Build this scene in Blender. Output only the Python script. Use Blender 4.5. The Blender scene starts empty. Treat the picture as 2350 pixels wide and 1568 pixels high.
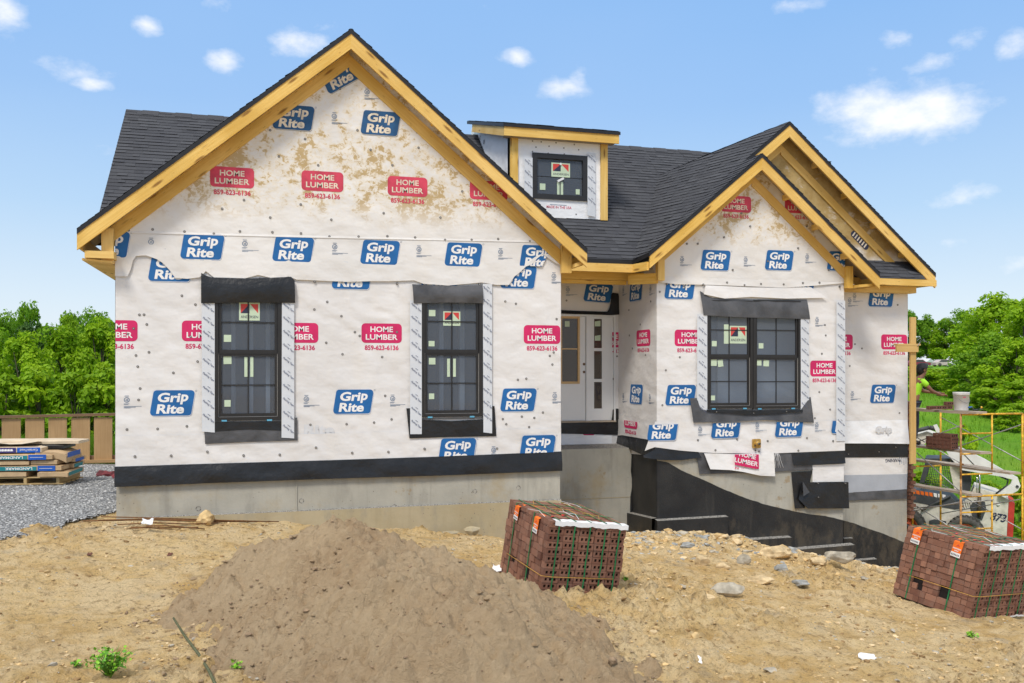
import bpy, math, random
import numpy as np
from mathutils import Vector, Matrix
C = bpy.context.scene
R = math.radians
random.seed(7)
rnd = random.uniform

# ---------------------------------------------------------------- camera
CZ = 2.5                       # eye height above the level of the middle brick pack
F, XV, YH = 2050., 8475., 850.
TH = math.atan(F/(XV-1175.))   # heading of the camera, clockwise from the house's depth axis
S_, CO = math.sin(TH), math.cos(TH)
cam = bpy.data.cameras.new('camera')
cam.sensor_width = 36.; cam.lens = F/2350.*36.
cam.shift_y = (YH-784.)/2350.
cam.clip_start = .05; cam.clip_end = 4000.
co = bpy.data.objects.new('camera', cam); C.collection.objects.link(co)
co.location = (0, 0, CZ); co.rotation_euler = (R(90), 0, -TH)
C.camera = co

# ---------------------------------------------------------------- light
C.view_settings.view_transform = 'Standard'; C.view_settings.look = 'None'
C.view_settings.gamma = 1.; C.view_settings.exposure = 0.80
SUN_EL, SUN_AZ = R(52), R(216)      # azimuth clockwise from +Y: in front of the house, from the left
world = bpy.data.worlds.new('World'); C.world = world
world.use_nodes = True
wn, wl = world.node_tree.nodes, world.node_tree.links
wn.clear()
def wnode(t, **k):
    n = wn.new(t)
    for a, b in k.items(): setattr(n, a, b)
    return n
def wmath(op, a, b=None, c=None):
    n = wnode('ShaderNodeMath', operation=op)
    for i, v in enumerate((a, b, c)):
        if v is None: continue
        if isinstance(v, (int, float)): n.inputs[i].default_value = v
        else: wl.new(v, n.inputs[i])
    return n.outputs[0]
sky = wnode('ShaderNodeTexSky', sky_type='NISHITA', sun_disc=False)
sky.sun_elevation = SUN_EL; sky.sun_rotation = SUN_AZ
sky.air_density = 1.0; sky.dust_density = .6; sky.ozone_density = 1.5
tc = wnode('ShaderNodeTexCoord')
sp = wnode('ShaderNodeSeparateXYZ'); wl.new(tc.outputs['Generated'], sp.inputs[0])
el = sp.outputs['Z']
rampn = wnode('ShaderNodeValToRGB')
wl.new(el, rampn.inputs[0])
cr = rampn.color_ramp
for i, (p, c) in enumerate([(0., (.86, .92, .97)), (.073, (.71, .85, .98)), (.168, (.47, .70, .97)), (.28, (.32, .57, .96)), (.38, (.255, .52, .95)), (.62, (.36, .52, .85)), (1., (.55, .64, .80))]):
    e = cr.elements[i] if i < 2 else cr.elements.new(p)
    e.position = p; e.color = (*c, 1)
skym = wnode('ShaderNodeMix', data_type='RGBA', blend_type='MIX'); skym.inputs[0].default_value = .86
sks = wnode('ShaderNodeMix', data_type='RGBA', blend_type='MULTIPLY'); sks.inputs[0].default_value = 1
wl.new(sky.outputs[0], sks.inputs[6]); sks.inputs[7].default_value = (.085, .085, .085, 1)
wl.new(sks.outputs[2], skym.inputs[6]); wl.new(rampn.outputs[0], skym.inputs[7])
# clouds: soft blobs broken up by noise, each at its own bearing and height in the sky
nz = wnode('ShaderNodeTexNoise'); nz.inputs['Scale'].default_value = 26; nz.inputs['Detail'].default_value = 5; nz.inputs['Roughness'].default_value = .6
mp = wnode('ShaderNodeMapping'); mp.inputs['Scale'].default_value = (1, 1, 1.7)
wl.new(tc.outputs['Generated'], mp.inputs[0]); wl.new(mp.outputs[0], nz.inputs['Vector'])
CLOUDS = [(1985, 245, 75, 40, 1.), (2060, 262, 110, 44, 1.05), (2140, 255, 80, 48, 1.), (1930, 240, 35, 20, .6), (160, 165, 70, 22, .7), (200, 190, 36, 14, .8), (330, 62, 24, 20, .85), (502, 138, 32, 20, .9), (685, 95, 62, 22, .9), (740, 70, 60, 22, .5),
          (1183, 130, 36, 16, .9), (1300, 205, 50, 22, .95), (1322, 185, 22, 26, .9), (5, 20, 40, 34, .9), (1140, 25, 40, 24, .55), (1835, 12, 46, 16, .7),
          (2127, 143, 46, 18, .75), (2210, 88, 34, 24, .7), (2330, 95, 34, 28, .8), (2055, 92, 28, 20, .65), (2255, 190, 36, 18, .6), (2190, 450, 60, 20, .75), (2190, 555, 36, 18, .55),
          (520, 5, 60, 20, .6), (2150, 50, 50, 18, .45), (250, 345, 36, 18, .5), (235, 400, 40, 20, .4), (1880, 240, 26, 14, .5), (2345, 610, 30, 18, .6), (5, 360, 22, 14, .4), (30, 695, 30, 14, .5), (330, 135, 30, 12, .4)]
acc = None
def raydir(u, v):
    k = (u-1175)/F
    return Vector((k*CO+S_, CO-k*S_, (YH-v)/F)).normalized()
for (u, v, a, b, w) in CLOUDS:
    d = raydir(u, v); ex = raydir(u+10, v)-d; ex.normalize(); ey = Vector((0, 0, 1)); ey = (ey-d*ey.dot(d)).normalized()
    def dotn(vec):
        n = wnode('ShaderNodeVectorMath', operation='DOT_PRODUCT'); wl.new(tc.outputs['Generated'], n.inputs[0]); n.inputs[1].default_value = vec
        return n.outputs['Value']
    px = wmath('MULTIPLY', dotn(ex), F/a*.62); py = wmath('MULTIPLY', wmath('SUBTRACT', dotn(ey), 0.), F/b*.62)
    front = wmath('GREATER_THAN', dotn(d), 0.)
    r2 = wmath('ADD', wmath('MULTIPLY', px, px), wmath('MULTIPLY', py, py))
    g = wmath('MULTIPLY', wmath('MULTIPLY', wmath('EXPONENT', wmath('MULTIPLY', r2, -1.)), w), front)
    acc = g if acc is None else wmath('MAXIMUM', acc, g)
cl = wmath('ADD', acc, wmath('MULTIPLY', wmath('SUBTRACT', nz.outputs[0], .5), 1.15))
mr = wnode('ShaderNodeMapRange', interpolation_type='SMOOTHSTEP'); wl.new(cl, mr.inputs[0])
mr.inputs[1].default_value = .34; mr.inputs[2].default_value = 1.30; mr.inputs[4].default_value = .90
clm = wmath('MULTIPLY', mr.outputs[0], wmath('MINIMUM', wmath('MULTIPLY', acc, 3.5), 1.))
# thin milky veil, heavier overhead (unseen cloud brightness added there for soft light)
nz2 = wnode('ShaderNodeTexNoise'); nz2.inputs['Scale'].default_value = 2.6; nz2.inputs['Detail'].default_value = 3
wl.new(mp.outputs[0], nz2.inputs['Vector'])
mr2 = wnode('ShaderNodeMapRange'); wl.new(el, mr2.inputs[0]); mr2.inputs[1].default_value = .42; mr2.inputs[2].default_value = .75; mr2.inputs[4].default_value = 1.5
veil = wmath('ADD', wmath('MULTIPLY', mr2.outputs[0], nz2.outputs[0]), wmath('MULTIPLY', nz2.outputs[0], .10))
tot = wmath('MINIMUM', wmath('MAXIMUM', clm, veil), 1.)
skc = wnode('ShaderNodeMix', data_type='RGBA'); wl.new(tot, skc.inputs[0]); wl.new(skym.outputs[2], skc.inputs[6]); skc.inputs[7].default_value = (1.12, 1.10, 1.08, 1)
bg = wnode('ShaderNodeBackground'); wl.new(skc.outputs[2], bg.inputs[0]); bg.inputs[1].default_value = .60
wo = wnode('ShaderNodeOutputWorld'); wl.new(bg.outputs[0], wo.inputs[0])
sun = bpy.data.lights.new('sun', 'SUN'); sun.energy = 1.5; sun.angle = R(13); sun.color = (1., .955, .88)
so = bpy.data.objects.new('sun', sun); C.collection.objects.link(so)
sd = Vector((math.sin(SUN_AZ)*math.cos(SUN_EL), math.cos(SUN_AZ)*math.cos(SUN_EL), math.sin(SUN_EL)))
so.rotation_euler = sd.to_track_quat('Z', 'Y').to_euler(); so.location = sd*60

# ---------------------------------------------------------------- where a point of the survey lies in space
def W(u, v, D):                 # on the vertical plane y = D
    k = (u-1175)/F; z = D/(CO-k*S_)
    return Vector((z*(k*CO+S_), D, (YH-v)/F*z+CZ))
def Wx(u, v, X):                # on the vertical plane x = X
    k = (u-1175)/F; z = X/(k*CO+S_)
    return Vector((X, z*(CO-k*S_), (YH-v)/F*z+CZ))
def Wz(u, v, Z):                # at camera distance Z
    k = (u-1175)/F
    return Vector((Z*(k*CO+S_), Z*(CO-k*S_), (YH-v)/F*Z+CZ))
def Wg(u, v, h):                # on the level z = h
    return Wz(u, v, (h-CZ)*F/(YH-v))
def Wp(u, v, n, d):             # on the plane n.p = d
    k = (u-1175)/F; o = Vector((0, 0, CZ)); r = Vector((k*CO+S_, CO-k*S_, (YH-v)/F)); n = Vector(n)
    return o + r*((d-n.dot(o))/n.dot(r))

# ---------------------------------------------------------------- noise
def _h(ix, iy, s):
    n = (ix*374761393 + iy*668265263 + s*974634121) & 0xffffffff
    n = ((n ^ (n >> 13))*1274126177) & 0xffffffff
    return ((n ^ (n >> 16)) & 0xffff)/65535.
def vnoise(x, y, s=0):
    x = np.asarray(x, float); y = np.asarray(y, float)
    ix = np.floor(x).astype(np.int64); iy = np.floor(y).astype(np.int64)
    fx = x-ix; fy = y-iy; fx = fx*fx*(3-2*fx); fy = fy*fy*(3-2*fy)
    a = _h(ix, iy, s); b = _h(ix+1, iy, s); c = _h(ix, iy+1, s); d = _h(ix+1, iy+1, s)
    return (a*(1-fx)+b*fx)*(1-fy)+(c*(1-fx)+d*fx)*fy
def fbm(x, y, s=0, o=4, g=.5):
    t = 0; a = 1.; n = 0
    for i in range(o):
        t = t+a*vnoise(np.asarray(x)*2**i+i*17.3, np.asarray(y)*2**i+i*9.1, s+i); n += a; a *= g
    return t/n

# ---------------------------------------------------------------- materials
def nodes_of(name):
    m = bpy.data.materials.new(name); m.use_nodes = True
    nt = m.node_tree; nt.nodes.clear()
    o = nt.nodes.new('ShaderNodeOutputMaterial'); b = nt.nodes.new('ShaderNodeBsdfPrincipled')
    nt.links.new(b.outputs[0], o.inputs[0])
    return m, nt, b, o
class NT:
    def __init__(s, nt): s.nt = nt
    def n(s, t, ins=None, **k):
        x = s.nt.nodes.new(t)
        for a, b in k.items(): setattr(x, a, b)
        for a, b in (ins or {}).items():
            if isinstance(b, bpy.types.NodeSocket): s.nt.links.new(b, x.inputs[a])
            else: x.inputs[a].default_value = b
        return x
    def co(s, scale=(1, 1, 1), uv=False, rot=(0, 0, 0)):
        t = s.n('ShaderNodeTexCoord'); m = s.n('ShaderNodeMapping', {0: t.outputs['UV' if uv else 'Object'], 'Scale': scale, 'Rotation': rot})
        return m.outputs[0]
    def noise(s, vec, scale, detail=4, rough=.55, dist=0):
        return s.n('ShaderNodeTexNoise', {'Vector': vec, 'Scale': scale, 'Detail': detail, 'Roughness': rough, 'Distortion': dist}).outputs[0]
    def mr(s, v, a, b, c=0., d=1., smooth=True):
        return s.n('ShaderNodeMapRange', {0: v, 1: a, 2: b, 3: c, 4: d}, interpolation_type='SMOOTHSTEP' if smooth else 'LINEAR').outputs[0]
    def mix(s, f, a, b, mode='MIX'):
        q = lambda c: (*c, 1) if isinstance(c, tuple) and len(c) == 3 else c
        return s.n('ShaderNodeMix', {0: f, 6: q(a), 7: q(b)}, data_type='RGBA', blend_type=mode).outputs[2]
    def m(s, op, a, b=0.):
        return s.n('ShaderNodeMath', {0: a, 1: b}, operation=op).outputs[0]
    def bump(s, h, strength, dist=.02):
        return s.n('ShaderNodeBump', {'Height': h, 'Strength': strength, 'Distance': dist}).outputs[0]
def mat(name, col, rough=.7, var=.12, scale=6., bump=0., bscale=40., metal=0., bdist=.01, spec=.4, stretch=(1, 1, 1)):
    m, nt, b, o = nodes_of(name); t = NT(nt); v = t.co(stretch)
    n = t.noise(v, scale, 5)
    lo = tuple(c*(1-var) for c in col); hi = tuple(min(1, c*(1+var)) for c in col)
    nt.links.new(t.mix(t.mr(n, .3, .7), lo, hi), b.inputs['Base Color'])
    b.inputs['Roughness'].default_value = rough; b.inputs['Metallic'].default_value = metal; b.inputs['Specular IOR Level'].default_value = spec
    if bump: nt.links.new(t.bump(t.noise(v, bscale, 6, .6), bump, bdist), b.inputs['Normal'])
    return m
M = {}
def wrap_mat(name, col, stain=False):
    m, nt, b, o = nodes_of(name); t = NT(nt); v = t.co()
    n1 = t.noise(v, .55, 4); n2 = t.noise(t.co((1, 1, .25)), 3.2, 5)
    c = t.mix(t.mr(n1, .3, .7), tuple(x*.93 for x in col), tuple(min(1, x*1.05) for x in col))
    c = t.mix(t.mr(n2, .45, .75, 0, .30), c, (col[0]*.99, col[1]*.94, col[2]*.86))
    if stain:                       # dried muddy spray-foam stains high on the gable
        z = t.n('ShaderNodeSeparateXYZ', {0: v}).outputs['Z']
        s1 = t.noise(v, 2.7, 7, .66, .9); s2 = t.noise(t.co((1, 1, 1.25)), 10.5, 7, .72, .8); s3 = t.noise(v, .9, 2)
        zone = t.mr(z, CZ+2.15, CZ+2.75)
        zone2 = t.mr(z, CZ+4.9, CZ+4.0)
        k = t.m('ADD', t.m('MULTIPLY', s1, .55), t.m('MULTIPLY', s2, .5))
        k = t.m('ADD', k, t.m('MULTIPLY', s3, .12))
        light = t.m('MULTIPLY', t.mr(k, .50, .66), zone)
        dark = t.m('MULTIPLY', t.mr(k, .60, .655), zone)
        c = t.mix(t.m('MULTIPLY', light, .5), c, (.72, .56, .29))
        c = t.mix(t.m('MULTIPLY', dark, .72), c, (.42, .26, .06))
    nt.links.new(c, b.inputs['Base Color'])
    b.inputs['Roughness'].default_value = .5; b.inputs['Specular IOR Level'].default_value = .35
    w = t.n('ShaderNodeTexWave', {'Vector': t.co((1, 1, 1), rot=(0, R(52), 0)), 'Scale': .8, 'Distortion': 9., 'Detail': 4., 'Detail Scale': 1.4}).outputs['Fac']
    h = t.m('ADD', t.m('MULTIPLY', w, .45), t.m('MULTIPLY', t.noise(t.co((1, 1, 2.)), 1.6, 3, .5), 1.5))
    h = t.m('ADD', h, t.m('MULTIPLY', t.noise(v, 260, 2), .02))
    nt.links.new(t.bump(h, .34, .055), b.inputs['Normal'])
    return m
def wood_mat(name, a, b_, rough=.6, knots=True, sc=1.):
    m, nt, b, o = nodes_of(name); t = NT(nt); uv = t.co((1, 1, 1), uv=True)
    g = t.noise(t.co((1.0*sc, 20*sc, 1), uv=True), 1.5, 6, .65, .8)
    c = t.mix(t.mr(g, .3, .72), a, b_)
    if knots: c = t.mix(t.m('MULTIPLY', t.n('ShaderNodeObjectInfo').outputs['Random'], .5), c, (.80, .57, .25))
    big = t.noise(t.co((.9, 1.3, 1)), 1.1, 2)
    c = t.mix(t.mr(big, .35, .7, 0, .55), c, tuple(x*.80 for x in b_))
    if knots:
        vo = t.n('ShaderNodeTexVoronoi', {'Vector': t.co((1.5, 7, 1), uv=True), 'Scale': 1., 'Randomness': 1.}).outputs['Distance']
        c = t.mix(t.mr(vo, .20, .07, 0, .85), c, (.22, .095, .02))
        d = t.n('ShaderNodeTexVoronoi', {'Vector': t.co((4, 22, 1), uv=True), 'Scale': 1., 'Randomness': 1.}).outputs['Distance']
        c = t.mix(t.mr(d, .13, .06, 0, .6), c, (.30, .14, .03))
    nt.links.new(c, b.inputs['Base Color']); b.inputs['Roughness'].default_value = rough; b.inputs['Specular IOR Level'].default_value = .25
    nt.links.new(t.bump(g, .25, .004), b.inputs['Normal'])
    return m
M['wrap'] = wrap_mat('house wrap', (.765, .738, .708), True)
M['wrap_low'] = wrap_mat('house wrap lower', (.775, .748, .726))
M['wrap_white'] = wrap_mat('foil white wrap', (.88, .885, .90))
M['wood'] = wood_mat('yellow framing lumber', (.87, .58, .165), (.70, .40, .06))
M['wood_pale'] = wood_mat('pale lumber', (.66, .44, .17), (.58, .36, .12))
M['plank'] = wood_mat('weathered plank', (.52, .43, .33), (.36, .29, .22), knots=False)
M['fence'] = wood_mat('brown fence board', (.52, .33, .16), (.42, .255, .115), knots=False)
M['fence_rail'] = wood_mat('brown fence rail', (.26, .155, .085), (.20, .115, .06), knots=False)
M['oldwood'] = wood_mat('pallet wood', (.58, .42, .2), (.5, .34, .15), knots=False)
M['blue'] = mat('blue print', (.012, .125, .36), .55, .12, 3, .25, 3, bdist=.03)
M['crim'] = mat('crimson print', (.62, .018, .12), .55, .12, 3, .25, 3, bdist=.03)
M['crim_old'] = mat('faded crimson print', (.60, .055, .10), .6, .18, 5, .2, 3, bdist=.03)
M['blue_old'] = mat('weathered blue print', (.018, .09, .22), .6, .2, 5, .2, 3, bdist=.03)
M['inkblue'] = mat('small blue-grey print', (.14, .20, .30), .6, .1)
M['faint'] = mat('faint print showing through', (.66, .66, .67), .6, .05)
M['pw'] = mat('white print', (.84, .82, .80), .55, .05, 3, .2, 3, bdist=.03)
M['pw_old'] = mat('dirty white print', (.72, .63, .50), .55, .2, 6)
M['nail'] = mat('cap nail', (.13, .12, .11), .5, .1)
M['nail_c'] = mat('cap nail head', (.45, .43, .40), .4, .1)
M['black'] = mat('black membrane', (.012, .012, .013), .40, .3, 3, .6, 2.4, bdist=.06, spec=.45)
M['grey_mem'] = mat('grey flashing membrane', (.085, .085, .09), .45, .35, 2.5, .6, 2.5, bdist=.05)
M['tape'] = mat('white flashing tape', (.66, .68, .71), .45, .04, 3, .2, 6)
M['tape_ink'] = mat('tape lettering', (.10, .12, .2), .6, .1)
M['frame'] = mat('black window frame', (.018, .016, .015), .42, .15, 4, spec=.5)
M['frame_edge'] = mat('pale weatherstrip', (.42, .40, .38), .5, .05)
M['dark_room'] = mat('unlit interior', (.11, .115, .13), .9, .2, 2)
M['stud'] = wood_mat('interior stud', (.80, .80, .80), (.72, .72, .72), knots=False)
M['sticker'] = mat('pale green paper', (.55, .66, .48), .7, .05)
M['red'] = mat('red print', (.62, .06, .05), .6, .05)
M['navy'] = mat('navy print', (.03, .035, .07), .6, .05)
M['bluetab'] = mat('blue plastic shim', (.12, .42, .62), .5, .05)
M['white'] = mat('white painted door', (.80, .80, .79), .35, .02, 2)
M['brass'] = mat('bored hole', (.12, .06, .02), .6, .1)
M['doorwood'] = wood_mat('door glazing bead', (.72, .50, .26), (.62, .41, .20), knots=False)
M['tag_or'] = mat('orange card', (.86, .17, .015), .6, .08)
M['tag_wh'] = mat('white card', (.78, .76, .73), .6, .05)
M['strap'] = mat('green strap', (.012, .16, .055), .4, .25, 8)
M['plastic'] = mat('white plastic strip', (.80, .80, .80), .5, .05)
M['wire'] = mat('orange banding wire', (.62, .34, .07), .5, .1)
def glass_mat(name, tint=(.6, .68, .78), base=(.22, .25, .30), al=.36):
    m, nt, b, o = nodes_of(name); t = NT(nt)
    tr = t.n('ShaderNodeBsdfTransparent', {0: (*tint, 1)}); b.inputs['Base Color'].default_value = (*base, 1)
    b.inputs['Roughness'].default_value = .04; b.inputs['Specular IOR Level'].default_value = .8
    nt.links.new(t.bump(t.noise(t.co(), 1.4, 2), .05, .02), b.inputs['Normal'])
    mx = t.n('ShaderNodeMixShader', {0: al, 1: tr.outputs[0], 2: b.outputs[0]})
    nt.links.new(mx.outputs[0], o.inputs[0]); return m
M['glass'] = glass_mat('window glass')
M['glass_door'] = glass_mat('door glass', (.5, .45, .4), (.10, .075, .055), .7)
def shingle_mat():
    m, nt, b, o = nodes_of('charcoal shingles'); t = NT(nt)
    a = t.n('ShaderNodeAttribute', attribute_name='tone').outputs['Fac']
    c = t.mix(a, (.034, .035, .040), (.074, .076, .084))
    c = t.mix(t.mr(t.noise(t.co(), 380, 2), .35, .7, 0, .55), c, (.115, .118, .13))
    c = t.mix(t.mr(t.noise(t.co(), 1.3, 3), .4, .7, 0, .3), c, (.05, .052, .064))
    nt.links.new(c, b.inputs['Base Color']); b.inputs['Roughness'].default_value = .88; b.inputs['Specular IOR Level'].default_value = .2
    nt.links.new(t.bump(t.noise(t.co(), 300, 3), .5, .004), b.inputs['Normal']); return m
M['shingle'] = shingle_mat()
M['roofedge'] = mat('black drip edge', (.014, .014, .016), .5, .2)
M['metalflash'] = mat('grey metal flashing', (.34, .34, .35), .45, .1)
def concrete_mat(name, a, b_, streak=.5):
    m, nt, b, o = nodes_of(name); t = NT(nt); v = t.co()
    c = t.mix(t.mr(t.noise(v, 1.1, 5, .6), .3, .7), a, b_)
    c = t.mix(t.mr(t.noise(t.co((1, 1, .10)), 9, 4), .5, .78, 0, streak), c, tuple(x*.72 for x in a))
    c = t.mix(t.mr(t.noise(v, .9, 5, .65), .52, .70, 0, .7), c, (.40, .31, .175))
    pits = t.n('ShaderNodeTexVoronoi', {'Vector': v, 'Scale': 13., 'Randomness': 1.}).outputs['Distance']
    pn = t.mr(t.noise(v, 3.1, 2), .5, .62)
    c = t.mix(t.m('MULTIPLY', t.mr(pits, .13, .05), pn), c, (.13, .11, .09))
    c = t.mix(t.mr(t.noise(v, 2.3, 5, .7), .62, .70, 0, .6), c, (.30, .19, .07)); c = t.mix(t.mr(t.noise(t.co((.5, 1, .18)), 5, 5, .65), .50, .70, 0, .45), c, (.25, .235, .20))
    nt.links.new(c, b.inputs['Base Color']); b.inputs['Roughness'].default_value = .85
    nt.links.new(t.bump(t.noise(v, 22, 6, .65), .35, .012), b.inputs['Normal']); return m
M['conc'] = concrete_mat('poured concrete', (.37, .35, .295), (.47, .445, .375))
M['conc_low'] = concrete_mat('stained footing concrete', (.40, .33, .20), (.48, .40, .26), .3)
M['ledge'] = mat('gravelly ledge', (.26, .245, .22), .9, .7, 45, .8, 60)
def tar_mat():
    m, nt, b, o = nodes_of('sprayed tar'); t = NT(nt); v = t.co()
    c = t.mix(t.mr(t.noise(v, 2.2, 5), .3, .7), (.009, .009, .010), (.024, .023, .022))
    c = t.mix(t.mr(t.noise(t.co((1, 1, .12)), 7, 4), .58, .8, 0, .35), c, (.10, .085, .065))
    z = t.n('ShaderNodeSeparateXYZ', {0: v}).outputs['Z']
    d = t.m('MULTIPLY', t.noise(t.co((1, 1, .5)), 3.2, 6, .7), t.mr(z, CZ-2.2, CZ-3.4, .62, 1.1))
    c = t.mix(t.mr(d, .46, .66, 0, .45), c, (.12, .095, .062))
    sp = t.n('ShaderNodeTexVoronoi', {'Vector': v, 'Scale': 42.}).outputs['Distance']
    c = t.mix(t.mr(sp, .16, .06, 0, .6), c, (.16, .155, .15))
    nt.links.new(c, b.inputs['Base Color']); b.inputs['Roughness'].default_value = .52
    nt.links.new(t.bump(t.noise(v, 55, 5, .7), .7, .01), b.inputs['Normal']); return m
M['tar'] = tar_mat()
def brick_mat(name, a, b_):
    m, nt, b, o = nodes_of(name); t = NT(nt); v = t.co()
    tn = t.n('ShaderNodeAttribute', attribute_name='tone').outputs['Fac']
    c = t.mix(tn, a, b_)
    c = t.mix(t.mr(t.noise(v, 9, 5, .65), .42, .75, 0, .5), c, (.24, .16, .125))
    c = t.mix(t.mr(t.noise(v, 30, 3), .55, .8, 0, .45), c, tuple(x*.5 for x in a))
    nt.links.new(c, b.inputs['Base Color']); b.inputs['Roughness'].default_value = .9; b.inputs['Specular IOR Level'].default_value = .2
    nt.links.new(t.bump(t.noise(v, 120, 4), .5, .004), b.inputs['Normal']); return m
M['brick'] = brick_mat('brown red brick', (.150, .066, .045), (.32, .16, .105))
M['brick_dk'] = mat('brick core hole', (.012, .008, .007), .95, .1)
M['mortar'] = mat('mortar', (.40, .37, .34), .95, .15, 20)

M['brassy'] = mat('brass fitting', (.50, .30, .07), .45, .2, 20, metal=.3)
M['grey_wrap'] = mat('grey wrap', (.40, .42, .46), .55, .06, 3, .3, 5, bdist=.03)
def stained():
    m, nt, b, o = nodes_of('stained sheathing'); t = NT(nt); v = t.co()
    c = t.mix(t.mr(t.noise(v, 4, 6, .7), .3, .7), (.36, .23, .075), (.50, .36, .15))
    c = t.mix(t.mr(t.noise(t.co((1, 1, 1.5)), 2.6, 6, .7, .6), .56, .70, 0, .8), c, (.70, .65, .58))
    z = t.n('ShaderNodeSeparateXYZ', {0: v}).outputs['Z']
    c = t.mix(t.mr(t.m('ADD', z, t.m('MULTIPLY', t.noise(v, 3, 4), .8)), CZ+2.95, CZ+2.55), c, (.72, .67, .61))
    nt.links.new(c, b.inputs['Base Color']); b.inputs['Roughness'].default_value = .8; nt.links.new(t.bump(t.noise(v, 20, 4), .3, .01), b.inputs['Normal']); return m
M['stained_board'] = stained()
M['rag'] = mat('dark red rag', (.16, .03, .035), .8, .6, 9)
# ---------------------------------------------------------------- mesh building
X_, Y_, Z_ = Vector((1, 0, 0)), Vector((0, 1, 0)), Vector((0, 0, 1))
def clip(poly, a, b, c):            # keep a*x+b*y <= c
    out = []
    for i, p in enumerate(poly):
        q = poly[(i+1) % len(poly)]
        dp, dq = a*p[0]+b*p[1]-c, a*q[0]+b*q[1]-c
        if dp <= 1e-9: out.append(p)
        if (dp < -1e-9 and dq > 1e-9) or (dp > 1e-9 and dq < -1e-9):
            t = dp/(dp-dq); out.append((p[0]+(q[0]-p[0])*t, p[1]+(q[1]-p[1])*t))
    return out
def clip_convex(poly, region):      # region counter-clockwise
    for i in range(len(region)):
        p, q = region[i], region[(i+1) % len(region)]
        a, b = q[1]-p[1], -(q[0]-p[0])
        poly = clip(poly, a, b, a*p[0]+b*p[1])
        if len(poly) < 3: return []
    return poly
def rect(a0, a1, b0, b1): return [(a0, b0), (a1, b0), (a1, b1), (a0, b1)]
class Fr:                            # a local frame: a right, b up, c out of the surface
    def __init__(s, o, ex, ey, n=None):
        s.o = Vector(o); s.ex = Vector(ex); s.ey = Vector(ey); s.n = Vector(n) if n else s.ex.cross(s.ey)
    def __call__(s, a, b, c=0.): return s.o+s.ex*a+s.ey*b+s.n*c
class MB:
    def __init__(s): s.v = []; s.f = []; s.m = []; s.uv = []; s.t = []; s.mats = []; s.smooth = []
    def mi(s, m):
        if m not in s.mats: s.mats.append(m)
        return s.mats.index(m)
    def face(s, pts, m, uv=None, tone=.5, sm=False):
        k = len(s.v); s.v.extend([tuple(p) for p in pts]); s.f.append(list(range(k, k+len(pts))))
        s.m.append(s.mi(m)); s.uv.append(uv); s.t.append(tone); s.smooth.append(sm)
    def raw(s, verts, faces, m, T=None, tone=.5, sm=False):
        k = len(s.v); i = s.mi(m)
        s.v.extend([tuple(T @ Vector(p)) if T else tuple(p) for p in verts])
        for f in faces:
            s.f.append([a+k for a in f]); s.m.append(i); s.uv.append(None); s.t.append(tone); s.smooth.append(sm)
    def box(s, p0, p1, m, T=None, tone=.5):
        x0, y0, z0 = (min(a, b) for a, b in zip(p0, p1)); x1, y1, z1 = (max(a, b) for a, b in zip(p0, p1))
        v = [(x0, y0, z0), (x1, y0, z0), (x1, y1, z0), (x0, y1, z0), (x0, y0, z1), (x1, y0, z1), (x1, y1, z1), (x0, y1, z1)]
        s.raw(v, [(0, 3, 2, 1), (4, 5, 6, 7), (0, 1, 5, 4), (1, 2, 6, 5), (2, 3, 7, 6), (3, 0, 4, 7)], m, T, tone)
    def board(s, p0, p1, side, w, up, th, m):   # a board from p0 to p1: w along side, th along up, UV runs along it
        p0, p1 = Vector(p0), Vector(p1); side = Vector(side).normalized()*w; up = Vector(up).normalized()*th; L = (p1-p0).length
        o = rnd(0, 50); c = [p0, p0+side, p0+side+up, p0+up]; d = [p1, p1+side, p1+side+up, p1+up]
        off = [0, w, w+th, w*2+th, 2*w+2*th]
        for i in range(4):
            j = (i+1) % 4
            s.face([c[i], c[j], d[j], d[i]], m, [(o, off[i]+o), (o, off[i+1]+o), (o+L, off[i+1]+o), (o+L, off[i]+o)])
        s.face(c[::-1], m, [(0, 0), (.03, 0), (.03, w), (0, w)]); s.face(d, m, [(0, 0), (.03, 0), (.03, w), (0, w)])
    def prism(s, poly, fr, c0, c1, m, uv=True):  # polygon in a frame extruded from c0 to c1 (c1 outer)
        n = len(poly); o = rnd(0, 40)
        s.face([fr(a, b, c1) for a, b in poly], m, [(a+o, b+o) for a, b in poly])
        s.face([fr(a, b, c0) for a, b in reversed(poly)], m, [(a+o, b+o) for a, b in reversed(poly)])
        for i in range(n):
            p, q = poly[i], poly[(i+1) % n]; L = math.hypot(q[0]-p[0], q[1]-p[1])
            s.face([fr(*p, c0), fr(*q, c0), fr(*q, c1), fr(*p, c1)], m, [(o, o), (o+L, o), (o+L, o+abs(c1-c0)), (o, o+abs(c1-c0))])
    def tube(s, pts, r, m, n=10, cap=True, sm=True, tone=.5):
        pts = [Vector(p) for p in pts]; k = len(s.v); i_ = s.mi(m); r_ = r if isinstance(r, (list, tuple)) else [r]*len(pts)
        u = None
        for i, p in enumerate(pts):
            t = (pts[min(i+1, len(pts)-1)]-pts[max(i-1, 0)]).normalized()
            if u is None: u = t.orthogonal().normalized()
            u = (u-t*u.dot(t)).normalized(); w = t.cross(u)
            for j in range(n):
                a = 2*math.pi*j/n; s.v.append(tuple(p+(u*math.cos(a)+w*math.sin(a))*r_[i]))
        def add(f): s.f.append(f); s.m.append(i_); s.uv.append(None); s.t.append(tone); s.smooth.append(sm)
        for i in range(len(pts)-1):
            for j in range(n):
                a, b = k+i*n+j, k+i*n+(j+1) % n; add([a, b, b+n, a+n])
        if cap: add([k+j for j in range(n)][::-1]); add([k+(len(pts)-1)*n+j for j in range(n)])
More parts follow.
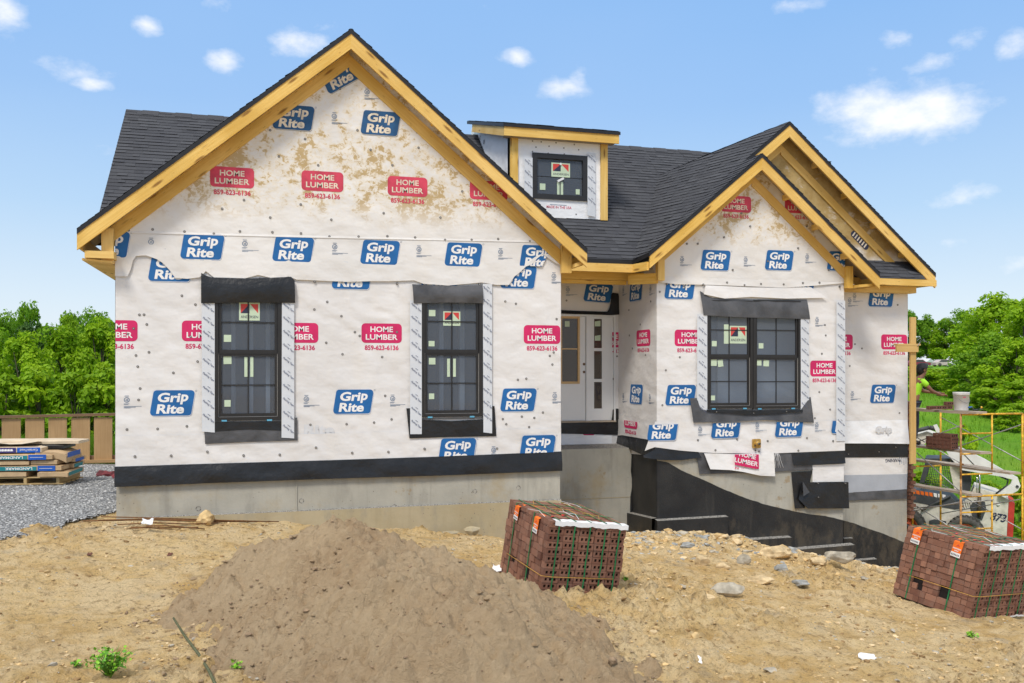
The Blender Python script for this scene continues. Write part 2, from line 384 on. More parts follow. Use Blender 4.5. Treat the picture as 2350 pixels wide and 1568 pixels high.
    def lathe(s, prof, T, m, n=32, sm=True):    # profile (r, z) round the local Z axis
        k = len(s.v); i_ = s.mi(m)
        for r, z in prof:
            for j in range(n):
                a = 2*math.pi*j/n; s.v.append(tuple(T @ Vector((r*math.cos(a), r*math.sin(a), z))))
        for i in range(len(prof)-1):
            for j in range(n):
                a, b = k+i*n+j, k+i*n+(j+1) % n
                s.f.append([a, b, b+n, a+n]); s.m.append(i_); s.uv.append(None); s.t.append(.5); s.smooth.append(sm)
    def mesh(s, name):
        me = bpy.data.meshes.new(name); me.from_pydata(s.v, [], s.f)
        for m in s.mats: me.materials.append(M[m])
        me.polygons.foreach_set('material_index', s.m)
        me.polygons.foreach_set('use_smooth', s.smooth)
        if any(u is not None for u in s.uv):
            lay = me.uv_layers.new(name='UVMap'); flat = []
            for f, u in zip(s.f, s.uv):
                flat.extend([c for p in (u or [(0, 0)]*len(f)) for c in p])
            lay.data.foreach_set('uv', flat)
        if any(x != .5 for x in s.t):
            at = me.attributes.new('tone', 'FLOAT', 'FACE'); at.data.foreach_set('value', s.t)
        me.update(); return me
    def build(s, name, parent=None, world=True, kind=None):
        o = bpy.data.objects.new(name, s.mesh(name)); C.collection.objects.link(o)
        if parent is not None:
            o.parent = parent
            if world: o.matrix_parent_inverse = PM(parent).inverted()
        if kind: o['kind'] = kind
        return o
def PM(o):                            # world matrix of an object without asking the depsgraph
    m = o.matrix_basis.copy()
    if o.parent: m = PM(o.parent) @ o.matrix_parent_inverse @ m
    return m
def tag(o, label, cat, group=None):
    o['label'] = label; o['category'] = cat
    if group: o['group'] = group
    return o
def thing(name, label, cat, loc=(0, 0, 0), group=None, rot=None):
    o = bpy.data.objects.new(name, None); C.collection.objects.link(o); o.location = loc; o.empty_display_size = .2
    if rot is not None: o.rotation_euler = rot
    return tag(o, label, cat, group)
def rebase(o, p):                     # put the origin of a one-mesh thing at its base
    p = Vector(p); o.data.transform(Matrix.Translation(-p)); o.location = p
    return o
def copy_tree(o, loc=None, rot=None, label=None, group=None):
    def cp(a, par):
        c = a.copy(); C.collection.objects.link(c); c.parent = par
        for ch in [x for x in bpy.data.objects if x.parent == a]: cp(ch, c)
        return c
    c = cp(o, None)
    if loc is not None: c.location = loc
    if rot is not None: c.rotation_euler = rot
    if label: c['label'] = label
    if group: c['group'] = group
    return c
# ---------------------------------------------------------------- lettering
_tc = {}
def text_geo(s, bold=0., shear=0.):
    k = (s, bold, shear)
    if k in _tc: return _tc[k]
    cu = bpy.data.curves.new('t', 'FONT'); cu.body = s; cu.size = 1; cu.offset = bold; cu.shear = shear
    cu.align_x = 'LEFT'; cu.resolution_u = 3; cu.fill_mode = 'FRONT'
    o = bpy.data.objects.new('t', cu); C.collection.objects.link(o)
    dg = bpy.context.evaluated_depsgraph_get(); dg.update()
    me = bpy.data.meshes.new_from_object(o.evaluated_get(dg), depsgraph=dg)
    vs = [(v.co.x, v.co.y) for v in me.vertices]; fs = [list(p.vertices) for p in me.polygons]
    bpy.data.objects.remove(o); bpy.data.curves.remove(cu); bpy.data.meshes.remove(me)
    x0, x1 = min(v[0] for v in vs), max(v[0] for v in vs); y0, y1 = min(v[1] for v in vs), max(v[1] for v in vs)
    vs = [((x-x0)/(x1-x0)-.5, (y-y0)/(y1-y0)-.5) for x, y in vs]   # unit box about the centre
    _tc[k] = (vs, fs); return _tc[k]
def xf(cx, cz, rot=0., shear=0.):
    c, s = math.cos(rot), math.sin(rot)
    return lambda x, y: (cx+(x+shear*y)*c-y*s, cz+(x+shear*y)*s+y*c)
def put(mb, fr, poly, c, m, clipto):
    if clipto: poly = clip_convex(poly, clipto)
    if len(poly) >= 3: mb.face([fr(a, b, c) for a, b in poly], m)
def put_text(mb, fr, s, T, ox, oy, w, h, c, m, clipto=None, bold=.02, shear=0.):
    vs, fs = text_geo(s, bold, shear)
    for f in fs: put(mb, fr, [T(ox+vs[i][0]*w, oy+vs[i][1]*h) for i in f], c, m, clipto)
def rrect(w, h, r, n=5, r2=None):
    out = []
    for i, (sx, sy) in enumerate(((1, -1), (1, 1), (-1, 1), (-1, -1))):
        q = r if (i % 2 or r2 is None) else r2
        cx, cy = sx*(w/2-q), sy*(h/2-q); a0 = (-90, 0, 90, 180)[i]
        for j in range(n+1):
            a = R(a0+90*j/n); out.append((cx+q*math.cos(a), cy+q*math.sin(a)))
    return out
def ring(mb, fr, T, ox, oy, r0, r1, c, m, clipto, n=14):
    for j in range(n):
        a, b = 2*math.pi*j/n, 2*math.pi*(j+1)/n
        put(mb, fr, [T(ox+r0*math.cos(a), oy+r0*math.sin(a)), T(ox+r1*math.cos(a), oy+r1*math.sin(a)), T(ox+r1*math.cos(b), oy+r1*math.sin(b)), T(ox+r0*math.cos(b), oy+r0*math.sin(b))], c, m, clipto)
def grip(mb, fr, a, b, clipto=None, w=.575, h=.375, rot=0., old=False, c0=.003, reg=True):
    T = xf(a, b, rot, .16); bl, wh = ('blue_old', 'pw_old') if old else ('blue', 'pw')
    P = rrect(w, h, h*.17, 5, h*.10)
    put(mb, fr, [T(x+.010, y-.012) for x, y in P], c0, bl, clipto)
    put(mb, fr, [T(x+.007, y-.008) for x, y in P], c0+.0015, wh, clipto)
    put(mb, fr, [T(x, y) for x, y in P], c0+.003, bl, clipto)
    put_text(mb, fr, 'Gri', T, -w*.105, h*.215, w*.54, h*.375, c0+.0045, wh, clipto, .035)
    put_text(mb, fr, 'p', T, w*.275, h*.135, w*.175, h*.39, c0+.0045, wh, clipto, .035)
    put_text(mb, fr, 'Rite', T, -w*.02, -h*.235, w*.66, h*.375, c0+.0045, wh, clipto, .035)
    if reg: ring(mb, fr, T, w*.52, h*.47, .010, .014, c0+.001, 'inkblue', clipto, 8)
def lumber(mb, fr, a, b, clipto=None, w=.63, h=.305, rot=0., old=False, c0=.003, phone=True):
    T = xf(a, b, rot); cr_, wh = ('crim_old', 'pw_old') if old else ('crim', 'pw')
    put(mb, fr, [T(x, y) for x, y in rrect(w, h, h*.2)], c0, cr_, clipto)
    put_text(mb, fr, 'HOME', T, 0, h*.20, w*.56, h*.285, c0+.0015, wh, clipto, .022)
    put_text(mb, fr, 'LUMBER', T, 0, -h*.20, w*.79, h*.285, c0+.0015, wh, clipto, .022)
    if phone: put_text(mb, fr, '859-623-6136', T, 0, -h*.5-.075, w*.84, .078, c0, cr_, clipto, .028)
def emblem(mb, fr, a, b, clipto=None, c0=.003, rot=0.):
    T = xf(a, b, rot)
    ring(mb, fr, T, 0, 0, .030, .040, c0, 'inkblue', clipto); put_text(mb, fr, 'cl', T, 0, 0, .034, .040, c0, 'inkblue', clipto, .03)
    put(mb, fr, [T(*p) for p in rect(-.03, .03, .052, .060)], c0, 'inkblue', clipto)
    for y, x0, x1 in ((-.056, -.04, .035), (-.068, -.04, .02), (-.095, -.04, .20), (-.107, -.04, .12), (-.118, -.04, .05)):
        put(mb, fr, [T(*p) for p in rect(x0, x1, y-.0028, y+.0028)], c0, 'inkblue', clipto)
def nails(mb, fr, pts, c0=.006, r=.019):
    for a, b in pts:
        P = [(a+r*math.cos(t*math.pi/4), b+r*math.sin(t*math.pi/4)) for t in range(8)]
        mb.face([fr(x, y, c0) for x, y in P], 'nail')
        for i in range(8):
            p, q = P[i], P[(i+1) % 8]; mb.face([fr(*p, 0), fr(*q, 0), fr(*q, c0), fr(*p, c0)], 'nail')
        mb.face([fr(a+(x-a)*.42, b+(y-b)*.42, c0+.002) for x, y in P], 'nail_c')
def wall_faces(mb, fr, outline, holes, m, c=0., depth=.15, clip_extra=None):
    A = sorted({p[0] for p in outline} | {h[i] for h in holes for i in (0, 1)}); B = sorted({p[1] for p in outline} | {h[i] for h in holes for i in (2, 3)})
    A = sorted({min(p[0] for p in outline), max(p[0] for p in outline)} | {h[i] for h in holes for i in (0, 1)})
    B = sorted({min(p[1] for p in outline), max(p[1] for p in outline)} | {h[i] for h in holes for i in (2, 3)})
    for i in range(len(A)-1):
        for j in range(len(B)-1):
            ca, cb = (A[i]+A[i+1])/2, (B[j]+B[j+1])/2
            if any(h[0] < ca < h[1] and h[2] < cb < h[3] for h in holes): continue
            p = clip_convex(rect(A[i], A[i+1], B[j], B[j+1]), outline)
            if len(p) >= 3: mb.face([fr(*q, c) for q in p], m)
    n = len(outline)
    for i in range(n):
        p, q = outline[i], outline[(i+1) % n]; mb.face([fr(*p, c-depth), fr(*q, c-depth), fr(*q, c), fr(*p, c)], m)
    for h in holes:
        q = rect(*h)
        for i in range(4): mb.face([fr(*q[i], c), fr(*q[(i+1) % 4], c), fr(*q[(i+1) % 4], c-depth), fr(*q[i], c-depth)], m)
def flap(mb, fr, top, bot, m, c0=.012, c1=.02, n=14, k=5, amp=.012, seed=0, bulge=0.):
    """a loose sheet between two polylines (lists of (a,b)), rippled and standing off the wall; two sided"""
    def along(pl, t):
        L = [0]
        for i in range(len(pl)-1): L.append(L[-1]+math.dist(pl[i], pl[i+1]))
        d = t*L[-1]
        for i in range(len(pl)-1):
            if d <= L[i+1]+1e-9:
                u = 0 if L[i+1] == L[i] else (d-L[i])/(L[i+1]-L[i]); return (pl[i][0]+(pl[i+1][0]-pl[i][0])*u, pl[i][1]+(pl[i+1][1]-pl[i][1])*u)
        return pl[-1]
    g = []
    for i in range(n+1):
        a, b = along(top, i/n), along(bot, i/n); row = []
        for j in range(k+1):
            t = j/k; x, y = a[0]+(b[0]-a[0])*t, a[1]+(b[1]-a[1])*t
            w = float(fbm(x*2.2+seed*7.7, y*3.5+seed*3.1, 11, 3))-.5
            row.append(fr(x, y, max(c0*.5, c0+(c1-c0)*t+bulge*math.sin(t*math.pi)+w*amp*2*(.3+.7*math.sin(t*math.pi*.8+.2)))))
        g.append(row)
    vs = [p for r in g for p in r]; fs = [(i*(k+1)+j, i*(k+1)+j+1, (i+1)*(k+1)+j+1, (i+1)*(k+1)+j) for i in range(n) for j in range(k)]
    mb.raw(vs, fs, m, sm=True)
    return vs
# ---------------------------------------------------------------- THE HOUSE
D1, D2, D3, D4 = 14.02, 14.95, 15.55, 16.75      # left front, right bump, far right front, porch back wall
XL, XR1 = W(265, 900, D1).x, W(1287, 900, D1).x
XB, XB2 = W(1507, 900, D2).x, W(1937, 900, D2).x
XR = W(2083, 900, D3).x
f1 = Fr((0, D1, 0), X_, Z_, -Y_); f2 = Fr((0, D2, 0), X_, Z_, -Y_); f3 = Fr((0, D3, 0), X_, Z_, -Y_); f4 = Fr((0, D4, 0), X_, Z_, -Y_)
fb = Fr((XB-.004, 0, 0), -Y_, Z_, -X_)                # return wall of the bump, facing left
def ab(u, v, D): p = W(u, v, D); return (p.x, p.z)
def abx(u, v): p = Wx(u, v, XB); return (-p.y, p.z)
house = thing('house', 'unfinished gabled house in white printed house wrap with charcoal shingles and yellow timber trim', 'house', (XL, D1, CZ-2.5))
P = .84                                           # roof pitch
LPK = W(806, 66, D1-.35)                          # left gable
LG = (LPK.x, LPK.z); OH = .35
EZ = CZ+1.95
def roofz_left(x): return LG[1]-P*abs(x-LG[0])
SPK = W(1750, 352, D2-.4); BPK = W(1813, 283, D3-.35)
ZP = SPK.z-P*SPK.x                                # left slope of right gables: z = ZP + P x
vb = Wp(1452, 597, (-P, 0, 1), ZP)                # foot of the valley
def main_z(y): return vb.z+P*(y-vb.y)
K_ = Wp(1514, 402, (0, -P, 1), vb.z-P*vb.y)
RIDGE = Wp(1395, 333, (0, -P, 1), vb.z-P*vb.y); RY, RZ = RIDGE.y, RIDGE.z
RK = W(0, 0, 1)                                   # left rake of the main roof
RAKEX = (Wp(293, 252, (0, -P, 1), vb.z-P*vb.y).x+Wp(227, 475, (0, -P, 1), vb.z-P*vb.y).x)/2
PITCHN = math.hypot(1, P)

# ---- roofs: real courses of tabs laid on each slope
def shingles(name, tris, exclude_base=False, thick=.075, DZ=.078, seed=1, edge=True):
    mb = MB(); rg = random.Random(seed)
    for tri in tris:
        tri = [Vector(p) for p in tri]; n = (tri[1]-tri[0]).cross(tri[2]-tri[0]).normalized()
        if n.z < 0: n = -n; tri = tri[::-1]
        u = Vector((-n.y, n.x, 0)).normalized(); v = n.cross(u).normalized()
        if v.z < 0: u, v = -u, -v
        sn = v.z; o = tri[0]-v*(tri[0].z/sn)
        q = [((p-o).dot(u), (p-o).dot(v)) for p in tri]
        area = sum(q[i][0]*q[(i+1) % len(q)][1]-q[(i+1) % len(q)][0]*q[i][1] for i in range(len(q)))
        if area < 0: q = q[::-1]
        fr = Fr(o, u, v, n); st = DZ/sn
        mb.face([fr(a, b, 0) for a, b in q], 'shingle', tone=.15)
        b0, b1 = min(p[1] for p in q), max(p[1] for p in q); a0, a1 = min(p[0] for p in q), max(p[0] for p in q)
        for ci in range(int(b0/st)-1, int(b1/st)+2):
            y0, y1 = ci*st, (ci+1)*st; rr = random.Random(ci*7919+seed); a = a0-rr.random()*.3
            while a < a1:
                w = rr.uniform(.10, .32); thickp = rr.random() < .5; h = .013 if thickp else .007; tone = min(1, max(0, rr.gauss(.5, .20)+(.14 if thickp else -.14)))
                if thickp and rr.random() < .2: h = .016
                p = clip_convex(rect(a, a+w, y0-.003, y1), q)
                if len(p) >= 3:
                    def hh(b): return h*(1-.92*max(0, b-y0)/st)+.001
                    mb.face([fr(x, y, hh(y)) for x, y in p], 'shingle', tone=tone)
                    for i in range(len(p)):
                        s0, s1 = p[i], p[(i+1) % len(p)]
                        if s0[1] < y0+.002 and s1[1] < y0+.002: mb.face([fr(*s0, 0), fr(*s1, 0), fr(*s1, hh(s1[1])), fr(*s0, hh(s0[1]))], 'roofedge')
                a += w
    return mb
def slab(mb, pts, m='roofedge', t=.075):          # the sheathing edge under the shingles, hung straight down
    pts = [Vector(p) for p in pts]; n = len(pts); lo = [p-Z_*t for p in pts]
    mb.face([p-Z_*.002 for p in pts], m); mb.face(lo[::-1], 'plank')
    for i in range(n): mb.face([lo[i], lo[(i+1) % n], pts[(i+1) % n]-Z_*.002, pts[i]-Z_*.002], m)
# main roof: front slope, back slope
ML = [(RAKEX, vb.y, vb.z), (vb.x, vb.y, vb.z), tuple(K_), (BPK.x+.25, RY-.01, RZ-.008), (BPK.x+.25, RY, RZ), (RAKEX, RY, RZ)]
XEND = XR+.4
def poly_tris(p): return [p]
mb = shingles('roof', [[(RAKEX, vb.y, vb.z), (vb.x, vb.y, vb.z), tuple(K_), (K_.x, RY, RZ), (RAKEX, RY, RZ)], [tuple(K_), (BPK.x+.2, RY-.02, RZ-.0168), (BPK.x+.2, RY, RZ), (K_.x, RY, RZ)]], seed=3)
slab(mb, [(RAKEX, vb.y, vb.z), (vb.x, vb.y, vb.z), tuple(K_), (BPK.x+.2, RY, RZ), (RAKEX, RY, RZ)])
BACKY = RY+(RZ-EZ)/P
mb.face([(RAKEX, RY, RZ), (XEND, RY, RZ), (XEND, BACKY, EZ), (RAKEX, BACKY, EZ)], 'shingle', tone=.5)
mb.board((RAKEX, RY-.12, RZ-.075), (BPK.x+.2, RY-.12, RZ-.075), (0, 1, 0), .24, (0, 0, 1), .10, 'roofedge') if False else None
for i in range(int((BPK.x-RAKEX)/.3)):            # ridge caps
    a = RAKEX+i*.3; z = RZ+.012+(.008 if i % 2 else 0)
    mb.face([(a, RY-.14, z-.118), (a+.3, RY-.14, z-.118), (a+.3, RY, z), (a, RY, z)], 'shingle', tone=rnd(.3, .7))
    mb.face([(a, RY, z), (a+.3, RY, z), (a+.3, RY+.14, z-.118), (a, RY+.14, z-.118)], 'shingle', tone=rnd(.3, .7))
main_roof = mb.build('roof', house)
# left gable roof
yb = D1-OH; xe0, xe1 = W(176, 530, yb).x, W(1348, 573, yb).x
yv = RY
def lz(x): return LG[1]-P*abs(x-LG[0])
def meet(x): return min(RY, vb.y+(lz(x)-vb.z)/P)  # where this slope dies into the main slope
xq0, xq1 = LG[0]-(LG[1]-RZ)/P, LG[0]+(LG[1]-RZ)/P
LP = [(xe0, yb, lz(xe0)), (LG[0], yb, LG[1]), (LG[0], RY, LG[1]), (xq0, RY, RZ), (xe0, meet(xe0)+.02, lz(xe0))]
RP = [(LG[0], yb, LG[1]), (xe1, yb, lz(xe1)), (xe1, max(meet(xe1), yb+1.2), lz(xe1)), (xq1, RY, RZ), (LG[0], RY, LG[1])]
mb = shingles('roof', [LP], seed=5)
m2 = shingles('roof', [RP], seed=6)
for q in (mb, m2): pass
slab(mb, LP)
slab(m2, RP)
mb.build('roof', house); m2.build('roof', house)
# right gables: one shared left slope, warped a little where it runs up to the main roof
SL = W(1490, 603, D2-.4); SL = Vector((SL.x, SL.y, ZP+P*SL.x)); Bz = ZP+P*BPK.x; BP = Vector((BPK.x, BPK.y, Bz))
TOP = Vector((BPK.x+.2, RY, RZ)); SP = Vector(SPK)
JB = Vector((SPK.x, BPK.y, SPK.z))               # on the slope, under the big barge, level with the small peak
tris = [[vb, SL, SP], [vb, SP, JB], [vb, JB, K_], [JB, BP, K_], [BP, TOP, K_]]
mb = shingles('roof', tris, seed=8)
slab(mb, [vb, SL, SP, JB]); slab(mb, [JB, BP, TOP, K_, vb])
mb.build('roof', house)
SR = W(2020, 622, D2-.4); SR = Vector((SR.x, SR.y, SPK.z-P*(SR.x-SPK.x)))
mb = shingles('roof', [[SP, SR, (SR.x, D3, SR.z), (SP.x, D3, SP.z)]], seed=9); slab(mb, [SP, SR, (SR.x, D3, SR.z), (SP.x, D3, SP.z)]); mb.build('roof', house)
BR = W(2148, 637, D3-.35); BR = Vector((BR.x, BR.y, Bz-P*(BR.x-BPK.x)))
pl = [BP, BR, (BR.x, BACKY, BR.z), (BP.x, RY, Bz)]
mb = shingles('roof', [[BP, BR, (BR.x, RY, BR.z), (BP.x, RY, Bz)]], seed=10); slab(mb, [BP, BR, (BR.x, RY, BR.z), (BP.x, RY, Bz)]); mb.build('roof', house)
# little skirt roof at the far right corner
a0 = W(1995, 598, D3-.02); a1 = W(2085, 598, D3-.02); b0 = W(1960, 636, D3-.42); b1 = W(2124, 636, D3-.42)
sk = [(b0.x, D3-.42, b0.z), (b1.x, D3-.42, b0.z), (a1.x+.12, D3-.02, a0.z), (a0.x-.3, D3-.02, a0.z)]
mb = shingles('roof', [sk], seed=12); slab(mb, sk, t=.04); mb.build('skirt_roof', house)

# ---- timber: barge boards, frieze boards, lookouts, fascias
def barge(pk, ft, y, th=.04, w=.185, drop=.0, name='barge_board', wallward=1):
    """board under the roof edge from the peak down to the foot (x,z), its face at y"""
    mb = MB(); d = Vector((ft[0]-pk[0], 0, ft[1]-pk[1])); dn = d.normalized(); n = Vector((dn.z, 0, -dn.x))
    if n.z > 0: n = -n
    vert = w*math.hypot(1, P)
    fr = Fr((0, y, 0), X_, Z_, -Y_); o = .002+drop
    poly = [(pk[0], pk[1]-o), (ft[0], ft[1]-o), (ft[0], ft[1]-o-vert), (pk[0], pk[1]-o-vert)]
    if ft[0] < pk[0]: poly = poly[::-1]
    L = d.length; ofs = rnd(0, 40)
    def uvq(p): t = Vector((p[0]-pk[0], 0, p[1]-pk[1])); return (t.dot(dn)+ofs, t.dot(n)+ofs)
    mb.face([fr(*p, 0) for p in poly], 'wood', [uvq(p) for p in poly])
    mb.face([fr(*p, -th) for p in poly[::-1]], 'wood', [uvq(p) for p in poly[::-1]])
    for i in range(4):
        p, q = poly[i], poly[(i+1) % 4]; ll = math.dist(p, q)
        mb.face([fr(*p, -th), fr(*q, -th), fr(*q, 0), fr(*p, 0)], 'wood', [(ofs, 0), (ofs+ll, 0), (ofs+ll, th), (ofs, th)])
    return mb.build(name, house)
def gable_timber(pk, xl, xr, ybar, ywall, edge=.075, w=.168, fw=.185, looks=True, left=True, right=True, fd=.16):
    z = lambda x: pk[1]-P*abs(x-pk[0])-edge
    top = (pk[0], pk[1]-edge)
    if left: barge(top, (xl, z(xl)), ybar+.012, w=w)
    if right: barge(top, (xr, z(xr)), ybar+.012, w=w)
    ov = ywall-ybar                                # frieze boards flat on the wall, a little lower
    if left: barge((pk[0], top[1]-fd), (xl+.36, z(xl+.36)-fd), ywall-.045, w=fw, name='frieze_board')
    fd += .05
    if right: barge((pk[0], top[1]-fd), (xr-.36, z(xr-.36)-fd), ywall-.045, w=fw, name='frieze_board')
    if looks:
        for sgn, xx in ((-1, xl), (1, xr)):
            if (sgn < 0 and not left) or (sgn > 0 and not right): continue
            n = max(2, int(abs(xx-pk[0])/.62))
            for i in range(1, n):
                x = pk[0]+(xx-pk[0])*i/n; mb = MB(); zz = z(x)
                dn = Vector((sgn, 0, -P)).normalized()
                mb.board((x, ybar+.055, zz-.15), (x, ywall-.046, zz-.15), dn, .038, (0, 0, 1), .085, 'wood'); mb.build('lookout', house)
gable_timber(LG, xe0, xe1, yb, D1)
gable_timber((SP.x, SP.z), SL.x+.02, SR.x, D2-.4, D2, fd=.19, fw=.16)
gable_timber((BP.x, BP.z), SP.x+.15, BR.x, D3-.35, D3, left=True, fd=.25, fw=.15)
def bd(name, p0, p1, side, w, up, th, m='wood', parent=None):
    mb = MB(); mb.board(p0, p1, side, w, up, th, m); return mb.build(name, parent or house)
# left eave: fascia along the side, boxed return under the gable foot
zl = lz(xe0)-.075
bd('fascia_board', (xe0+.0, yb+.06, zl-.19), (xe0, D4+3.4, zl-.19), (1, 0, 0), .04, (0, 0, 1), .185)
bd('soffit_return', (xe0+.09, yb+.06, zl-.32), (XL+.02, yb+.06, zl-.32), (0, 1, 0), .30, (0, 0, 1), .10)
bd('corner_block', (XL-.16, yb+.16, zl-.36), (XL-.16, yb+.16, zl+.12), (1, 0, 0), .155, (0, 1, 0), .12)
bd('soffit_board', (xe0+.045, yb+.12, zl-.35), (xe0+.045, D1+3, zl-.35), (XL-xe0-.05, 0, -.03), XL-xe0-.05, (0, 0, 1), .03)
zr = lz(xe1)-.075
bd('corner_block', (XR1-.02, D1-.13, zr-.30), (XR1-.02, D1-.13, zr+.16), (1, 0, 0), .165, (0, 1, 0), .10)
bd('fascia_board', (xe1-.04, yb+.06, zr-.17), (xe1-.04, yb+1.3, zr-.17), (1, 0, 0), .04, (0, 0, 1), .165)
bd('soffit_return', (XR1+.15, yb+.08, zr-.22), (xe1-.06, yb+.08, zr-.17), (0, 1, 0), .26, (0, 0, 1), .06)
# porch: eave fascia, beam, return piece under the small gable
ez = vb.z-.075
bd('fascia_board', (XR1+.02, vb.y-.02, ez-.155), (vb.x, vb.y-.02, ez-.155), (0, 1, 0), .04, (0, 0, 1), .15)
bd('fascia_board', (vb.x-.02, vb.y+.02, ez-.155), (SL.x-.02, SL.y+.06, ez-.155), (.04, 0, 0), .04, (0, 0, 1), .15)
bmz = W(1350, 651, vb.y+.45).z; bmt = ez-.10
bd('porch_beam', (XR1, vb.y+.45, bmz+.075), (XB+.02, vb.y+.45, bmz+.075), (0, 1, 0), .09, (0, 0, 1), bmt-bmz-.075)
bd('porch_beam', (XR1, vb.y+.46, bmz), (XB-.35, vb.y+.46, bmz), (0, 1, 0), .09, (0, 0, 1), .07)
bd('soffit_block', (XB-.42, D2+.32, W(1470, 652, D2+.32).z-.02), (XB+.0, D2-.06, W(1470, 652, D2+.32).z-.02), (0, 1, 0), .04, (0, 0, 1), .19)
bd('corner_block', (XB-.03, D2-.13, W(1500, 645, D2).z), (XB-.03, D2-.13, W(1500, 610, D2).z+.12), (1, 0, 0), .13, (0, 1, 0), .12)
bd('porch_ceiling', (XR1, vb.y+.06, bmt+.02), (XB, vb.y+.06, bmt+.02), (0, 1, 0), D4-vb.y, (0, 0, 1), .03, 'plank')
# right corner of the small gable and the far eave
p = W(1947, 662, D2-.06)
bd('corner_block', (XB2-.02, D2-.13, p.z), (XB2-.02, D2-.13, p.z+.42), (1, 0, 0), .13, (0, 1, 0), .11)
zq = SR.z-.075
bd('fascia_board', (SR.x-.05, D2-.33, zq-.17), (SR.x-.05, D3-.30, zq-.17), (1, 0, 0), .04, (0, 0, 1), .165)
bd('soffit_return', (XB2+.12, D2-.30, zq-.19), (SR.x-.06, D2-.30, zq-.16), (0, 1, 0), .5, (0, 0, 1), .05)
q0, q1 = W(1952, 652, D3-.42), W(2148, 652, D3-.42)
bd('fascia_board', (q0.x, D3-.44, q0.z), (q1.x, D3-.44, q0.z), (0, 1, 0), .04, (0, 0, 1), .13)
bd('frieze_board', (XB2+.03, D3-.24, W(1990, 670, D3-.24).z), (W(2103, 670, D3-.24).x, D3-.24, W(1990, 670, D3-.24).z), (0, 1, 0), .2, (0, 0, 1), .135)
bd('fascia_board', (BR.x-.04, D3-.30, BR.z-.25), (BR.x-.04, RY+1.5, BR.z-.25), (1, 0, 0), .04, (0, 0, 1), .18)
bd('lookout', (BR.x-.30, D3-.33, BR.z-.19), (BR.x-.05, D3-.33, BR.z-.19), (0, 1, 0), .25, (0, 0, 1), .04)

# ---- windows
def sticker(w, fr, name, c, rects):
    mb = MB()
    for (a0, a1, b0, b1, m) in rects: mb.face([fr(*p, c) for p in rect(a0, a1, b0, b1)], m); c += .0008
    return mb
def maker_label(par, fr, a, b, w, h, c):
    mb = MB()
    mb.face([fr(*p, c) for p in rect(a-w/2, a+w/2, b-h/2, b+h/2)], 'sticker')
    t, q = b+h*.42, b-h*.10
    mb.face([fr(*p, c+.001) for p in [(a-w*.42, q), (a, t), (a-w*.42, t)]][::1], 'red')
    mb.face([fr(*p, c+.001) for p in [(a-w*.42, q), (a, q), (a, t)]], 'navy')
    mb.face([fr(*p, c+.001) for p in [(a+w*.42, q), (a+w*.42, t), (a+.01, t)]], 'red')
    put_text(mb, fr, 'ANDERSEN', xf(a, b-h*.30), 0, 0, w*.84, h*.15, c+.001, 'navy', None, .01)
    return mb.build('maker_label', par)
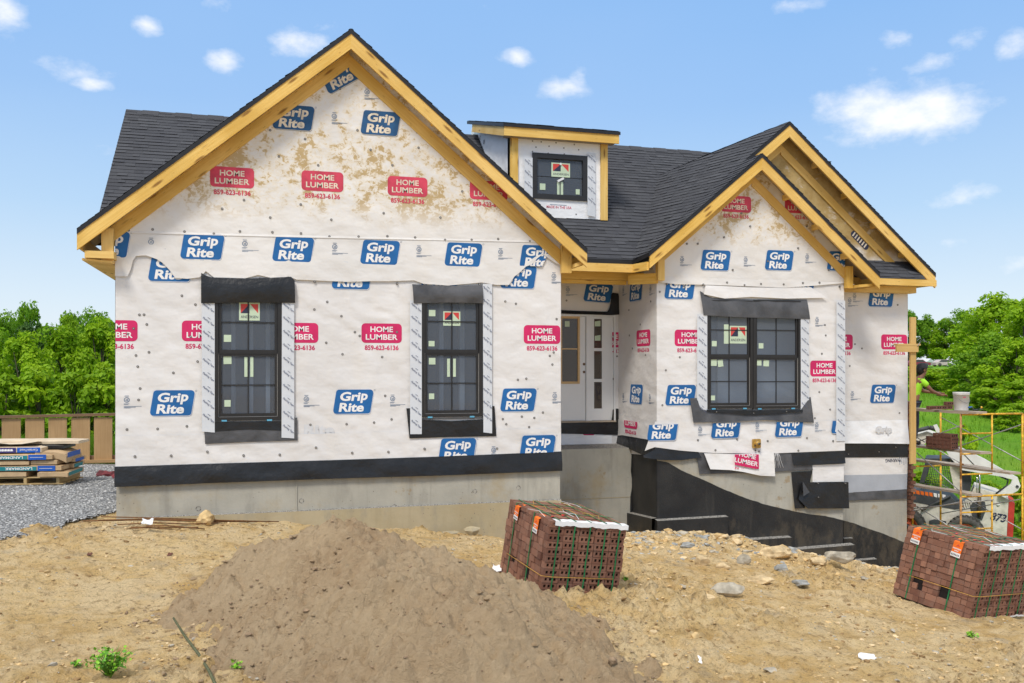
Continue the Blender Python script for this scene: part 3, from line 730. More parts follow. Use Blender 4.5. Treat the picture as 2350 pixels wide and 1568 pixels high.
def window(D, u0, u1, vt, vr, vb_, name='window', labels=(), papers=(), shims=True, fr=None, lab=None):
    """double hung unit whose frame spans u0..u1; vt head, vr meeting rail, vb_ bottom (survey points on plane D)"""
    fr = fr or Fr((0, D, 0), X_, Z_, -Y_)
    x0, z1 = ab(u0, vt, D); x1, _ = ab(u1, vt, D); zb = W((u0+u1)/2, vb_, D).z; zr = W((u0+u1)/2, vr, D).z
    zt = zr+(zr-zb)*.985 if vt is None else W((u0+u1)/2, vt, D).z
    fw = .052; mb = MB()
    for q in (rect(x0, x0+fw, zb, zt), rect(x1-fw, x1, zb, zt), rect(x0+fw, x1-fw, zt-fw, zt), rect(x0+fw, x1-fw, zb, zb+.055)):
        mb.prism(q, fr, -.07, .030, 'frame')
    for q in (rect(x0-.012, x0, zb-.012, zt), rect(x1, x1+.012, zb-.012, zt), rect(x0-.012, x1+.012, zb-.035, zb-.012)):
        mb.prism(q, fr, -.02, .018, 'grey_mem')
    w = mb.build(name, house)
    i0, i1 = x0+fw, x1-fw
    def sash(b0, b1, c):
        mb = MB(); sw = .042
        for q in (rect(i0+.004, i0+sw, b0, b1), rect(i1-sw, i1-.004, b0, b1), rect(i0+sw, i1-sw, b1-sw, b1), rect(i0+sw, i1-sw, b0, b0+sw*1.2)): mb.prism(q, fr, c-.035, c, 'frame')
        cx, cz = (i0+i1)/2, (b0+b1)/2
        mb.prism(rect(cx-.009, cx+.009, b0+sw, b1-sw), fr, c-.02, c-.009, 'frame'); mb.prism(rect(i0+sw, i1-sw, cz-.009, cz+.009), fr, c-.0215, c-.0105, 'frame')
        mb.build('sash', w)
        mb = MB(); mb.face([fr(*p, c-.023) for p in rect(i0+sw-.004, i1-sw+.004, b0+sw-.004, b1-sw+.004)], 'glass'); mb.build('pane', w)
    sash(zr-.012, zt-fw+.003, .006); sash(zb+.056, zr+.028, -.030) if False else sash(zb+.056, zr-.016, .002)
    mb = MB(); mb.prism(rect(i0+.006, i1-.006, zr-.022, zr-.012), fr, -.01, .012, 'frame')
    for q in (rect(i0+.001, i0+.006, zb+.05, zr-.02), rect(i1-.006, i1-.001, zb+.05, zr-.02), rect(i0, i1, zb+.052, zb+.058)): mb.prism(q, fr, -.005, .010, 'frame_edge')
    if shims:
        for a in (i0+.08, i1-.12): mb.prism(rect(a-.035, a+.04, zb-.012, zb+.012), fr, .02, .034, 'bluetab')
    mb.build('weatherstrip', w)
    W_, H_ = i1-i0, zt-zb
    for (fa, fz, sw, sh, rot) in papers:
        mb = MB(); T = xf(i0+fa*W_, zb+fz*H_, rot)
        mb.face([fr(*T(*p), -.014) for p in rect(-sw/2, sw/2, -sh/2, sh/2)], 'sticker'); mb.build('paper_label', w)
    if lab: maker_label(w, fr, i0+lab[0]*W_, zb+lab[1]*H_, lab[2], lab[3], -.012)
    return (x0, x1, zb, zt)
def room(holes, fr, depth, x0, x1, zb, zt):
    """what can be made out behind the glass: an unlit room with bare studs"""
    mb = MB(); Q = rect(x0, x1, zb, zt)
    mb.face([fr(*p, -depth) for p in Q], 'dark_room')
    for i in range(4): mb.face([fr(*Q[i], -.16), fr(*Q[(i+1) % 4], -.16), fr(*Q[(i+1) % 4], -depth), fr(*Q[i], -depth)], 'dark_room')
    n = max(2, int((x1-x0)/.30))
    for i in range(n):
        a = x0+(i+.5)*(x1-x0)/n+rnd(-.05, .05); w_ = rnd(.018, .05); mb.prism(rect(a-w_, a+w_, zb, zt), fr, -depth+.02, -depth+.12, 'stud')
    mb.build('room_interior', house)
wA = window(D1, 493, 645, 662, 809, 965, papers=[(.15, .62, .105, .105, 0), (.15, .455, .115, .115, .02), (.15, .13, .09, .10, 0), (.46, .405, .045, .30, 0), (.56, .405, .045, .30, 0)], lab=(.52, .825, .30, .27))
wB = window(D1, 967, 1106, 660, 808, 957, papers=[(.14, .80, .105, .10, 0), (.13, .565, .095, .085, 0), (.14, .43, .105, .105, 0), (.13, .16, .085, .09, 0), (.44, .38, .045, .29, 0), (.55, .38, .045, .29, 0)], lab=(.50, .76, .28, .23))
xm = W(1726, 830, D2).x
uM0, uM1 = 1723, 1729
wC = window(D2, 1621, 1726, 690, 818, 938, papers=[(.14, .60, .10, .10, 0), (.13, .425, .12, .12, .0), (.29, .42, .11, .13, .12), (.10, .10, .10, .09, 0), (.44, .69, .11, .36, 0)], lab=(.72, .685, .36, .33))
wD = window(D2, 1727, 1836, 690, 819, 938, papers=[(.15, .58, .10, .10, 0), (.10, .425, .11, .11, 0), (.27, .42, .12, .12, -.04)])
def merge_hole(*hs): return (min(h[0] for h in hs)+.02, max(h[1] for h in hs)-.02, min(h[2] for h in hs)+.02, max(h[3] for h in hs)-.02)
hA, hB, hC = merge_hole(wA), merge_hole(wB), merge_hole(wC, wD)

# ---- left front wall
zb1 = W(1287, 1062, D1).z
zb0 = W(265, 1090, D1).z
zbot = min(zb0, zb1)
def gline(x): return lz(x)-.08
out1 = [(XL, zbot), (XR1, zbot), (XR1, gline(XR1)), (LG[0], LG[1]-.08), (XL, gline(XL))]
room([], f1, .75, XL+.2, XR1-.2, zbot+.1, EZ-.1)
mb = MB(); wall_faces(mb, f1, out1, [hA, hB], 'wrap_low')
cl1 = out1
G1 = [(392, 617), (396, 925), (811, 922), (1190, 918), (808, 636), (1190, 636), (1010, 641)]
for u, v in G1: grip(mb, f1, *ab(u, v, D1), cl1)
wx_ = lambda u: W(u, 800, D1).x
for u, v, u0, u1 in [(262, 759, 265, 492), (469, 760, 265, 492), (682, 764, 646, 960), (876, 765, 646, 960), (1244, 768, 1110, 1287)]: lumber(mb, f1, *ab(u, v, D1), rect(max(wx_(u0), XL), min(wx_(u1), XR1), zbot, EZ))
for u, v in [(291, 918), (703, 916), (901, 915), (1273, 909), (1271, 634), (1186, 560)]: emblem(mb, f1, *ab(u, v, D1), cl1)
rg = random.Random(4)
pts = []
for i in range(70):
    u, v = rg.uniform(275, 1280), rg.uniform(660, 1030)
    if 455 < u < 690 or 930 < u < 1140: continue
    pts.append(ab(u, v, D1))
pts += [ab(285+i*72+rg.uniform(-8, 8), 985-i*2+rg.uniform(-3, 3), D1) for i in range(14) if not (2 < i < 6 or 8 < i < 12)]
nails(mb, f1, pts)
# double thickness shows as ghosts of the print below
T = xf(*ab(733, 987, D1)); put_text(mb, f1, 'Rite', T, 0, 0, .46, .17, .0025, 'faint', None, .05)
mb.build('gable_wall', house)
# second, lower sheet along the bottom
mb = MB(); fL = Fr((0, D1, 0), X_, Z_, -Y_)
top = [ab(u, v, D1) for u, v in ((265, 1001), (450, 998), (700, 996), (920, 991), (1100, 987), (1287, 983))]
bot = [ab(u, v, D1) for u, v in ((265, 1074), (700, 1062), (920, 1055), (1287, 1040))]
flap(mb, f1, top, bot, 'wrap_low', .012, .012, 40, 4, .006, 3)
bclip = [ab(700, 1059, D1), ab(1287, 1037, D1), ab(1287, 900, D1), ab(700, 900, D1)]
for u, v in ((1049, 1033), (1233, 1025)): grip(mb, f1, *ab(u, v, D1), bclip, c0=.024)
for u, v in ((1030, 1034), (1132, 1033)): emblem(mb, f1, *ab(u, v, D1), bclip, c0=.022)
nails(mb, f1, [ab(310+i*83, 1045-i*2.2+rg.uniform(-8, 8), D1) for i in range(12)], .024)
mb.build('wrap_sheet', house)
# upper sheet over the gable, torn at both lower corners
def c7(x, y): return ((270+x/2.613)/1.0894, (560+y/2.613)/1.0894)
def c8(x, y): return ((820+x/2.613)/1.0894, (560+y/2.613)/1.0894)
low = [c7(48, 342), c7(75, 345), c7(130, 345), c7(150, 300), c7(165, 240), c7(185, 212), c7(250, 208), c7(320, 232), c7(360, 258), c7(400, 300), c7(440, 354), c7(520, 360), c7(600, 350), c7(640, 310), c7(720, 372), c7(860, 366), c7(980, 335), c7(1100, 362), c7(1180, 345), c7(1230, 365), c7(1430, 374),
       c8(120, 380), c8(270, 376), c8(400, 376), c8(560, 370), c8(620, 392), c8(780, 404), c8(1000, 384), c8(1100, 400), c8(1180, 400), c8(1215, 345), c8(1250, 318), c8(1290, 280), c8(1330, 265), c8(1365, 225), c8(1400, 200), c8(1450, 235), c8(1490, 262), c8(1524, 272)]
low = [ab(u, v, D1) for u, v in low]; low[0] = (XL-.002, low[0][1]); low[-1] = (XR1+.002, low[-1][1])
mb = MB(); cS = .020; dense = []
for i in range(len(low)-1):
    for k in range(3): t = k/3; dense.append((low[i][0]+(low[i+1][0]-low[i][0])*t, low[i][1]+(low[i+1][1]-low[i][1])*t))
dense.append(low[-1]); zline = W(700, 560, D1).z
vs, fs = [], []
for i, (a, b) in enumerate(dense):
    w = (float(fbm(a*5, 3.3, 5, 3))-.5)
    zt_ = gline(a)-.01
    for t in (0, .06, .2, .45): vs.append(f1(a, b+(zline-b)*t*(1/.45) if b < zline else b+t*.2, cS+(.020*w+.010)*(1-t/.45)))
    vs.append(f1(a, max(zline+.05, b+.12) if zt_ > max(zline+.05, b+.12) else zt_, cS))
for i in range(len(dense)-1):
    for j in range(4): fs.append((i*5+j, (i+1)*5+j, (i+1)*5+j+1, i*5+j+1))
mb.raw(vs, fs, 'wrap', sm=True)
zz = zline+.05
mb.face([f1(*q, cS) for q in clip(clip([(XL, zz), (XR1, zz), (XR1, gline(XR1)), (LG[0], LG[1]-.08), (XL, gline(XL))], 0, -1, -zz), 0, 1, 99)], 'wrap')
cu = [(XL, zbot), (XR1, zbot), (XR1, gline(XR1)), (LG[0], LG[1]-.09), (XL, gline(XL))]
for u, v in ((246, 561), (465, 567), (673, 573), (872, 580), (1063, 585), (1233, 590)): grip(mb, f1, *ab(u, v, D1), cu if u < 1200 else [(XL, W(0, 560, D1).z), (ab(1240, 600, D1)[0]+.02, ab(1225, 612, D1)[1]), (ab(1259, 566, D1)[0], ab(1259, 580, D1)[1]), (ab(1259, 500, D1)[0], ab(1259, 500, D1)[1]), (XL, ab(1259, 500, D1)[1])], c0=cS+.004)
for u, v in ((674, 271), (873, 284)): grip(mb, f1, *ab(u, v, D1), cu, c0=cS+.004, old=True)
grip(mb, f1, *ab(780, 172, D1), cu, rot=R(33), c0=cS+.004, old=True)
for u, v in ((533, 408), (740, 417), (935, 429), (1121, 438)): lumber(mb, f1, *ab(u, v, D1), cu, c0=cS+.004, old=True)
for u, v in ((347, 556), (562, 560), (768, 567), (961, 573), (1148, 579), (767, 268), (842, 212), (960, 290)): emblem(mb, f1, *ab(u, v, D1), cu, c0=cS+.004)
for u, v in ((610, 605), (808, 612)): put_text(mb, f1, 'Grip', xf(*ab(u, v, D1), 0, .15), 0, 0, .44, .15, cS+.0035, 'faint', None, .05)
pts = [ab(290+i*66+rg.uniform(-6, 6), 528+i*1.9+rg.uniform(-4, 4), D1) for i in range(15)]
pts += [ab(470+i*63, 640+i*1.2+rg.uniform(-3, 4), D1) for i in range(12)]
pts += [ab(u, v, D1) for u, v in ((700, 200), (780, 205), (620, 300), (700, 320), (850, 345), (900, 380), (730, 380), (640, 360), (960, 340), (820, 300), (510, 480), (620, 500), (760, 505), (880, 490), (1010, 500), (1060, 440), (560, 460), (690, 470))]
nails(mb, f1, pts, cS+.007)
# horizontal lap line in the upper sheet
flap(mb, f1, [ab(u, v, D1) for u, v in ((300, 531), (700, 541), (1230, 553))], [ab(u, v, D1) for u, v in ((300, 536), (700, 546), (1230, 557))], 'wrap', cS+.002, cS+.009, 40, 2, .004, 9)
mb.build('wrap_sheet', house)

# ---- flashing tapes and black flaps round the openings
def tape(u0, u1, v0, v1, D, seed=0, fr=None, c=.036, text=True, flip=False):
    fr = fr or Fr((0, D, 0), X_, Z_, -Y_)
    (a0, b1), (a1, _) = ab(u0, v0, D), ab(u1, v0, D); b0 = W((u0+u1)/2, v1, D).z
    mb = MB(); flap(mb, fr, [(a0, b1), (a1, b1)], [(a0+rnd(-.01, .01), b0), (a1, b0-rnd(0, .02))], 'tape', c, c+.003, 3, 14, .004, seed)
    if text:
        z = b1-.10; ca = (a0+a1)/2
        while z > b0+.10:
            T = xf(ca+.012, z, R(50) if flip else R(-38)); put_text(mb, fr, 'Flashing Tape', T, 0, -.012, .195 if a1-a0 > .14 else .15, .036, c+.0085, 'tape_ink', rect(a0+.004, a1-.004, b0, b1), .012)
            put(mb, fr, [T(*p) for p in rect(-.05, .0, .03, .036)], c+.0085, 'tape_ink', rect(a0+.004, a1-.004, b0, b1)); z -= .205
    return mb.build('flashing_tape', house)
def mem(D, top, bot, name='flashing_flap', m='black', c0=.02, c1=.032, n=18, amp=.016, seed=0, fr=None, scr=(), bulge=.0):
    fr = fr or Fr((0, D, 0), X_, Z_, -Y_); mb = MB()
    flap(mb, fr, [ab(u, v, D) for u, v in top], [ab(u, v, D) for u, v in bot], m, c0, c1, n, 7, amp, seed, bulge)
    for u, v in scr: nails(mb, fr, [ab(u, v, D)], c1+.01, .012)
    return mb.build(name, house)
tape(463, 493, 690, 990, D1, 1); tape(647, 675, 690, 1004, D1, 2)
tape(940, 967, 690, 996, D1, 3); tape(1107, 1128, 652, 992, D1, 4)
mem(D1, [(462, 627), (480, 637), (580, 640), (668, 636), (676, 645)], [(462, 697), (560, 695), (677, 696)], 'flashing_flap', 'black', .036, .055, seed=1, bulge=.025)
mem(D1, [(468, 962), (580, 972), (682, 958)], [(471, 1019), (580, 1014), (683, 1011)], 'flashing_flap', 'grey_mem', .026, .030, seed=2, amp=.003)
mem(D1, [(494, 967), (570, 968), (648, 966)], [(494, 990), (570, 985), (648, 988)], 'flashing_flap', 'black', .034, .036, seed=21, amp=.004)
mem(D1, [(945, 653), (1030, 657), (1106, 655)], [(948, 697), (1030, 695), (1107, 697)], 'flashing_flap', 'grey_mem', .036, .05, seed=3, bulge=.025)
mem(D1, [(932, 937), (943, 937), (948, 962), (1035, 966), (1115, 962), (1126, 932), (1134, 932)], [(939, 1006), (1035, 1003), (1138, 1001)], 'flashing_flap', 'black', .026, .030, n=30, seed=4, amp=.003)
# bottom band of black membrane
mem(D1, [(263, 1071), (480, 1064), (760, 1056), (1030, 1047), (1288, 1036)], [(264, 1117), (480, 1108), (760, 1098), (1030, 1090), (1288, 1080)], 'membrane_strip', 'black', .020, .060, 60, .022, 5, bulge=.010)
# side of the left wing
XLo, XRo = XL-.004, XR+.004
mb = MB(); mb.face([(XLo, D1, zbot), (XLo, D1, gline(XL)), (XLo, BACKY-.4, gline(XL)), (XLo, BACKY-.4, zbot)], 'wrap_low')
mb.face([(XLo, vb.y+.2, main_z(vb.y+.2)-.14), (XLo, RY, RZ-.14), (XLo, BACKY-.5, EZ)], 'wrap_low')
mb.face([(XR1+.004, D1, zbot), (XR1+.004, D4, zbot), (XR1+.004, D4, EZ+.3), (XR1+.004, D1, gline(XR1))], 'wrap_low')
mb.face([(XRo, D3, zbot-.6), (XRo, BACKY-.4, zbot-.6), (XRo, BACKY-.4, EZ), (XRo, D3, EZ)], 'wrap_low')

mb.face([(XLo, BACKY-.4, zbot), (XRo, BACKY-.4, zbot), (XRo, BACKY-.4, EZ), (XLo, BACKY-.4, EZ)], 'wrap_low')
mb.build('side_wall', house)

# ---- foundation of the left wing
GB = CZ-4.6
mb = MB(); ztop = zbot+.05
led = [ab(u, v, D1) for u, v in ((265, 1191), (440, 1184), (700, 1180), (900, 1171), (1100, 1160), (1287, 1147))]
za = [W(265, 1191, D1).z, W(1287, 1147, D1).z]
mb.face([f1(XL+.01, za[0]-.3, -.012), f1(XR1-.01, za[1]-.3, -.012), f1(XR1-.01, ztop, -.012), f1(XL+.01, ztop, -.012)], 'conc')
mb.face([(XL+.01, D1+.012, GB), (XL+.01, D1+.012, ztop), (XL+.01, BACKY, ztop), (XL+.01, BACKY, GB)], 'conc')
mb.face([(XR1-.01, D1+.012, GB), (XR1-.01, D4+2, GB), (XR1-.01, D4+2, ztop), (XR1-.01, D1+.012, ztop)], 'conc')
mb.prism(rect(W(681, 1150, D1).x-.010, W(681, 1150, D1).x+.006, za[0]-.1, ztop), f1, -.012, .004, 'conc')
for u, v in ((692, 1150), (905, 1163), (455, 1168), (1090, 1128), (1190, 1120)):
    a, b = ab(u, v, D1); ring(mb, f1, xf(a, b), 0, 0, .026, .040, -.010, 'ledge', None, 12)
mb.build('foundation', house)
mb = MB(); fl = Fr((0, D1, 0), X_, Z_, -Y_)
l0, l1 = za
mb.face([f1(XL+.3, GB, .03), f1(XR1, GB, .03), f1(XR1, l1, .03), f1(XL+.3, l0, .03)], 'conc_low')
mb.face([f1(XL+.3, l0, .03), f1(XR1, l1, .03), f1(XR1, l1+.012, -.013), f1(XL+.3, l0+.012, -.013)], 'ledge')
mb.face([f1(XR1, GB, .03), f1(XR1, GB, -1), f1(XR1, l1, -1), f1(XR1, l1, .03)], 'conc_low')
mb.build('footing', house)
# ---- porch: back wall with door, sidelight, slab
zsl = W(1365, 1030, D2+1.15).z
mb = MB(); xa = W(1419, 900, D4).x
dz0, dz1 = W(1340, 966, D4).z, W(1340, 722, D4).z
dx0, dx1 = W(1240, 900, D4).x, W(1412, 900, D4).x
o4 = rect(XR1-.3, XB+.02, zsl-.1, EZ+.3)
wall_faces(mb, f4, o4, [(dx0+.02, dx1-.02, dz0, dz1)], 'wrap_low', depth=.1)
grip(mb, f4, *ab(1373, 672, D4), o4, rot=R(-3)); lumber(mb, f4, *ab(1399, 780, D4), rect(W(1405, 900, D4).x, XB, zsl, EZ))
emblem(mb, f4, *ab(1303, 665, D4), o4)
nails(mb, f4, [ab(u, v, D4) for u, v in ((1300, 690), (1416, 818), (1408, 870), (1417, 940), (1409, 770))])
mb.build('porch_wall', house)
mem(D4, [(1285, 712), (1330, 714), (1398, 716), (1402, 672), (1418, 674)], [(1285, 720), (1400, 724), (1426, 722)], 'flashing_flap', 'black', .03, .05, 24, .01, 8)
mem(D4, [(1287, 968), (1404, 966), (1406, 938), (1419, 938)], [(1287, 995), (1405, 998), (1420, 998)], 'flashing_flap', 'black', .012, .02, 20, .01, 9)
mb = MB(); mb.face([f4(*ab(u, v, D4), .006) for u, v in ((1280, 996), (1404, 995), (1404, 1018), (1280, 1021))], 'wrap_white')
put(mb, f4, [ab(u, v, D4) for u, v in ((1336, 995), (1366, 995), (1362, 999), (1340, 999))], .008, 'crim', None); mb.build('wrap_sheet', house)
door = MB(); fd = f4
jl, jr = dx1-.035, dx1
mull0, mull1 = W(1345, 900, D4).x, W(1357, 900, D4).x
for q in (rect(dx0, dx1, dz1-.04, dz1), rect(jl, jr, dz0, dz1-.04), rect(dx0, dx0+.04, dz0, dz1-.04), rect(mull0, mull1, dz0, dz1-.04)): door.prism(q, fd, -.06, .022, 'white')
door.prism(rect(dx0, dx1, dz0-.03, dz0), fd, -.06, .05, 'plank')
dfr = door.build('door_frame', house)
L0, L1 = dx0+.04, mull0-.006
g0, g1 = W(1249, 800, D4).x, W(1331, 800, D4).x; h0, h1 = W(1310, 881, D4).z, W(1310, 726, D4).z
mb = MB(); wall_faces(mb, fd, rect(L0, L1, dz0+.004, dz1-.045), [(g0, g1, h0, h1)], 'white', -.02, .03)
p0, p1 = W(1255, 920, D4).x, W(1323, 920, D4).x; q0, q1 = W(1300, 948, D4).z, W(1300, 912, D4).z
for d, a in ((0, -.018), (.03, -.024), (.045, -.016)): mb.prism(rect(p0+d, p1-d, q0+d, q1-d), fd, -.03, a, 'white')
dr = mb.build('door', house)
mb = MB(); s = .045
for q in (rect(g0, g0+s, h0, h1), rect(g1-s, g1, h0, h1), rect(g0+s, g1-s, h0, h0+s), rect(g0+s, g1-s, h1-s, h1)): mb.prism(q, fd, -.03, -.004, 'doorwood')
gm = (g0+g1)/2; hm = W(1310, 801, D4).z
for q in (rect(W(1289, 800, D4).x-.012, W(1289, 800, D4).x+.012, h0+s, h1-s), ): mb.prism(q, fd, -.026, -.008, 'doorwood')
mb.prism(rect(g0+s, g1-s, hm-.012, hm+.012), fd, -.0275, -.0095, 'doorwood'); mb.build('glazing_frame', dr)
mb = MB(); mb.face([fd(*p, -.027) for p in rect(g0, g1, h0, h1)], 'glass_door'); mb.build('pane', dr)
mb = MB(); mb.face([fd(*p, -.021) for p in [ab(u, v, D4) for u, v in ((1297, 750), (1308, 750), (1308, 737), (1297, 737))]], 'sticker'); mb.build('paper_label', dr)
for v in (836, 854):
    mb = MB(); a, b = ab(1341, v, D4); mb.face([fd(a+.027*math.cos(t), b+.027*math.sin(t), -.0185) for t in [i*math.pi/8 for i in range(16)]], 'brass'); mb.build('lock_hole', dr)
s0, s1 = mull1+.005, jl-.004; k0, k1 = W(1364, 800, D4).x, W(1382, 800, D4).x
rows = [(732, 799), (806, 870), (877, 938)]
hs = [(k0, k1, W(1373, b, D4).z, W(1373, a, D4).z) for a, b in rows]
mb = MB(); wall_faces(mb, fd, rect(s0, s1, dz0+.004, dz1-.045), hs, 'white', -.015, .03); sl = mb.build('sidelight', house)
for h in hs:
    mb = MB(); mb.face([fd(*p, -.03) for p in rect(*h)], 'glass_door'); mb.build('pane', sl)
for v in (775, 742):
    mb = MB(); mb.face([fd(*p, -.026) for p in [ab(u, w, D4) for u, w in ((1366, v+7), (1379, v+7), (1379, v-6), (1366, v-4))]], 'sticker'); mb.build('paper_label', sl)
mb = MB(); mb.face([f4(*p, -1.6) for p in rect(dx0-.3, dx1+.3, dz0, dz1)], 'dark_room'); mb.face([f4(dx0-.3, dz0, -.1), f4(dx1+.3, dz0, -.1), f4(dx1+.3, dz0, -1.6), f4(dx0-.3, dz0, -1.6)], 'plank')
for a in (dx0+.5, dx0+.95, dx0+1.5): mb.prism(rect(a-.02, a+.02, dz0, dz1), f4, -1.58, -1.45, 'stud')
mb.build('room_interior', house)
DS = D2+1.15                                       # front of the porch slab
mb = MB(); fs_ = Fr((0, DS, 0), X_, Z_, -Y_)
mb.face([fs_(XR1-.2, GB, 0), fs_(XB+.1, GB, 0), fs_(XB+.1, zsl, 0), fs_(XR1-.2, zsl, 0)], 'conc')
mb.face([(XR1-.2, DS, zsl), (XB+.1, DS, zsl), (XB+.1, D4, zsl+.03), (XR1-.2, D4, zsl+.03)], 'ledge')
za_ = W(1370, 1143, DS).z
mb.face([fs_(XR1-.2, za_, .006), fs_(XB, za_, .006), fs_(XB, za_-.012, .006), fs_(XR1-.2, za_-.012, .006)], 'conc_low')
mb.build('porch_slab', house)
# ---- return wall of the bump
mb = MB(); ob = [(-D4, W(1419, 1000, D4).z-.35), (-D2, W(1507, 1046, D2).z), (-D2, EZ+.1), (-D4, EZ+.1)]
mb.face([fb(*p, 0) for p in ob], 'wrap_low')
grip(mb, fb, *abx(1460, 668), ob); grip(mb, fb, *abx(1461, 905), ob); lumber(mb, fb, *abx(1477, 776), ob)
for u, v in ((1431, 665), (1493, 663), (1431, 910), (1492, 912)): emblem(mb, fb, *abx(u, v), ob)
nails(mb, fb, [abx(u, v) for u, v in ((1444, 712), (1445, 770), (1452, 800), (1482, 815), (1470, 745), (1468, 970), (1485, 976), (1494, 692))])
mb.build('gable_wall', house)
mb = MB(); flap(mb, fb, [abx(1420, 997), abx(1507, 1012)], [abx(1420, 1017), abx(1507, 1056)], 'black', .02, .05, 14, 5, .015, 31); mb.build('membrane_strip', house)
mb = MB(); flap(mb, fb, [abx(1419, 962), abx(1507, 974)], [abx(1419, 999), abx(1507, 1020)], 'wrap_low', .008, .02, 12, 4, .008, 33)
lumber(mb, fb, *abx(1450, 965), [(-D4, 0), (-D2, 0), (-D2, abx(1507, 975)[1]), (-D4, abx(1419, 962)[1])], c0=.024); mb.build('wrap_sheet', house)
# foundation of the bump and far corner, tarred
ztb = W(1507, 1042, D2).z
mb = MB()
mb.face([fb(*p, -.012) for p in rect(-DS-.3, -D2+.0, GB, ztb)], 'tar'); 
mb.face([f2(XB+.012, GB, -.012), f2(XB2-.012, GB, -.012), f2(XB2-.012, ztb+.3, -.012), f2(XB+.012, ztb+.3, -.012)], 'conc')
mb.face([(XB2-.012, D2+.012, GB), (XB2-.012, D3+.1, GB), (XB2-.012, D3+.1, ztb), (XB2-.012, D2+.012, ztb)], 'conc')
mb.face([f3(XB2-.05, GB-.4, -.012), f3(XR-.01, GB-.4, -.012), f3(XR-.01, ztb+.3, -.012), f3(XB2-.05, ztb+.3, -.012)], 'conc')
mb.face([(XR-.012, D3+.012, GB-.4), (XR-.012, BACKY, GB-.4), (XR-.012, BACKY, ztb), (XR-.012, D3+.012, ztb)], 'conc')
fdn = mb.build('foundation', house)
def c3(x, y): return ((1560+x/3.092)/1.0894, (1040+y/3.092)/1.0894)
def c3w(x, y, D): return ab(*c3(x, y), D)
line = [(262, 345), (300, 352), (345, 362), (440, 420), (600, 490), (760, 560), (900, 620), (1100, 688), (1260, 725), (1420, 757), (1560, 775), (1700, 808), (1790, 832), (1900, 876), (2000, 908), (2115, 955), (2186, 985)]
def band(D, x0, x1, xl, xr):
    up = [(x0, None)]+[p for p in line if x0 < p[0] < x1]+[(x1, None)]
    def yat(x):
        for i in range(len(line)-1):
            if line[i][0] <= x <= line[i+1][0]:
                t = (x-line[i][0])/(line[i+1][0]-line[i][0]); return line[i][1]+(line[i+1][1]-line[i][1])*t
        return line[0][1] if x < line[0][0] else line[-1][1]
    xs = sorted({x0, x1} | {p[0] for p in line if x0 < p[0] < x1} | {x0+i*(x1-x0)/90 for i in range(91)})
    pts = []
    for x in xs: a, b = c3w(x, yat(x), D); pts.append((a, b+.015*(float(fbm(a*9, 0, 3, 3))-.5)))
    pts[0] = (xl, pts[0][1]); pts[-1] = (xr, pts[-1][1]); return pts
mb = MB()
for D, fr, x0, x1, xl, xr in ((D2, f2, 262, 1701, XB, XB2-.012), (D3, f3, 1701, 2186, XB2-.012, XR)):
    pts = band(D, x0, x1, xl, xr)
    for i in range(len(pts)-1): mb.face([fr(pts[i][0], GB-.3, -.008), fr(pts[i+1][0], GB-.3, -.008), fr(*pts[i+1], -.008), fr(*pts[i], -.008)], 'tar')
mb.build('tar_coating', house)
def lower(D, fr, pts, cst, m='tar'):              # a lower pour standing proud, with its rough ledge
    pts = [c3w(*p, D) for p in pts]; mb = MB(); (a0, b0), (a1, b1) = pts
    mb.face([fr(a0, GB-.2, cst), fr(a1, GB-.2, cst), fr(a1, b1, cst), fr(a0, b0, cst)], m)
    for a, s in ((a0, 1), (a1, 1)): mb.face([fr(a, GB-.2, cst), fr(a, GB-.2, -.01), fr(a, b0 if a == a0 else b1, -.01), fr(a, b0 if a == a0 else b1, cst)], m)
    mb.face([fr(a0, b0, cst), fr(a1, b1, cst), fr(a1, b1+.018, -.009), fr(a0, b0+.018, -.009)], 'ledge')
    mb.build('footing', house)
lower(D2, f2, [(240, 806), (785, 774)], .10); lower(D2, f2, [(785, 962), (1272, 932)], .11); lower(D2, f2, [(1285, 1027), (1752, 988)], .13); lower(D3, f3, [(1775, 1115), (1937, 1101)], .08)
lower(D3, f3, [(1694, 948), (1762, 944)], .03)
mb = MB(); a = fb(-DS, GB, .06); zz = W(1450, 1180, DS).z
mb.face([fb(-DS-.02, GB, .09), fb(-D2, GB, .09), fb(-D2, abx(1507, 1190)[1], .09), fb(-DS-.02, abx(1450, 1177)[1], .09)], 'tar')
mb.face([fb(-D2, abx(1507, 1190)[1], .09), fb(-DS-.02, abx(1450, 1177)[1], .09), fb(-DS-.02, abx(1450, 1177)[1]+.01, -.02), fb(-D2, abx(1507, 1190)[1]+.01, -.02)], 'ledge')
mb.build('footing', house)
mb = MB(); a0, b0 = ab(1450, 1040, DS)             # tar run down the porch corner
pts = [(W(1442, 900, DS).x, GB), (XB+.02, GB), (XB+.02, W(1450, 1035, DS).z), (W(1449, 900, DS).x, W(1449, 1042, DS).z), (W(1447, 900, DS).x, W(1449, 1080, DS).z), (W(1451, 900, DS).x, W(1449, 1110, DS).z), (W(1446, 900, DS).x, W(1449, 1140, DS).z)]
mb.face([fs_(*p, .010) for p in pts], 'tar'); mb.build('tar_coating', house)

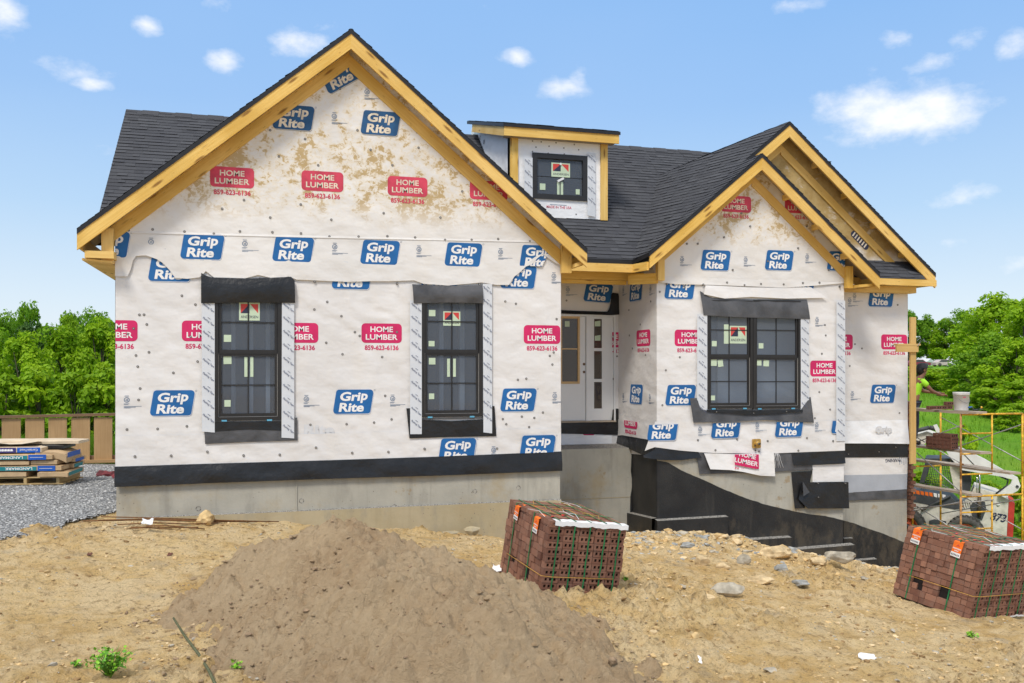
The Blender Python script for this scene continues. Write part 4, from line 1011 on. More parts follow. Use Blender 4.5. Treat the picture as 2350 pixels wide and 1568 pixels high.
# ---- front of the bump
zB = W(1700, 1040, D2).z
gl2 = lambda x: SPK.z-P*abs(x-SPK.x)-.08
hC2 = hC
o2 = [(XB, zB), (XB2, zB), (XB2, gl2(XB2)), (SPK.x, SPK.z-.08), (XB, gl2(XB))]
room([], f2, .80, XB+.15, XB2-.15, zB+.1, EZ-.1)
mb = MB(); wall_faces(mb, f2, o2, [hC2], 'wrap_low')
for u, v in ((1560, 663), (1562, 907), (1838, 650)): grip(mb, f2, *ab(u, v, D2), o2, rot=0 if u < 1700 else R(172))
for u, v in ((1584, 776), (1892, 846)): lumber(mb, f2, *ab(u, v, D2), [(XB, zB), (W(1620, 800, D2).x, zB), (W(1620, 800, D2).x, EZ), (XB, EZ)] if u < 1700 else [(XB, zB), (W(1918, 800, D2).x, zB), (W(1918, 800, D2).x, EZ), (XB, EZ)])
for u, v in ((1875, 735), ): emblem(mb, f2, *ab(u, v, D2), o2)
rg = random.Random(9)
nails(mb, f2, [ab(u, v, D2) for u, v in ((1514, 670), (1528, 850), (1560, 820), (1893, 746), (1895, 770), (1886, 812), (1905, 940), (1520, 930), (1870, 960), (1880, 900))])
mb.build('gable_wall', house)
mb = MB(); c0 = .014
flap(mb, f2, [ab(u, v, D2) for u, v in ((1503, 968), (1590, 966), (1700, 970), (1800, 968), (1937, 965))], [ab(u, v, D2) for u, v in ((1478, 1035), (1500, 1026), (1560, 1034), (1640, 1040), (1780, 1040), (1937, 1034))], 'wrap_low', .012, .03, 40, 6, .008, 14)
for u, v in ((1519, 987), (1664, 982), (1809, 980), (1937, 972)): grip(mb, f2, *ab(u, v, D2), [(XB-.2, W(1600, 1030, D2).z), (XB2, W(1600, 1030, D2).z), (XB2, W(1900, 966, D2).z), (W(1600, 960, D2).x, W(1600, 972, D2).z), (XB-.2, W(1510, 975, D2).z)], c0=.034)
for u, v in ((1605, 985), (1736, 976), (1872, 976)): emblem(mb, f2, *ab(u, v, D2), None, c0=.034)
nails(mb, f2, [ab(u, v, D2) for u, v in ((1530, 1000), (1600, 1010), (1690, 1008), (1760, 1012), (1850, 1005), (1910, 1012), (1640, 1033), (1740, 1036), (1830, 1034))], .036)
mb.build('wrap_sheet', house)
cS = .018; mb = MB()
low2 = [ab(u, v, D2) for u, v in ((1507, 648), (1550, 653), (1620, 654), (1700, 657), (1800, 661), (1870, 656), (1937, 650))]
zl2 = W(1700, 640, D2).z
flap(mb, f2, [(a, zl2) for a, b in low2], low2, 'wrap', cS, cS+.012, 30, 4, .010, 22)
mb.face([f2(*q, cS) for q in clip(o2, 0, -1, -zl2)], 'wrap')
flap(mb, f2, [ab(u, v, D2) for u, v in ((1618, 655), (1720, 660), (1860, 660))], [ab(u, v, D2) for u, v in ((1612, 676), (1660, 686), (1720, 682), (1800, 686), (1895, 684))], 'wrap_low', .022, .052, 24, 5, .008, 26)
for u, v in ((1641, 598), (1787, 598), (1486, 598), (1928, 600)): grip(mb, f2, *ab(u, v, D2), o2, c0=cS+.004)
for u, v in ((1688, 469), (1833, 472)): lumber(mb, f2, *ab(u, v, D2), o2, c0=cS+.004, old=True)
for u, v in ((1564, 596), (1710, 597), (1851, 590)): emblem(mb, f2, *ab(u, v, D2), o2, c0=cS+.004)
nails(mb, f2, [ab(1530+i*44+rg.uniform(-6, 6), 651+rg.uniform(-3, 8), D2) for i in range(10)]+[ab(u, v, D2) for u, v in ((1600, 560), (1660, 545), (1720, 520), (1735, 430), (1760, 600), (1830, 570), (1700, 490), (1575, 560), (1850, 520), (1680, 620), (1900, 620))], cS+.016)
mb.build('wrap_sheet', house)
tape(1598, 1621, 722, 960, D2, 5); tape(1835, 1854, 722, 955, D2, 6); tape(1917, 1937, 690, 1012, D2, 7)
mem(D2, [(1605, 668), (1630, 684), (1720, 688), (1850, 688)], [(1612, 724), (1700, 729), (1790, 731), (1856, 733)], 'flashing_flap', 'grey_mem', .022, .045, seed=6, n=24, amp=.012, bulge=.01)
mem(D2, [(1581, 914), (1598, 913), (1604, 938), (1640, 944), (1730, 952), (1830, 945), (1852, 911), (1858, 911)], [(1588, 970), (1680, 968), (1750, 964), (1864, 970)], 'flashing_flap', 'grey_mem', .036, .06, n=36, seed=7, amp=.006)
mem(D2, [(1618, 940), (1730, 942), (1838, 940)], [(1618, 944), (1725, 953), (1838, 945)], 'flashing_flap', 'black', .062, .066, seed=27, amp=.003, scr=((1640, 945), (1725, 948), (1800, 944)))
# strips and scraps below the bump wrap
mem(D2, [(1475, 1046), (1510, 1026), (1560, 1034), (1602, 1038)], [(1476, 1050), (1520, 1056), (1560, 1056), (1608, 1050)], 'membrane_strip', 'black', .022, .05, seed=10, n=14)
mem(D2, [(1597, 1040), (1750, 1041), (1850, 1040)], [(1604, 1088), (1740, 1085), (1865, 1078)], 'membrane_strip', 'grey_mem', .012, .016, seed=11, amp=.004)
mem(D2, [(1815, 1038), (1937, 1034)], [(1818, 1068), (1870, 1066), (1937, 1063)], 'membrane_strip', 'black', .024, .05, seed=12)
mem(D2, [(1700, 1042), (1775, 1042)], [(1706, 1062), (1770, 1066)], 'flashing_flap', 'black', .02, .03, seed=18)
mb = MB(); v_ = flap(mb, f2, [ab(u, v, D2) for u, v in ((1614, 1040), (1680, 1042), (1774, 1038))], [ab(u, v, D2) for u, v in ((1625, 1076), (1672, 1078), (1700, 1082), (1740, 1091), (1773, 1092))], 'wrap', .03, .09, 24, 6, .03, 13)
lumber(mb, f2, *ab(1708, 1052, D2), [ab(1680, 1075, D2), ab(1735, 1075, D2), ab(1735, 1042, D2), ab(1680, 1042, D2)], c0=.10, rot=R(-12)); mb.build('torn_wrap_scrap', house)
mb = MB()
for q in range(5):
    a, b = ab(1776+q*1.5, 1040, D2); pth = [f2(a, b, .05)]
    for j in range(1, 6): pth.append(f2(a+j*.018*(q-1.6)*.5+rnd(-.008, .008), b-j*.055, .06+rnd(0, .02)))
    mb.tube(pth, .003, 'pw', 4)
mb.build('loose_thread', house)
mb = MB(); mb.face([f2(*c3w(x, y, D2), .010) for x, y in ((1455, 380), (1698, 370), (1698, 508), (1455, 512))], 'wrap_low'); mb.build('wrap_sheet', house)
mem(D2, [c3(1292, 435), c3(1455, 425)], [c3(1315, 715), c3(1390, 712)], 'flashing_flap', 'black', .006, .02, seed=15)
mem(D2, [c3(1375, 512), c3(1500, 510), c3(1727, 510)], [c3(1335, 640), c3(1400, 712), c3(1560, 712), c3(1727, 712)], 'flashing_flap', 'black', .03, .07, seed=16, n=22, amp=.03, scr=(c3(1485, 517), c3(1695, 519), c3(1485, 625)))
mb = MB(); mb.face([f2(*c3w(x, y, D2), .075+.02*i) for i, (x, y) in enumerate(((1365, 505), (1412, 585), (1360, 615)))], 'grey_mem'); mb.build('flashing_flap', house)
# hose bibb / rough-in box below the window
mb = MB(); a, b = c3w(1014, 212, D2); fo = Fr(f2(a, b, 0), X_, Z_, -Y_)
mb.prism(rrect(.17, .17, .02), fo, .03, .06, 'brassy'); T_ = Matrix.Translation(fo(0, 0, 0)) @ Matrix.Rotation(R(90), 4, 'X')
mb.lathe([(0, .12), (.045, .12), (.05, .10), (.05, .05)], T_, 'brassy', 16); mb.lathe([(.018, .17), (.02, .12)], T_, 'nail', 12)
mb.tube([fo(-.05, -.05, .07), fo(-.02, .05, .09), fo(.06, .02, .075)], .012, 'nail', 6); mb.tube([fo(-.02, -.08, .05), fo(-.03, -.14, .06)], .014, 'nail', 6)
mb.build('pipe_outlet', house)
# ---- far right wall
zF = c3w(1950, 210, D3)[1]
gl3 = lambda x: Bz-P*abs(x-BPK.x)-.08
o3 = [(XB2-.3, zF), (XR, zF), (XR, min(gl3(XR), EZ+.35)), (XR, gl3(XR)), (BPK.x, Bz-.08), (XB2-.3-1.6, gl3(XB2-1.9))]
o3 = [(XB2-2.4, zF), (XR, zF), (XR, gl3(XR)), (BPK.x, Bz-.08), (XB2-2.4, gl3(XB2-2.4))]
mb = MB(); wall_faces(mb, f3, o3, [], 'wrap_low')
for u, v in ((2022, 683), (2026, 904)): grip(mb, f3, *ab(u, v, D3), o3)
for u, v in ((1926, 785), (2052, 785)): lumber(mb, f3, *ab(u, v, D3), o3)
for u, v in ((1961, 680), (1956, 905), (1950, 690)): emblem(mb, f3, *ab(u, v, D3), o3)
nails(mb, f3, [ab(u, v, D3) for u, v in ((1962, 790), (1978, 800), (2064, 948), (2066, 970), (1950, 840), (2060, 700), (1998, 690))])
mb.build('gable_wall', house)
mb = MB(); c0 = .016                              # upper part of the far gable: bare stained board over wrap
zt3 = W(2000, 640, D3).z
mb.face([f3(*q, .012) for q in clip(clip(o3, 0, -1, -(CZ+1.95)), -1, 0, -(XB2-2.4))], 'stained_board')
mb.build('sheathing', house)
mb = MB(); mb.prism(rrect(.5, .13, .06), Fr(f3(*ab(1972, 552, D3), .014), Vector((1, 0, -.84)).normalized(), Vector((.84, 0, 1)).normalized(), -Y_), 0, .004, 'navy')
for i in range(6): mb.prism(rect(-.2+i*.07, -.17+i*.07, -.05, .05), Fr(f3(*ab(1972, 552, D3), .019), Vector((1, 0, -.84)).normalized(), Vector((.84, 0, 1)).normalized(), -Y_), 0, .002, 'pw_old')
mb.build('printed_stamp', house)
mb = MB(); flap(mb, f3, [c3w(1700, 42, D3), c3w(2188, 30, D3)], [c3w(1700, 212, D3), c3w(1950, 212, D3), c3w(2198, 216, D3)], 'wrap_white', .010, .03, 20, 6, .012, 41)
grip_c = c3w(1995, 110, D3); put_text(mb, f3, 'Grip', xf(*grip_c), 0, 0, .4, .17, .05, 'faint', None, .05); mb.build('wrap_sheet', house)
mem(D3, [c3(1700, 208), c3(2190, 212)], [c3(1700, 322), c3(2192, 318)], 'membrane_strip', 'black', .012, .02, seed=17, scr=(c3(1730, 295), c3(1965, 278), c3(2095, 242)))
mb = MB(); mb.face([f3(*c3w(x, y, D3), .006) for x, y in ((1700, 320), (2188, 318), (2188, 465), (1700, 465))], 'wrap_low')
mb.face([f3(*c3w(x, y, D3), .010) for x, y in ((1700, 458), (2188, 450), (2184, 566), (1730, 594), (1700, 590))], 'grey_wrap')
T = xf(*c3w(2080, 345, D3), R(180)); put_text(mb, f3, 'WARNING', T, 0, 0, .38, .07, .008, 'navy', None, .03)
for i in range(4):
    a, b = c3w(2130+i*16, 340, D3); mb.face([f3(*p, .008) for p in rect(a-.006, a+.006, b-.10+.02*(i % 2), b+.06)], 'inkblue')
mb.build('wrap_sheet', house)
mem(D3, [c3(1730, 592), c3(2184, 566)], [c3(1732, 655), c3(2182, 640)], 'membrane_strip', 'grey_mem', .012, .02, seed=19)
# brick veneer being laid up the far side, its racked end seen from the front
mb = MB(); z = W(2095, 1190, D3-.05).z; zt_ = W(2095, 922, D3-.05).z; rg = random.Random(2); i = 0
while z < zt_:
    o = rg.uniform(-.01, .03)+(.05 if i % 2 else 0)+(.05 if z < CZ-1.9 else 0)
    mb.box((XR+.035, D3+.05-o, z), (XR+.035+.095+(.02 if i % 2 else 0), BACKY-2, z+.066), 'brick', None, rg.random())
    mb.box((XR+.045, D3+.07, z+.066), (XR+.120, BACKY-2, z+.078), 'mortar'); z += .078; i += 1
mb.build('brick_veneer', house)

# ---- dormer
dp = Wp(1393, 507, (0, -P, 1), vb.z-P*vb.y); DD = dp.y; fd = Fr((0, DD, 0), X_, Z_, -Y_)
dl, drr = W(1170, 450, DD).x, W(1393, 450, DD).x; zdb = dp.z; ztl = W(1170, 300, DD).z; ztr = W(1393, 322, DD).z; ztd = (ztl+ztr)/2
dorm_slope = .28
backy = DD+3.2
mb = MB(); wD0 = (W(1221, 400, DD).x, W(1347, 400, DD).x, W(1284, 459, DD).z, W(1284, 355, DD).z)
wall_faces(mb, fd, rect(dl, drr, zdb-.05, ztd), [(wD0[0]+.02, wD0[1]-.02, wD0[2]+.02, wD0[3]-.02)], 'wrap_white')
put_text(mb, fd, 'MADE IN THE USA', xf(*ab(1283, 476, DD)), 0, 0, .5, .05, .004, 'crim_old', None, .01)
put(mb, fd, [ab(u, v, DD) for u, v in ((1262, 470), (1300, 472), (1300, 471), (1262, 469))], .004, 'inkblue', None)
nails(mb, fd, [ab(u, v, DD) for u, v in ((1222, 324), (1242, 326), (1276, 328), (1318, 332), (1230, 338), (1260, 336), (1294, 340), (1328, 344), (1222, 348), (1258, 352), (1295, 354), (1322, 492))], .004, .014)
mb.build('dormer_wall', house)
mb = MB(); mb.face([(dl, DD, zdb-.05), (dl, DD, ztd), (dl, backy, ztd+dorm_slope*3.2), (dl, backy, zdb)], 'wrap_white')
fdl = Fr((dl, 0, 0), -Y_, Z_, -X_)
for i, s in enumerate('VSA'): put_text(mb, fdl, s, xf(*((lambda p: (-p.y, p.z))(Wx(1102+(i % 2)*9, 317+i*9, dl))), R(-90)), 0, 0, .10, .085, .004, 'navy', None, .02)
mb.build('dormer_wall', house); mb = MB(); mb.face([(drr, DD, zdb-.05), (drr, DD, ztd), (drr, backy, ztd+dorm_slope*3.2), (drr, backy, zdb)], 'wrap_white')
mb.build('dormer_wall', house)
cw = W(1188, 400, DD).x-dl
bd('corner_board', (dl, DD-.04, zdb), (dl, DD-.04, ztd), (1, 0, 0), cw, (0, 1, 0), .038)
bd('corner_board', (drr-cw*.92, DD-.04, zdb), (drr-cw*.92, DD-.04, ztd), (1, 0, 0), cw*.92, (0, 1, 0), .038)
yo = DD-.22
r0, r1 = W(1157, 290, yo), W(1421, 306, yo); zf = (W(1157, 285, yo).z+W(1421, 303, yo).z)/2
bd('fascia_board', (r0.x, yo, zf-.215), (r1.x, yo, zf-.215), (0, 1, 0), .04, (0, 0, 1), .165)
Ls = 2.6
bd('fascia_board', (r0.x, yo+.04, zf-.215), (r0.x, yo+Ls, zf-.215+dorm_slope*Ls), (1, 0, 0), .04, (0, 0, 1), .165)
bd('fascia_board', (r1.x-.04, yo+.04, zf-.215), (r1.x-.04, yo+Ls, zf-.215+dorm_slope*Ls), (1, 0, 0), .04, (0, 0, 1), .165)
tri_ = [(r0.x-.02, yo-.02, zf+.01), (r1.x+.02, yo-.02, zf+.01), (r1.x+.02, yo+Ls+.4, zf+.01+dorm_slope*(Ls+.4)), (r0.x-.02, yo+Ls+.4, zf+.01+dorm_slope*(Ls+.4))]
mb = shingles('roof', [tri_], seed=14, DZ=.04); slab(mb, tri_, t=.065); mb.build('dormer_roof', house)
mb = MB(); mb.board((r0.x+.05, yo+.05, zf-.2), (r1.x-.05, yo+.05, zf-.2), (0, 1, 0), .2, (0, 0, 1), .02, 'plank'); mb.build('soffit_board', house)
def dwin():
    x0, x1, zb, zt = wD0; mb = MB(); fw = (x1-x0)*.085
    for q in (rect(x0, x0+fw, zb, zt), rect(x1-fw, x1, zb, zt), rect(x0+fw, x1-fw, zt-fw, zt), rect(x0+fw, x1-fw, zb, zb+fw)): mb.prism(q, fd, -.06, .035, 'frame')
    w = mb.build('window', house)
    mb = MB(); mb.face([fd(*p, -.01) for p in rect(x0+fw-.005, x1-fw+.005, zb+fw-.005, zt-fw+.005)], 'glass'); mb.build('pane', w)
    mb = MB(); cx = (x0+x1)/2; mb.prism(rect(cx-.008, cx+.008, zb+fw, zt-fw), fd, -.02, -.004, 'frame'); mb.prism(rect(x0+fw, x1-fw, (zb+zt)/2-.006, (zb+zt)/2+.006), fd, -.021, -.005, 'frame'); mb.build('grille', w)
    maker_label(w, fd, cx+.02, zb+.66*(zt-zb), (x1-x0)*.34, (zt-zb)*.31, .0)
    for fa, fz, sw, sh, rot in ((.19, .27, .11, .12, 0), (.83, .2, .08, .10, 0), (.475, .24, .05, .28, 0), (.54, .24, .05, .28, 0)):
        mb = MB(); T = xf(x0+fa*(x1-x0), zb+fz*(zt-zb), rot); mb.face([fd(*T(*p), -.002) for p in rect(-sw/2, sw/2, -sh/2, sh/2)], 'sticker'); mb.build('paper_label', w)
    mb = MB(); T = xf(x0+.51*(x1-x0), zb+.44*(zt-zb), R(28)); mb.prism([T(*p) for p in rect(-.07, .07, -.02, .02)], fd, .0, .03, 'plastic'); mb.build('sash_lock', w); mb = MB()
    mb.prism([(p[0]+.0, p[1]+.35*(zt-zb)) for p in [T(*q) for q in rect(-.02, .02, -.018, .018)]], fd, .0, .02, 'plastic'); mb.build('sash_lock', w)
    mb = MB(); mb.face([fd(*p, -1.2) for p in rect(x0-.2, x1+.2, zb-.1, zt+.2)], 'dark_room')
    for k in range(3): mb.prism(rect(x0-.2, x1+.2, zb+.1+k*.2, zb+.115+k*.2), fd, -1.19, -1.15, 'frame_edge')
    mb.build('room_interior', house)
dwin()
tape(1202, 1221, 362, 455, DD, 8); tape(1347, 1365, 352, 496, DD, 9)
# ---------------------------------------------------------------- THE GROUND
def gp(u, v, Z): p = Wz(u, v, Z); return (p.x, p.y, p.z)
CTRL = [(XL, D1, CZ-2.15), (1.3, D1, CZ-2.42), (XR1, D1, CZ-2.82), (XB, D2-.6, CZ-2.95), (XB+1.9, D2-.7, CZ-3.36), (XB2, D2-.6, CZ-3.86), (XR, D3-.4, CZ-4.30), (XB+.3, DS, CZ-3.15), (6.0, DS-.1, CZ-3.1),
        (3.5, 10.1, CZ-2.58), (8.4, 10.3, CZ-3.06), (8.46, 9.1, CZ-3.12), (9.5, 9.3, CZ-3.20), (9.4, 10.4, CZ-3.15), (7.0, 11.8, CZ-3.05), (6.2, 9., CZ-2.86), (8.5, 8., CZ-3.08), (-1.1, 8.4, CZ-2.5), (-3, 6.5, CZ-2.42), (1, 6.2, CZ-2.55), (4, 6., CZ-2.8), (-6, 6, CZ-2.4), (1, 3, CZ-2.5), (5, 2, CZ-2.9), (-5, 2, CZ-2.4),
        (-4.4, 10.6, CZ-2.15), (-5.5, 16, CZ-2.1), (-3, 17, CZ-2.1), (-8, 12, CZ-2.15), (-5, 21, CZ-2.12), (-12, 20, CZ-2.2), (-4, 28, CZ-2.5), (-15, 40, CZ-3.0), (0, 45, CZ-2.9), (-40, 60, CZ-3.),
        (15.3, 16.4, CZ-4.15), (14, 14.4, CZ-4.0), (17, 18, CZ-4.38), (15.8, 19.2, CZ-4.25), (16, 12, CZ-4.0), (20, 20, CZ-3.9), (20, 12, CZ-4.1), (25, 30, CZ-2.45), (33, 34, CZ-1.9), (40, 45, CZ-1.2), (30, 20, CZ-3.6), (50, 60, CZ-.4), (70, 80, CZ+.6), (60, 40, CZ-1.), (25, 45, CZ-1.5), (45, 85, CZ+.3), (20, 80, CZ-1.5),
        (0, 120, CZ-2.), (-80, 120, CZ-2.5), (100, 120, CZ+1.2), (8, 20, CZ-3.3), (3, 18, CZ-2.8), (10, 28, CZ-3.)]
_P = np.array(CTRL)
def _tps(d2): return .5*d2*np.log(d2+1e-9)
_n = len(_P); _A = np.zeros((_n+3, _n+3)); _d = ((_P[:, None, :2]-_P[None, :, :2])**2).sum(-1)
_A[:_n, :_n] = _tps(_d)+np.eye(_n)*.12; _A[:_n, _n] = 1; _A[:_n, _n+1:] = _P[:, :2]; _A[_n, :_n] = 1; _A[_n+1:, :_n] = _P[:, :2].T
_S = np.linalg.solve(_A, np.concatenate([_P[:, 2], [0, 0, 0]]))
def gbase(x, y):
    x = np.clip(np.asarray(x, float), -90, 110); y = np.clip(np.asarray(y, float), -8, 130)
    sh = x.shape; q = np.stack([x.ravel(), y.ravel()], 1); out = np.zeros(len(q))
    for i in range(0, len(q), 20000):
        b = q[i:i+20000]; d = ((b[:, None]-_P[None, :, :2])**2).sum(-1)
        out[i:i+20000] = _tps(d) @ _S[:_n]+_S[_n]+b @ _S[_n+1:]
    return out.reshape(sh)
def grass_mask(x, y):                                  # 1 = meadow, 0 = bare dirt
    n = (fbm(x*.5, y*.5, 3, 3)-.5)*2.2
    right = np.clip((x-14.9+n*.5-(y-15)*.02)*1.2, 0, 1)*np.clip((y-12.8+n)*.8, 0, 1)
    left = np.clip((y-23.3+n*.2)*1.5, 0, 1)
    return np.clip(np.maximum(right, left), 0, 1)
def berm(x, y):                                        # rubble thrown up against the right foundation
    t = np.clip((x-5.2)/.9, 0, 1)*np.clip((12.9-x)/1., 0, 1); d = y-(13.55+np.clip(x-11, 0, 3)*.28)
    return t*.15*np.exp(-(d/.75)**2)
def ground(x, y):
    x = np.asarray(x, float); y = np.asarray(y, float)
    g = grass_mask(x, y); near = np.clip((26-np.hypot(x-3, y-10))/8, 0, 1)
    pat = np.clip((fbm(x*.8, y*.8, 25, 3)-.38)*4, .25, 1.6)
    rough = .10*(fbm(x*.7, y*.7, 21, 3)-.5)+.10*(fbm(x*2.3, y*2.3, 31, 3)-.5)+pat*(.26*np.abs(fbm(x*5, y*7, 41, 3)-.5)+.15*(fbm(x*11, y*15, 51, 3)-.5))
    rub = np.clip(berm(x, y)*5, 0, 1)*.16*(fbm(x*3.2, y*3.2, 61, 3)-.42)
    front = np.where(x > -3.6, 12.47+1.78*(x+3.14), 11.65+.35*(x+3.6)); rough = rough*(1-.85*np.clip((y-front)*1.2, 0, 1)*np.clip((XL+.6-x)*2, 0, 1))
    return gbase(x, y)+rough*near*(1-.7*g)+berm(x, y)+rub+g*.12*(fbm(x*.5, y*.5, 71, 3)-.5)
def gz(x, y): return float(ground(np.array([x]), np.array([y]))[0])
def axis(lo, hi, a, b, st):
    core = list(np.arange(a, b, st)); L, r_ = [], []
    d = st
    p = a
    while p > lo: d *= 1.18; p -= d; L.append(p)
    d = st; p = core[-1]
    while p < hi: d *= 1.18; p += d; r_.append(p)
    return np.array(L[::-1]+core+r_)
def sheet(name, xs, ys, zf, keep=None, mats=('dirt',), attr=None, kind='structure'):
    Xg, Yg = np.meshgrid(xs, ys); Zg = zf(Xg, Yg); nx, ny = len(xs), len(ys)
    v = np.stack([Xg.ravel(), Yg.ravel(), Zg.ravel()], 1)
    i = np.arange(ny-1)[:, None]*nx+np.arange(nx-1)[None, :]; f = np.stack([i, i+1, i+1+nx, i+nx], -1).reshape(-1, 4)
    if keep is not None:
        k = keep(Xg, Yg).ravel(); f = f[k[f].all(1)]
        used = np.unique(f); mp_ = -np.ones(len(v), int); mp_[used] = np.arange(len(used)); v = v[used]; f = mp_[f]
    else: used = None
    me = bpy.data.meshes.new(name); me.vertices.add(len(v)); me.vertices.foreach_set('co', v.ravel())
    me.loops.add(f.size); me.loops.foreach_set('vertex_index', f.ravel().astype(np.int32)); me.polygons.add(len(f)); me.polygons.foreach_set('loop_start', np.arange(0, f.size, 4, dtype=np.int32))
    me.polygons.foreach_set('use_smooth', np.ones(len(f), bool))
    for m in mats: me.materials.append(M[m])
    for k, fn in (attr or {}).items():
        a = fn(Xg, Yg).ravel(); a = a if used is None else a[used]
        at = me.attributes.new(k, 'FLOAT', 'POINT'); at.data.foreach_set('value', a.astype(np.float32))
    me.update(calc_edges=True); me.validate()
    o = bpy.data.objects.new(name, me); C.collection.objects.link(o)
    if kind: o['kind'] = kind
    return o
def dirt_mat():
    m, nt, b, o = nodes_of('clay ground'); t = NT(nt); v = t.co()
    g = t.n('ShaderNodeAttribute', attribute_name='grass').outputs['Fac']
    c = t.mix(t.mr(t.noise(v, .55, 4), .3, .7), (.66, .43, .165), (.77, .55, .255))
    c = t.mix(t.mr(t.noise(v, .95, 5, .6, .5), .50, .62, 0, .6), c, (.84, .66, .40)); c = t.mix(t.mr(t.noise(v, .8, 6, .65, .3), .47, .36, 0, .6), c, (.52, .325, .12))
    c = t.mix(t.mr(t.noise(v, 3.2, 6, .65), .35, .68, 0, .8), c, (.82, .63, .36))
    c = t.mix(t.mr(t.noise(v, 11, 6, .7), .50, .68, 0, .75), c, (.29, .18, .08))
    c = t.mix(t.mr(t.noise(v, 1.7, 3), .58, .72, 0, .5), c, (.42, .35, .255))
    c = t.mix(t.mr(t.noise(v, 48, 4, .7), .56, .72, 0, .55), c, (.60, .50, .36))
    c = t.mix(t.mr(t.noise(t.co((1, 1.6, 1)), 34, 5, .75), .56, .66, 0, .7), c, (.20, .125, .06))
    gr = t.mix(t.mr(t.noise(v, .5, 4), .3, .7), (.12, .30, .015), (.19, .38, .022))
    gr = t.mix(t.mr(t.noise(v, 9, 5, .7), .4, .7, 0, .6), gr, (.075, .19, .016))
    gr = t.mix(t.mr(t.noise(v, .22, 3), .5, .7, 0, .6), gr, (.27, .36, .05))
    gm = t.mr(t.m('ADD', g, t.m('MULTIPLY', t.m('SUBTRACT', t.noise(v, 4, 5, .7), .5), .8)), .3, .6)
    nt.links.new(t.mix(gm, c, gr), b.inputs['Base Color']); b.inputs['Roughness'].default_value = .95; b.inputs['Specular IOR Level'].default_value = .15
    h = t.m('ADD', t.m('MULTIPLY', t.noise(v, 9, 8, .7), 1.), t.m('MULTIPLY', t.noise(v, 34, 6, .75), .6))
    nt.links.new(t.bump(h, 1., .07), b.inputs['Normal']); return m
M['dirt'] = dirt_mat()
gx = axis(-1500, 1500, -7.5, 15.5, .045); gy = axis(-60, 1600, 5.6, 16.0, .042)
sheet('ground', gx, gy, ground, None, ('dirt',), {'grass': grass_mask})
def rockmesh(rg, n=10, flat=.6, jag=.25):
    import bmesh
    bm = bmesh.new(); bmesh.ops.create_icosphere(bm, subdivisions=n, radius=1)
    s = rg.random()*100
    sx, sy, sz = rg.uniform(.7, 1.2), rg.uniform(.55, 1.), flat*rg.uniform(.6, 1.1)
    cuts = [(Vector((rg.gauss(0, 1), rg.gauss(0, 1), rg.gauss(0, 1))).normalized(), rg.uniform(.45, .85)) for _ in range(9)]
    for w in bm.verts:
        p = w.co.normalized()
        for nrm, d in cuts:
            k = p.dot(nrm)
            if k > d: p = p-nrm*(k-d)
        j = 1+jag*(float(fbm(p.x*2+s, p.y*2+p.z*3, 5, 2))-.5)
        w.co = Vector((p.x*sx*j, p.y*sy*j, p.z*sz*j))
    vs = [tuple(w.co) for w in bm.verts]; fs = [[x.index for x in f.verts] for f in bm.faces]; bm.free(); return vs, fs
M['stone_grey'] = mat('grey limestone', (.42, .375, .295), .9, .3, 8, .6, 30)
M['stone_tan'] = mat('tan clay stone', (.62, .47, .27), .95, .3, 8, .6, 30)
M['stone_blue'] = mat('bluish slate', (.34, .345, .33), .85, .3, 8, .5, 30)
M['clod'] = mat('clay clod', (.60, .42, .20), .95, .25, 10, .8, 30)
M['clod_dk'] = mat('dark damp clod', (.30, .19, .085), .95, .25, 10, .8, 30)
rg = random.Random(11)
small = [rockmesh(rg, 1, .55) for _ in range(8)]
def scatter(name, pts, mats, parent=None):
    mb = MB()
    for (x, y, z, s, m) in pts:
        v, f = small[rg.randrange(len(small))]; T = Matrix.Translation((x, y, z)) @ Matrix.Rotation(rg.uniform(0, 6.28), 4, 'Z') @ Matrix.Rotation(rg.uniform(-.4, .4), 4, 'X') @ Matrix.Scale(s, 4)
        mb.raw(v, f, m, T)
    return mb.build(name, kind='stuff')
# clods and small stones strewn over the clay
pts = []
N = 42000; px = np.array([rg.uniform(-7, 15) for _ in range(N)]); py = np.array([rg.uniform(5.6, 15.2) for _ in range(N)])
dens = fbm(px*.6, py*.6, 81, 3); bz = berm(px, py); zz_ = ground(px, py)
for i in range(N):
    p = (dens[i]-.30)*1.9+bz[i]*4.5
    if rg.random() > p or (py[i] > D1-.15 and px[i] < XR1) or py[i] > D2+.4: continue
    big = bz[i] > .07 and rg.random() < .35
    s = rg.lognormvariate(-4.25, .5); s = min(s*(2.6 if big else 1), .13)
    m = rg.choice(('clod', 'clod', 'clod', 'clod_dk', 'clod_dk', 'stone_tan', 'stone_tan', 'stone_grey')) if not big else rg.choice(('stone_tan', 'stone_tan', 'clod', 'stone_grey', 'stone_blue'))
    pts.append((px[i], py[i], zz_[i]+s*.1, s, m))
scatter('rubble', pts, None)
pts = []
for i in range(4200):
    x, y = rg.uniform(5.2, 12.9), rg.uniform(11.8, 14.8); b = float(berm(np.array([x]), np.array([y]))[0])
    if rg.random() > b*6.5: continue
    s = min(rg.lognormvariate(-3.05, .5), .16); pts.append((x, y, gz(x, y)-s*.1, s, rg.choice(('stone_tan', 'stone_tan', 'clod', 'clod', 'stone_grey', 'stone_blue'))))
scatter('bank_rubble', pts, None)
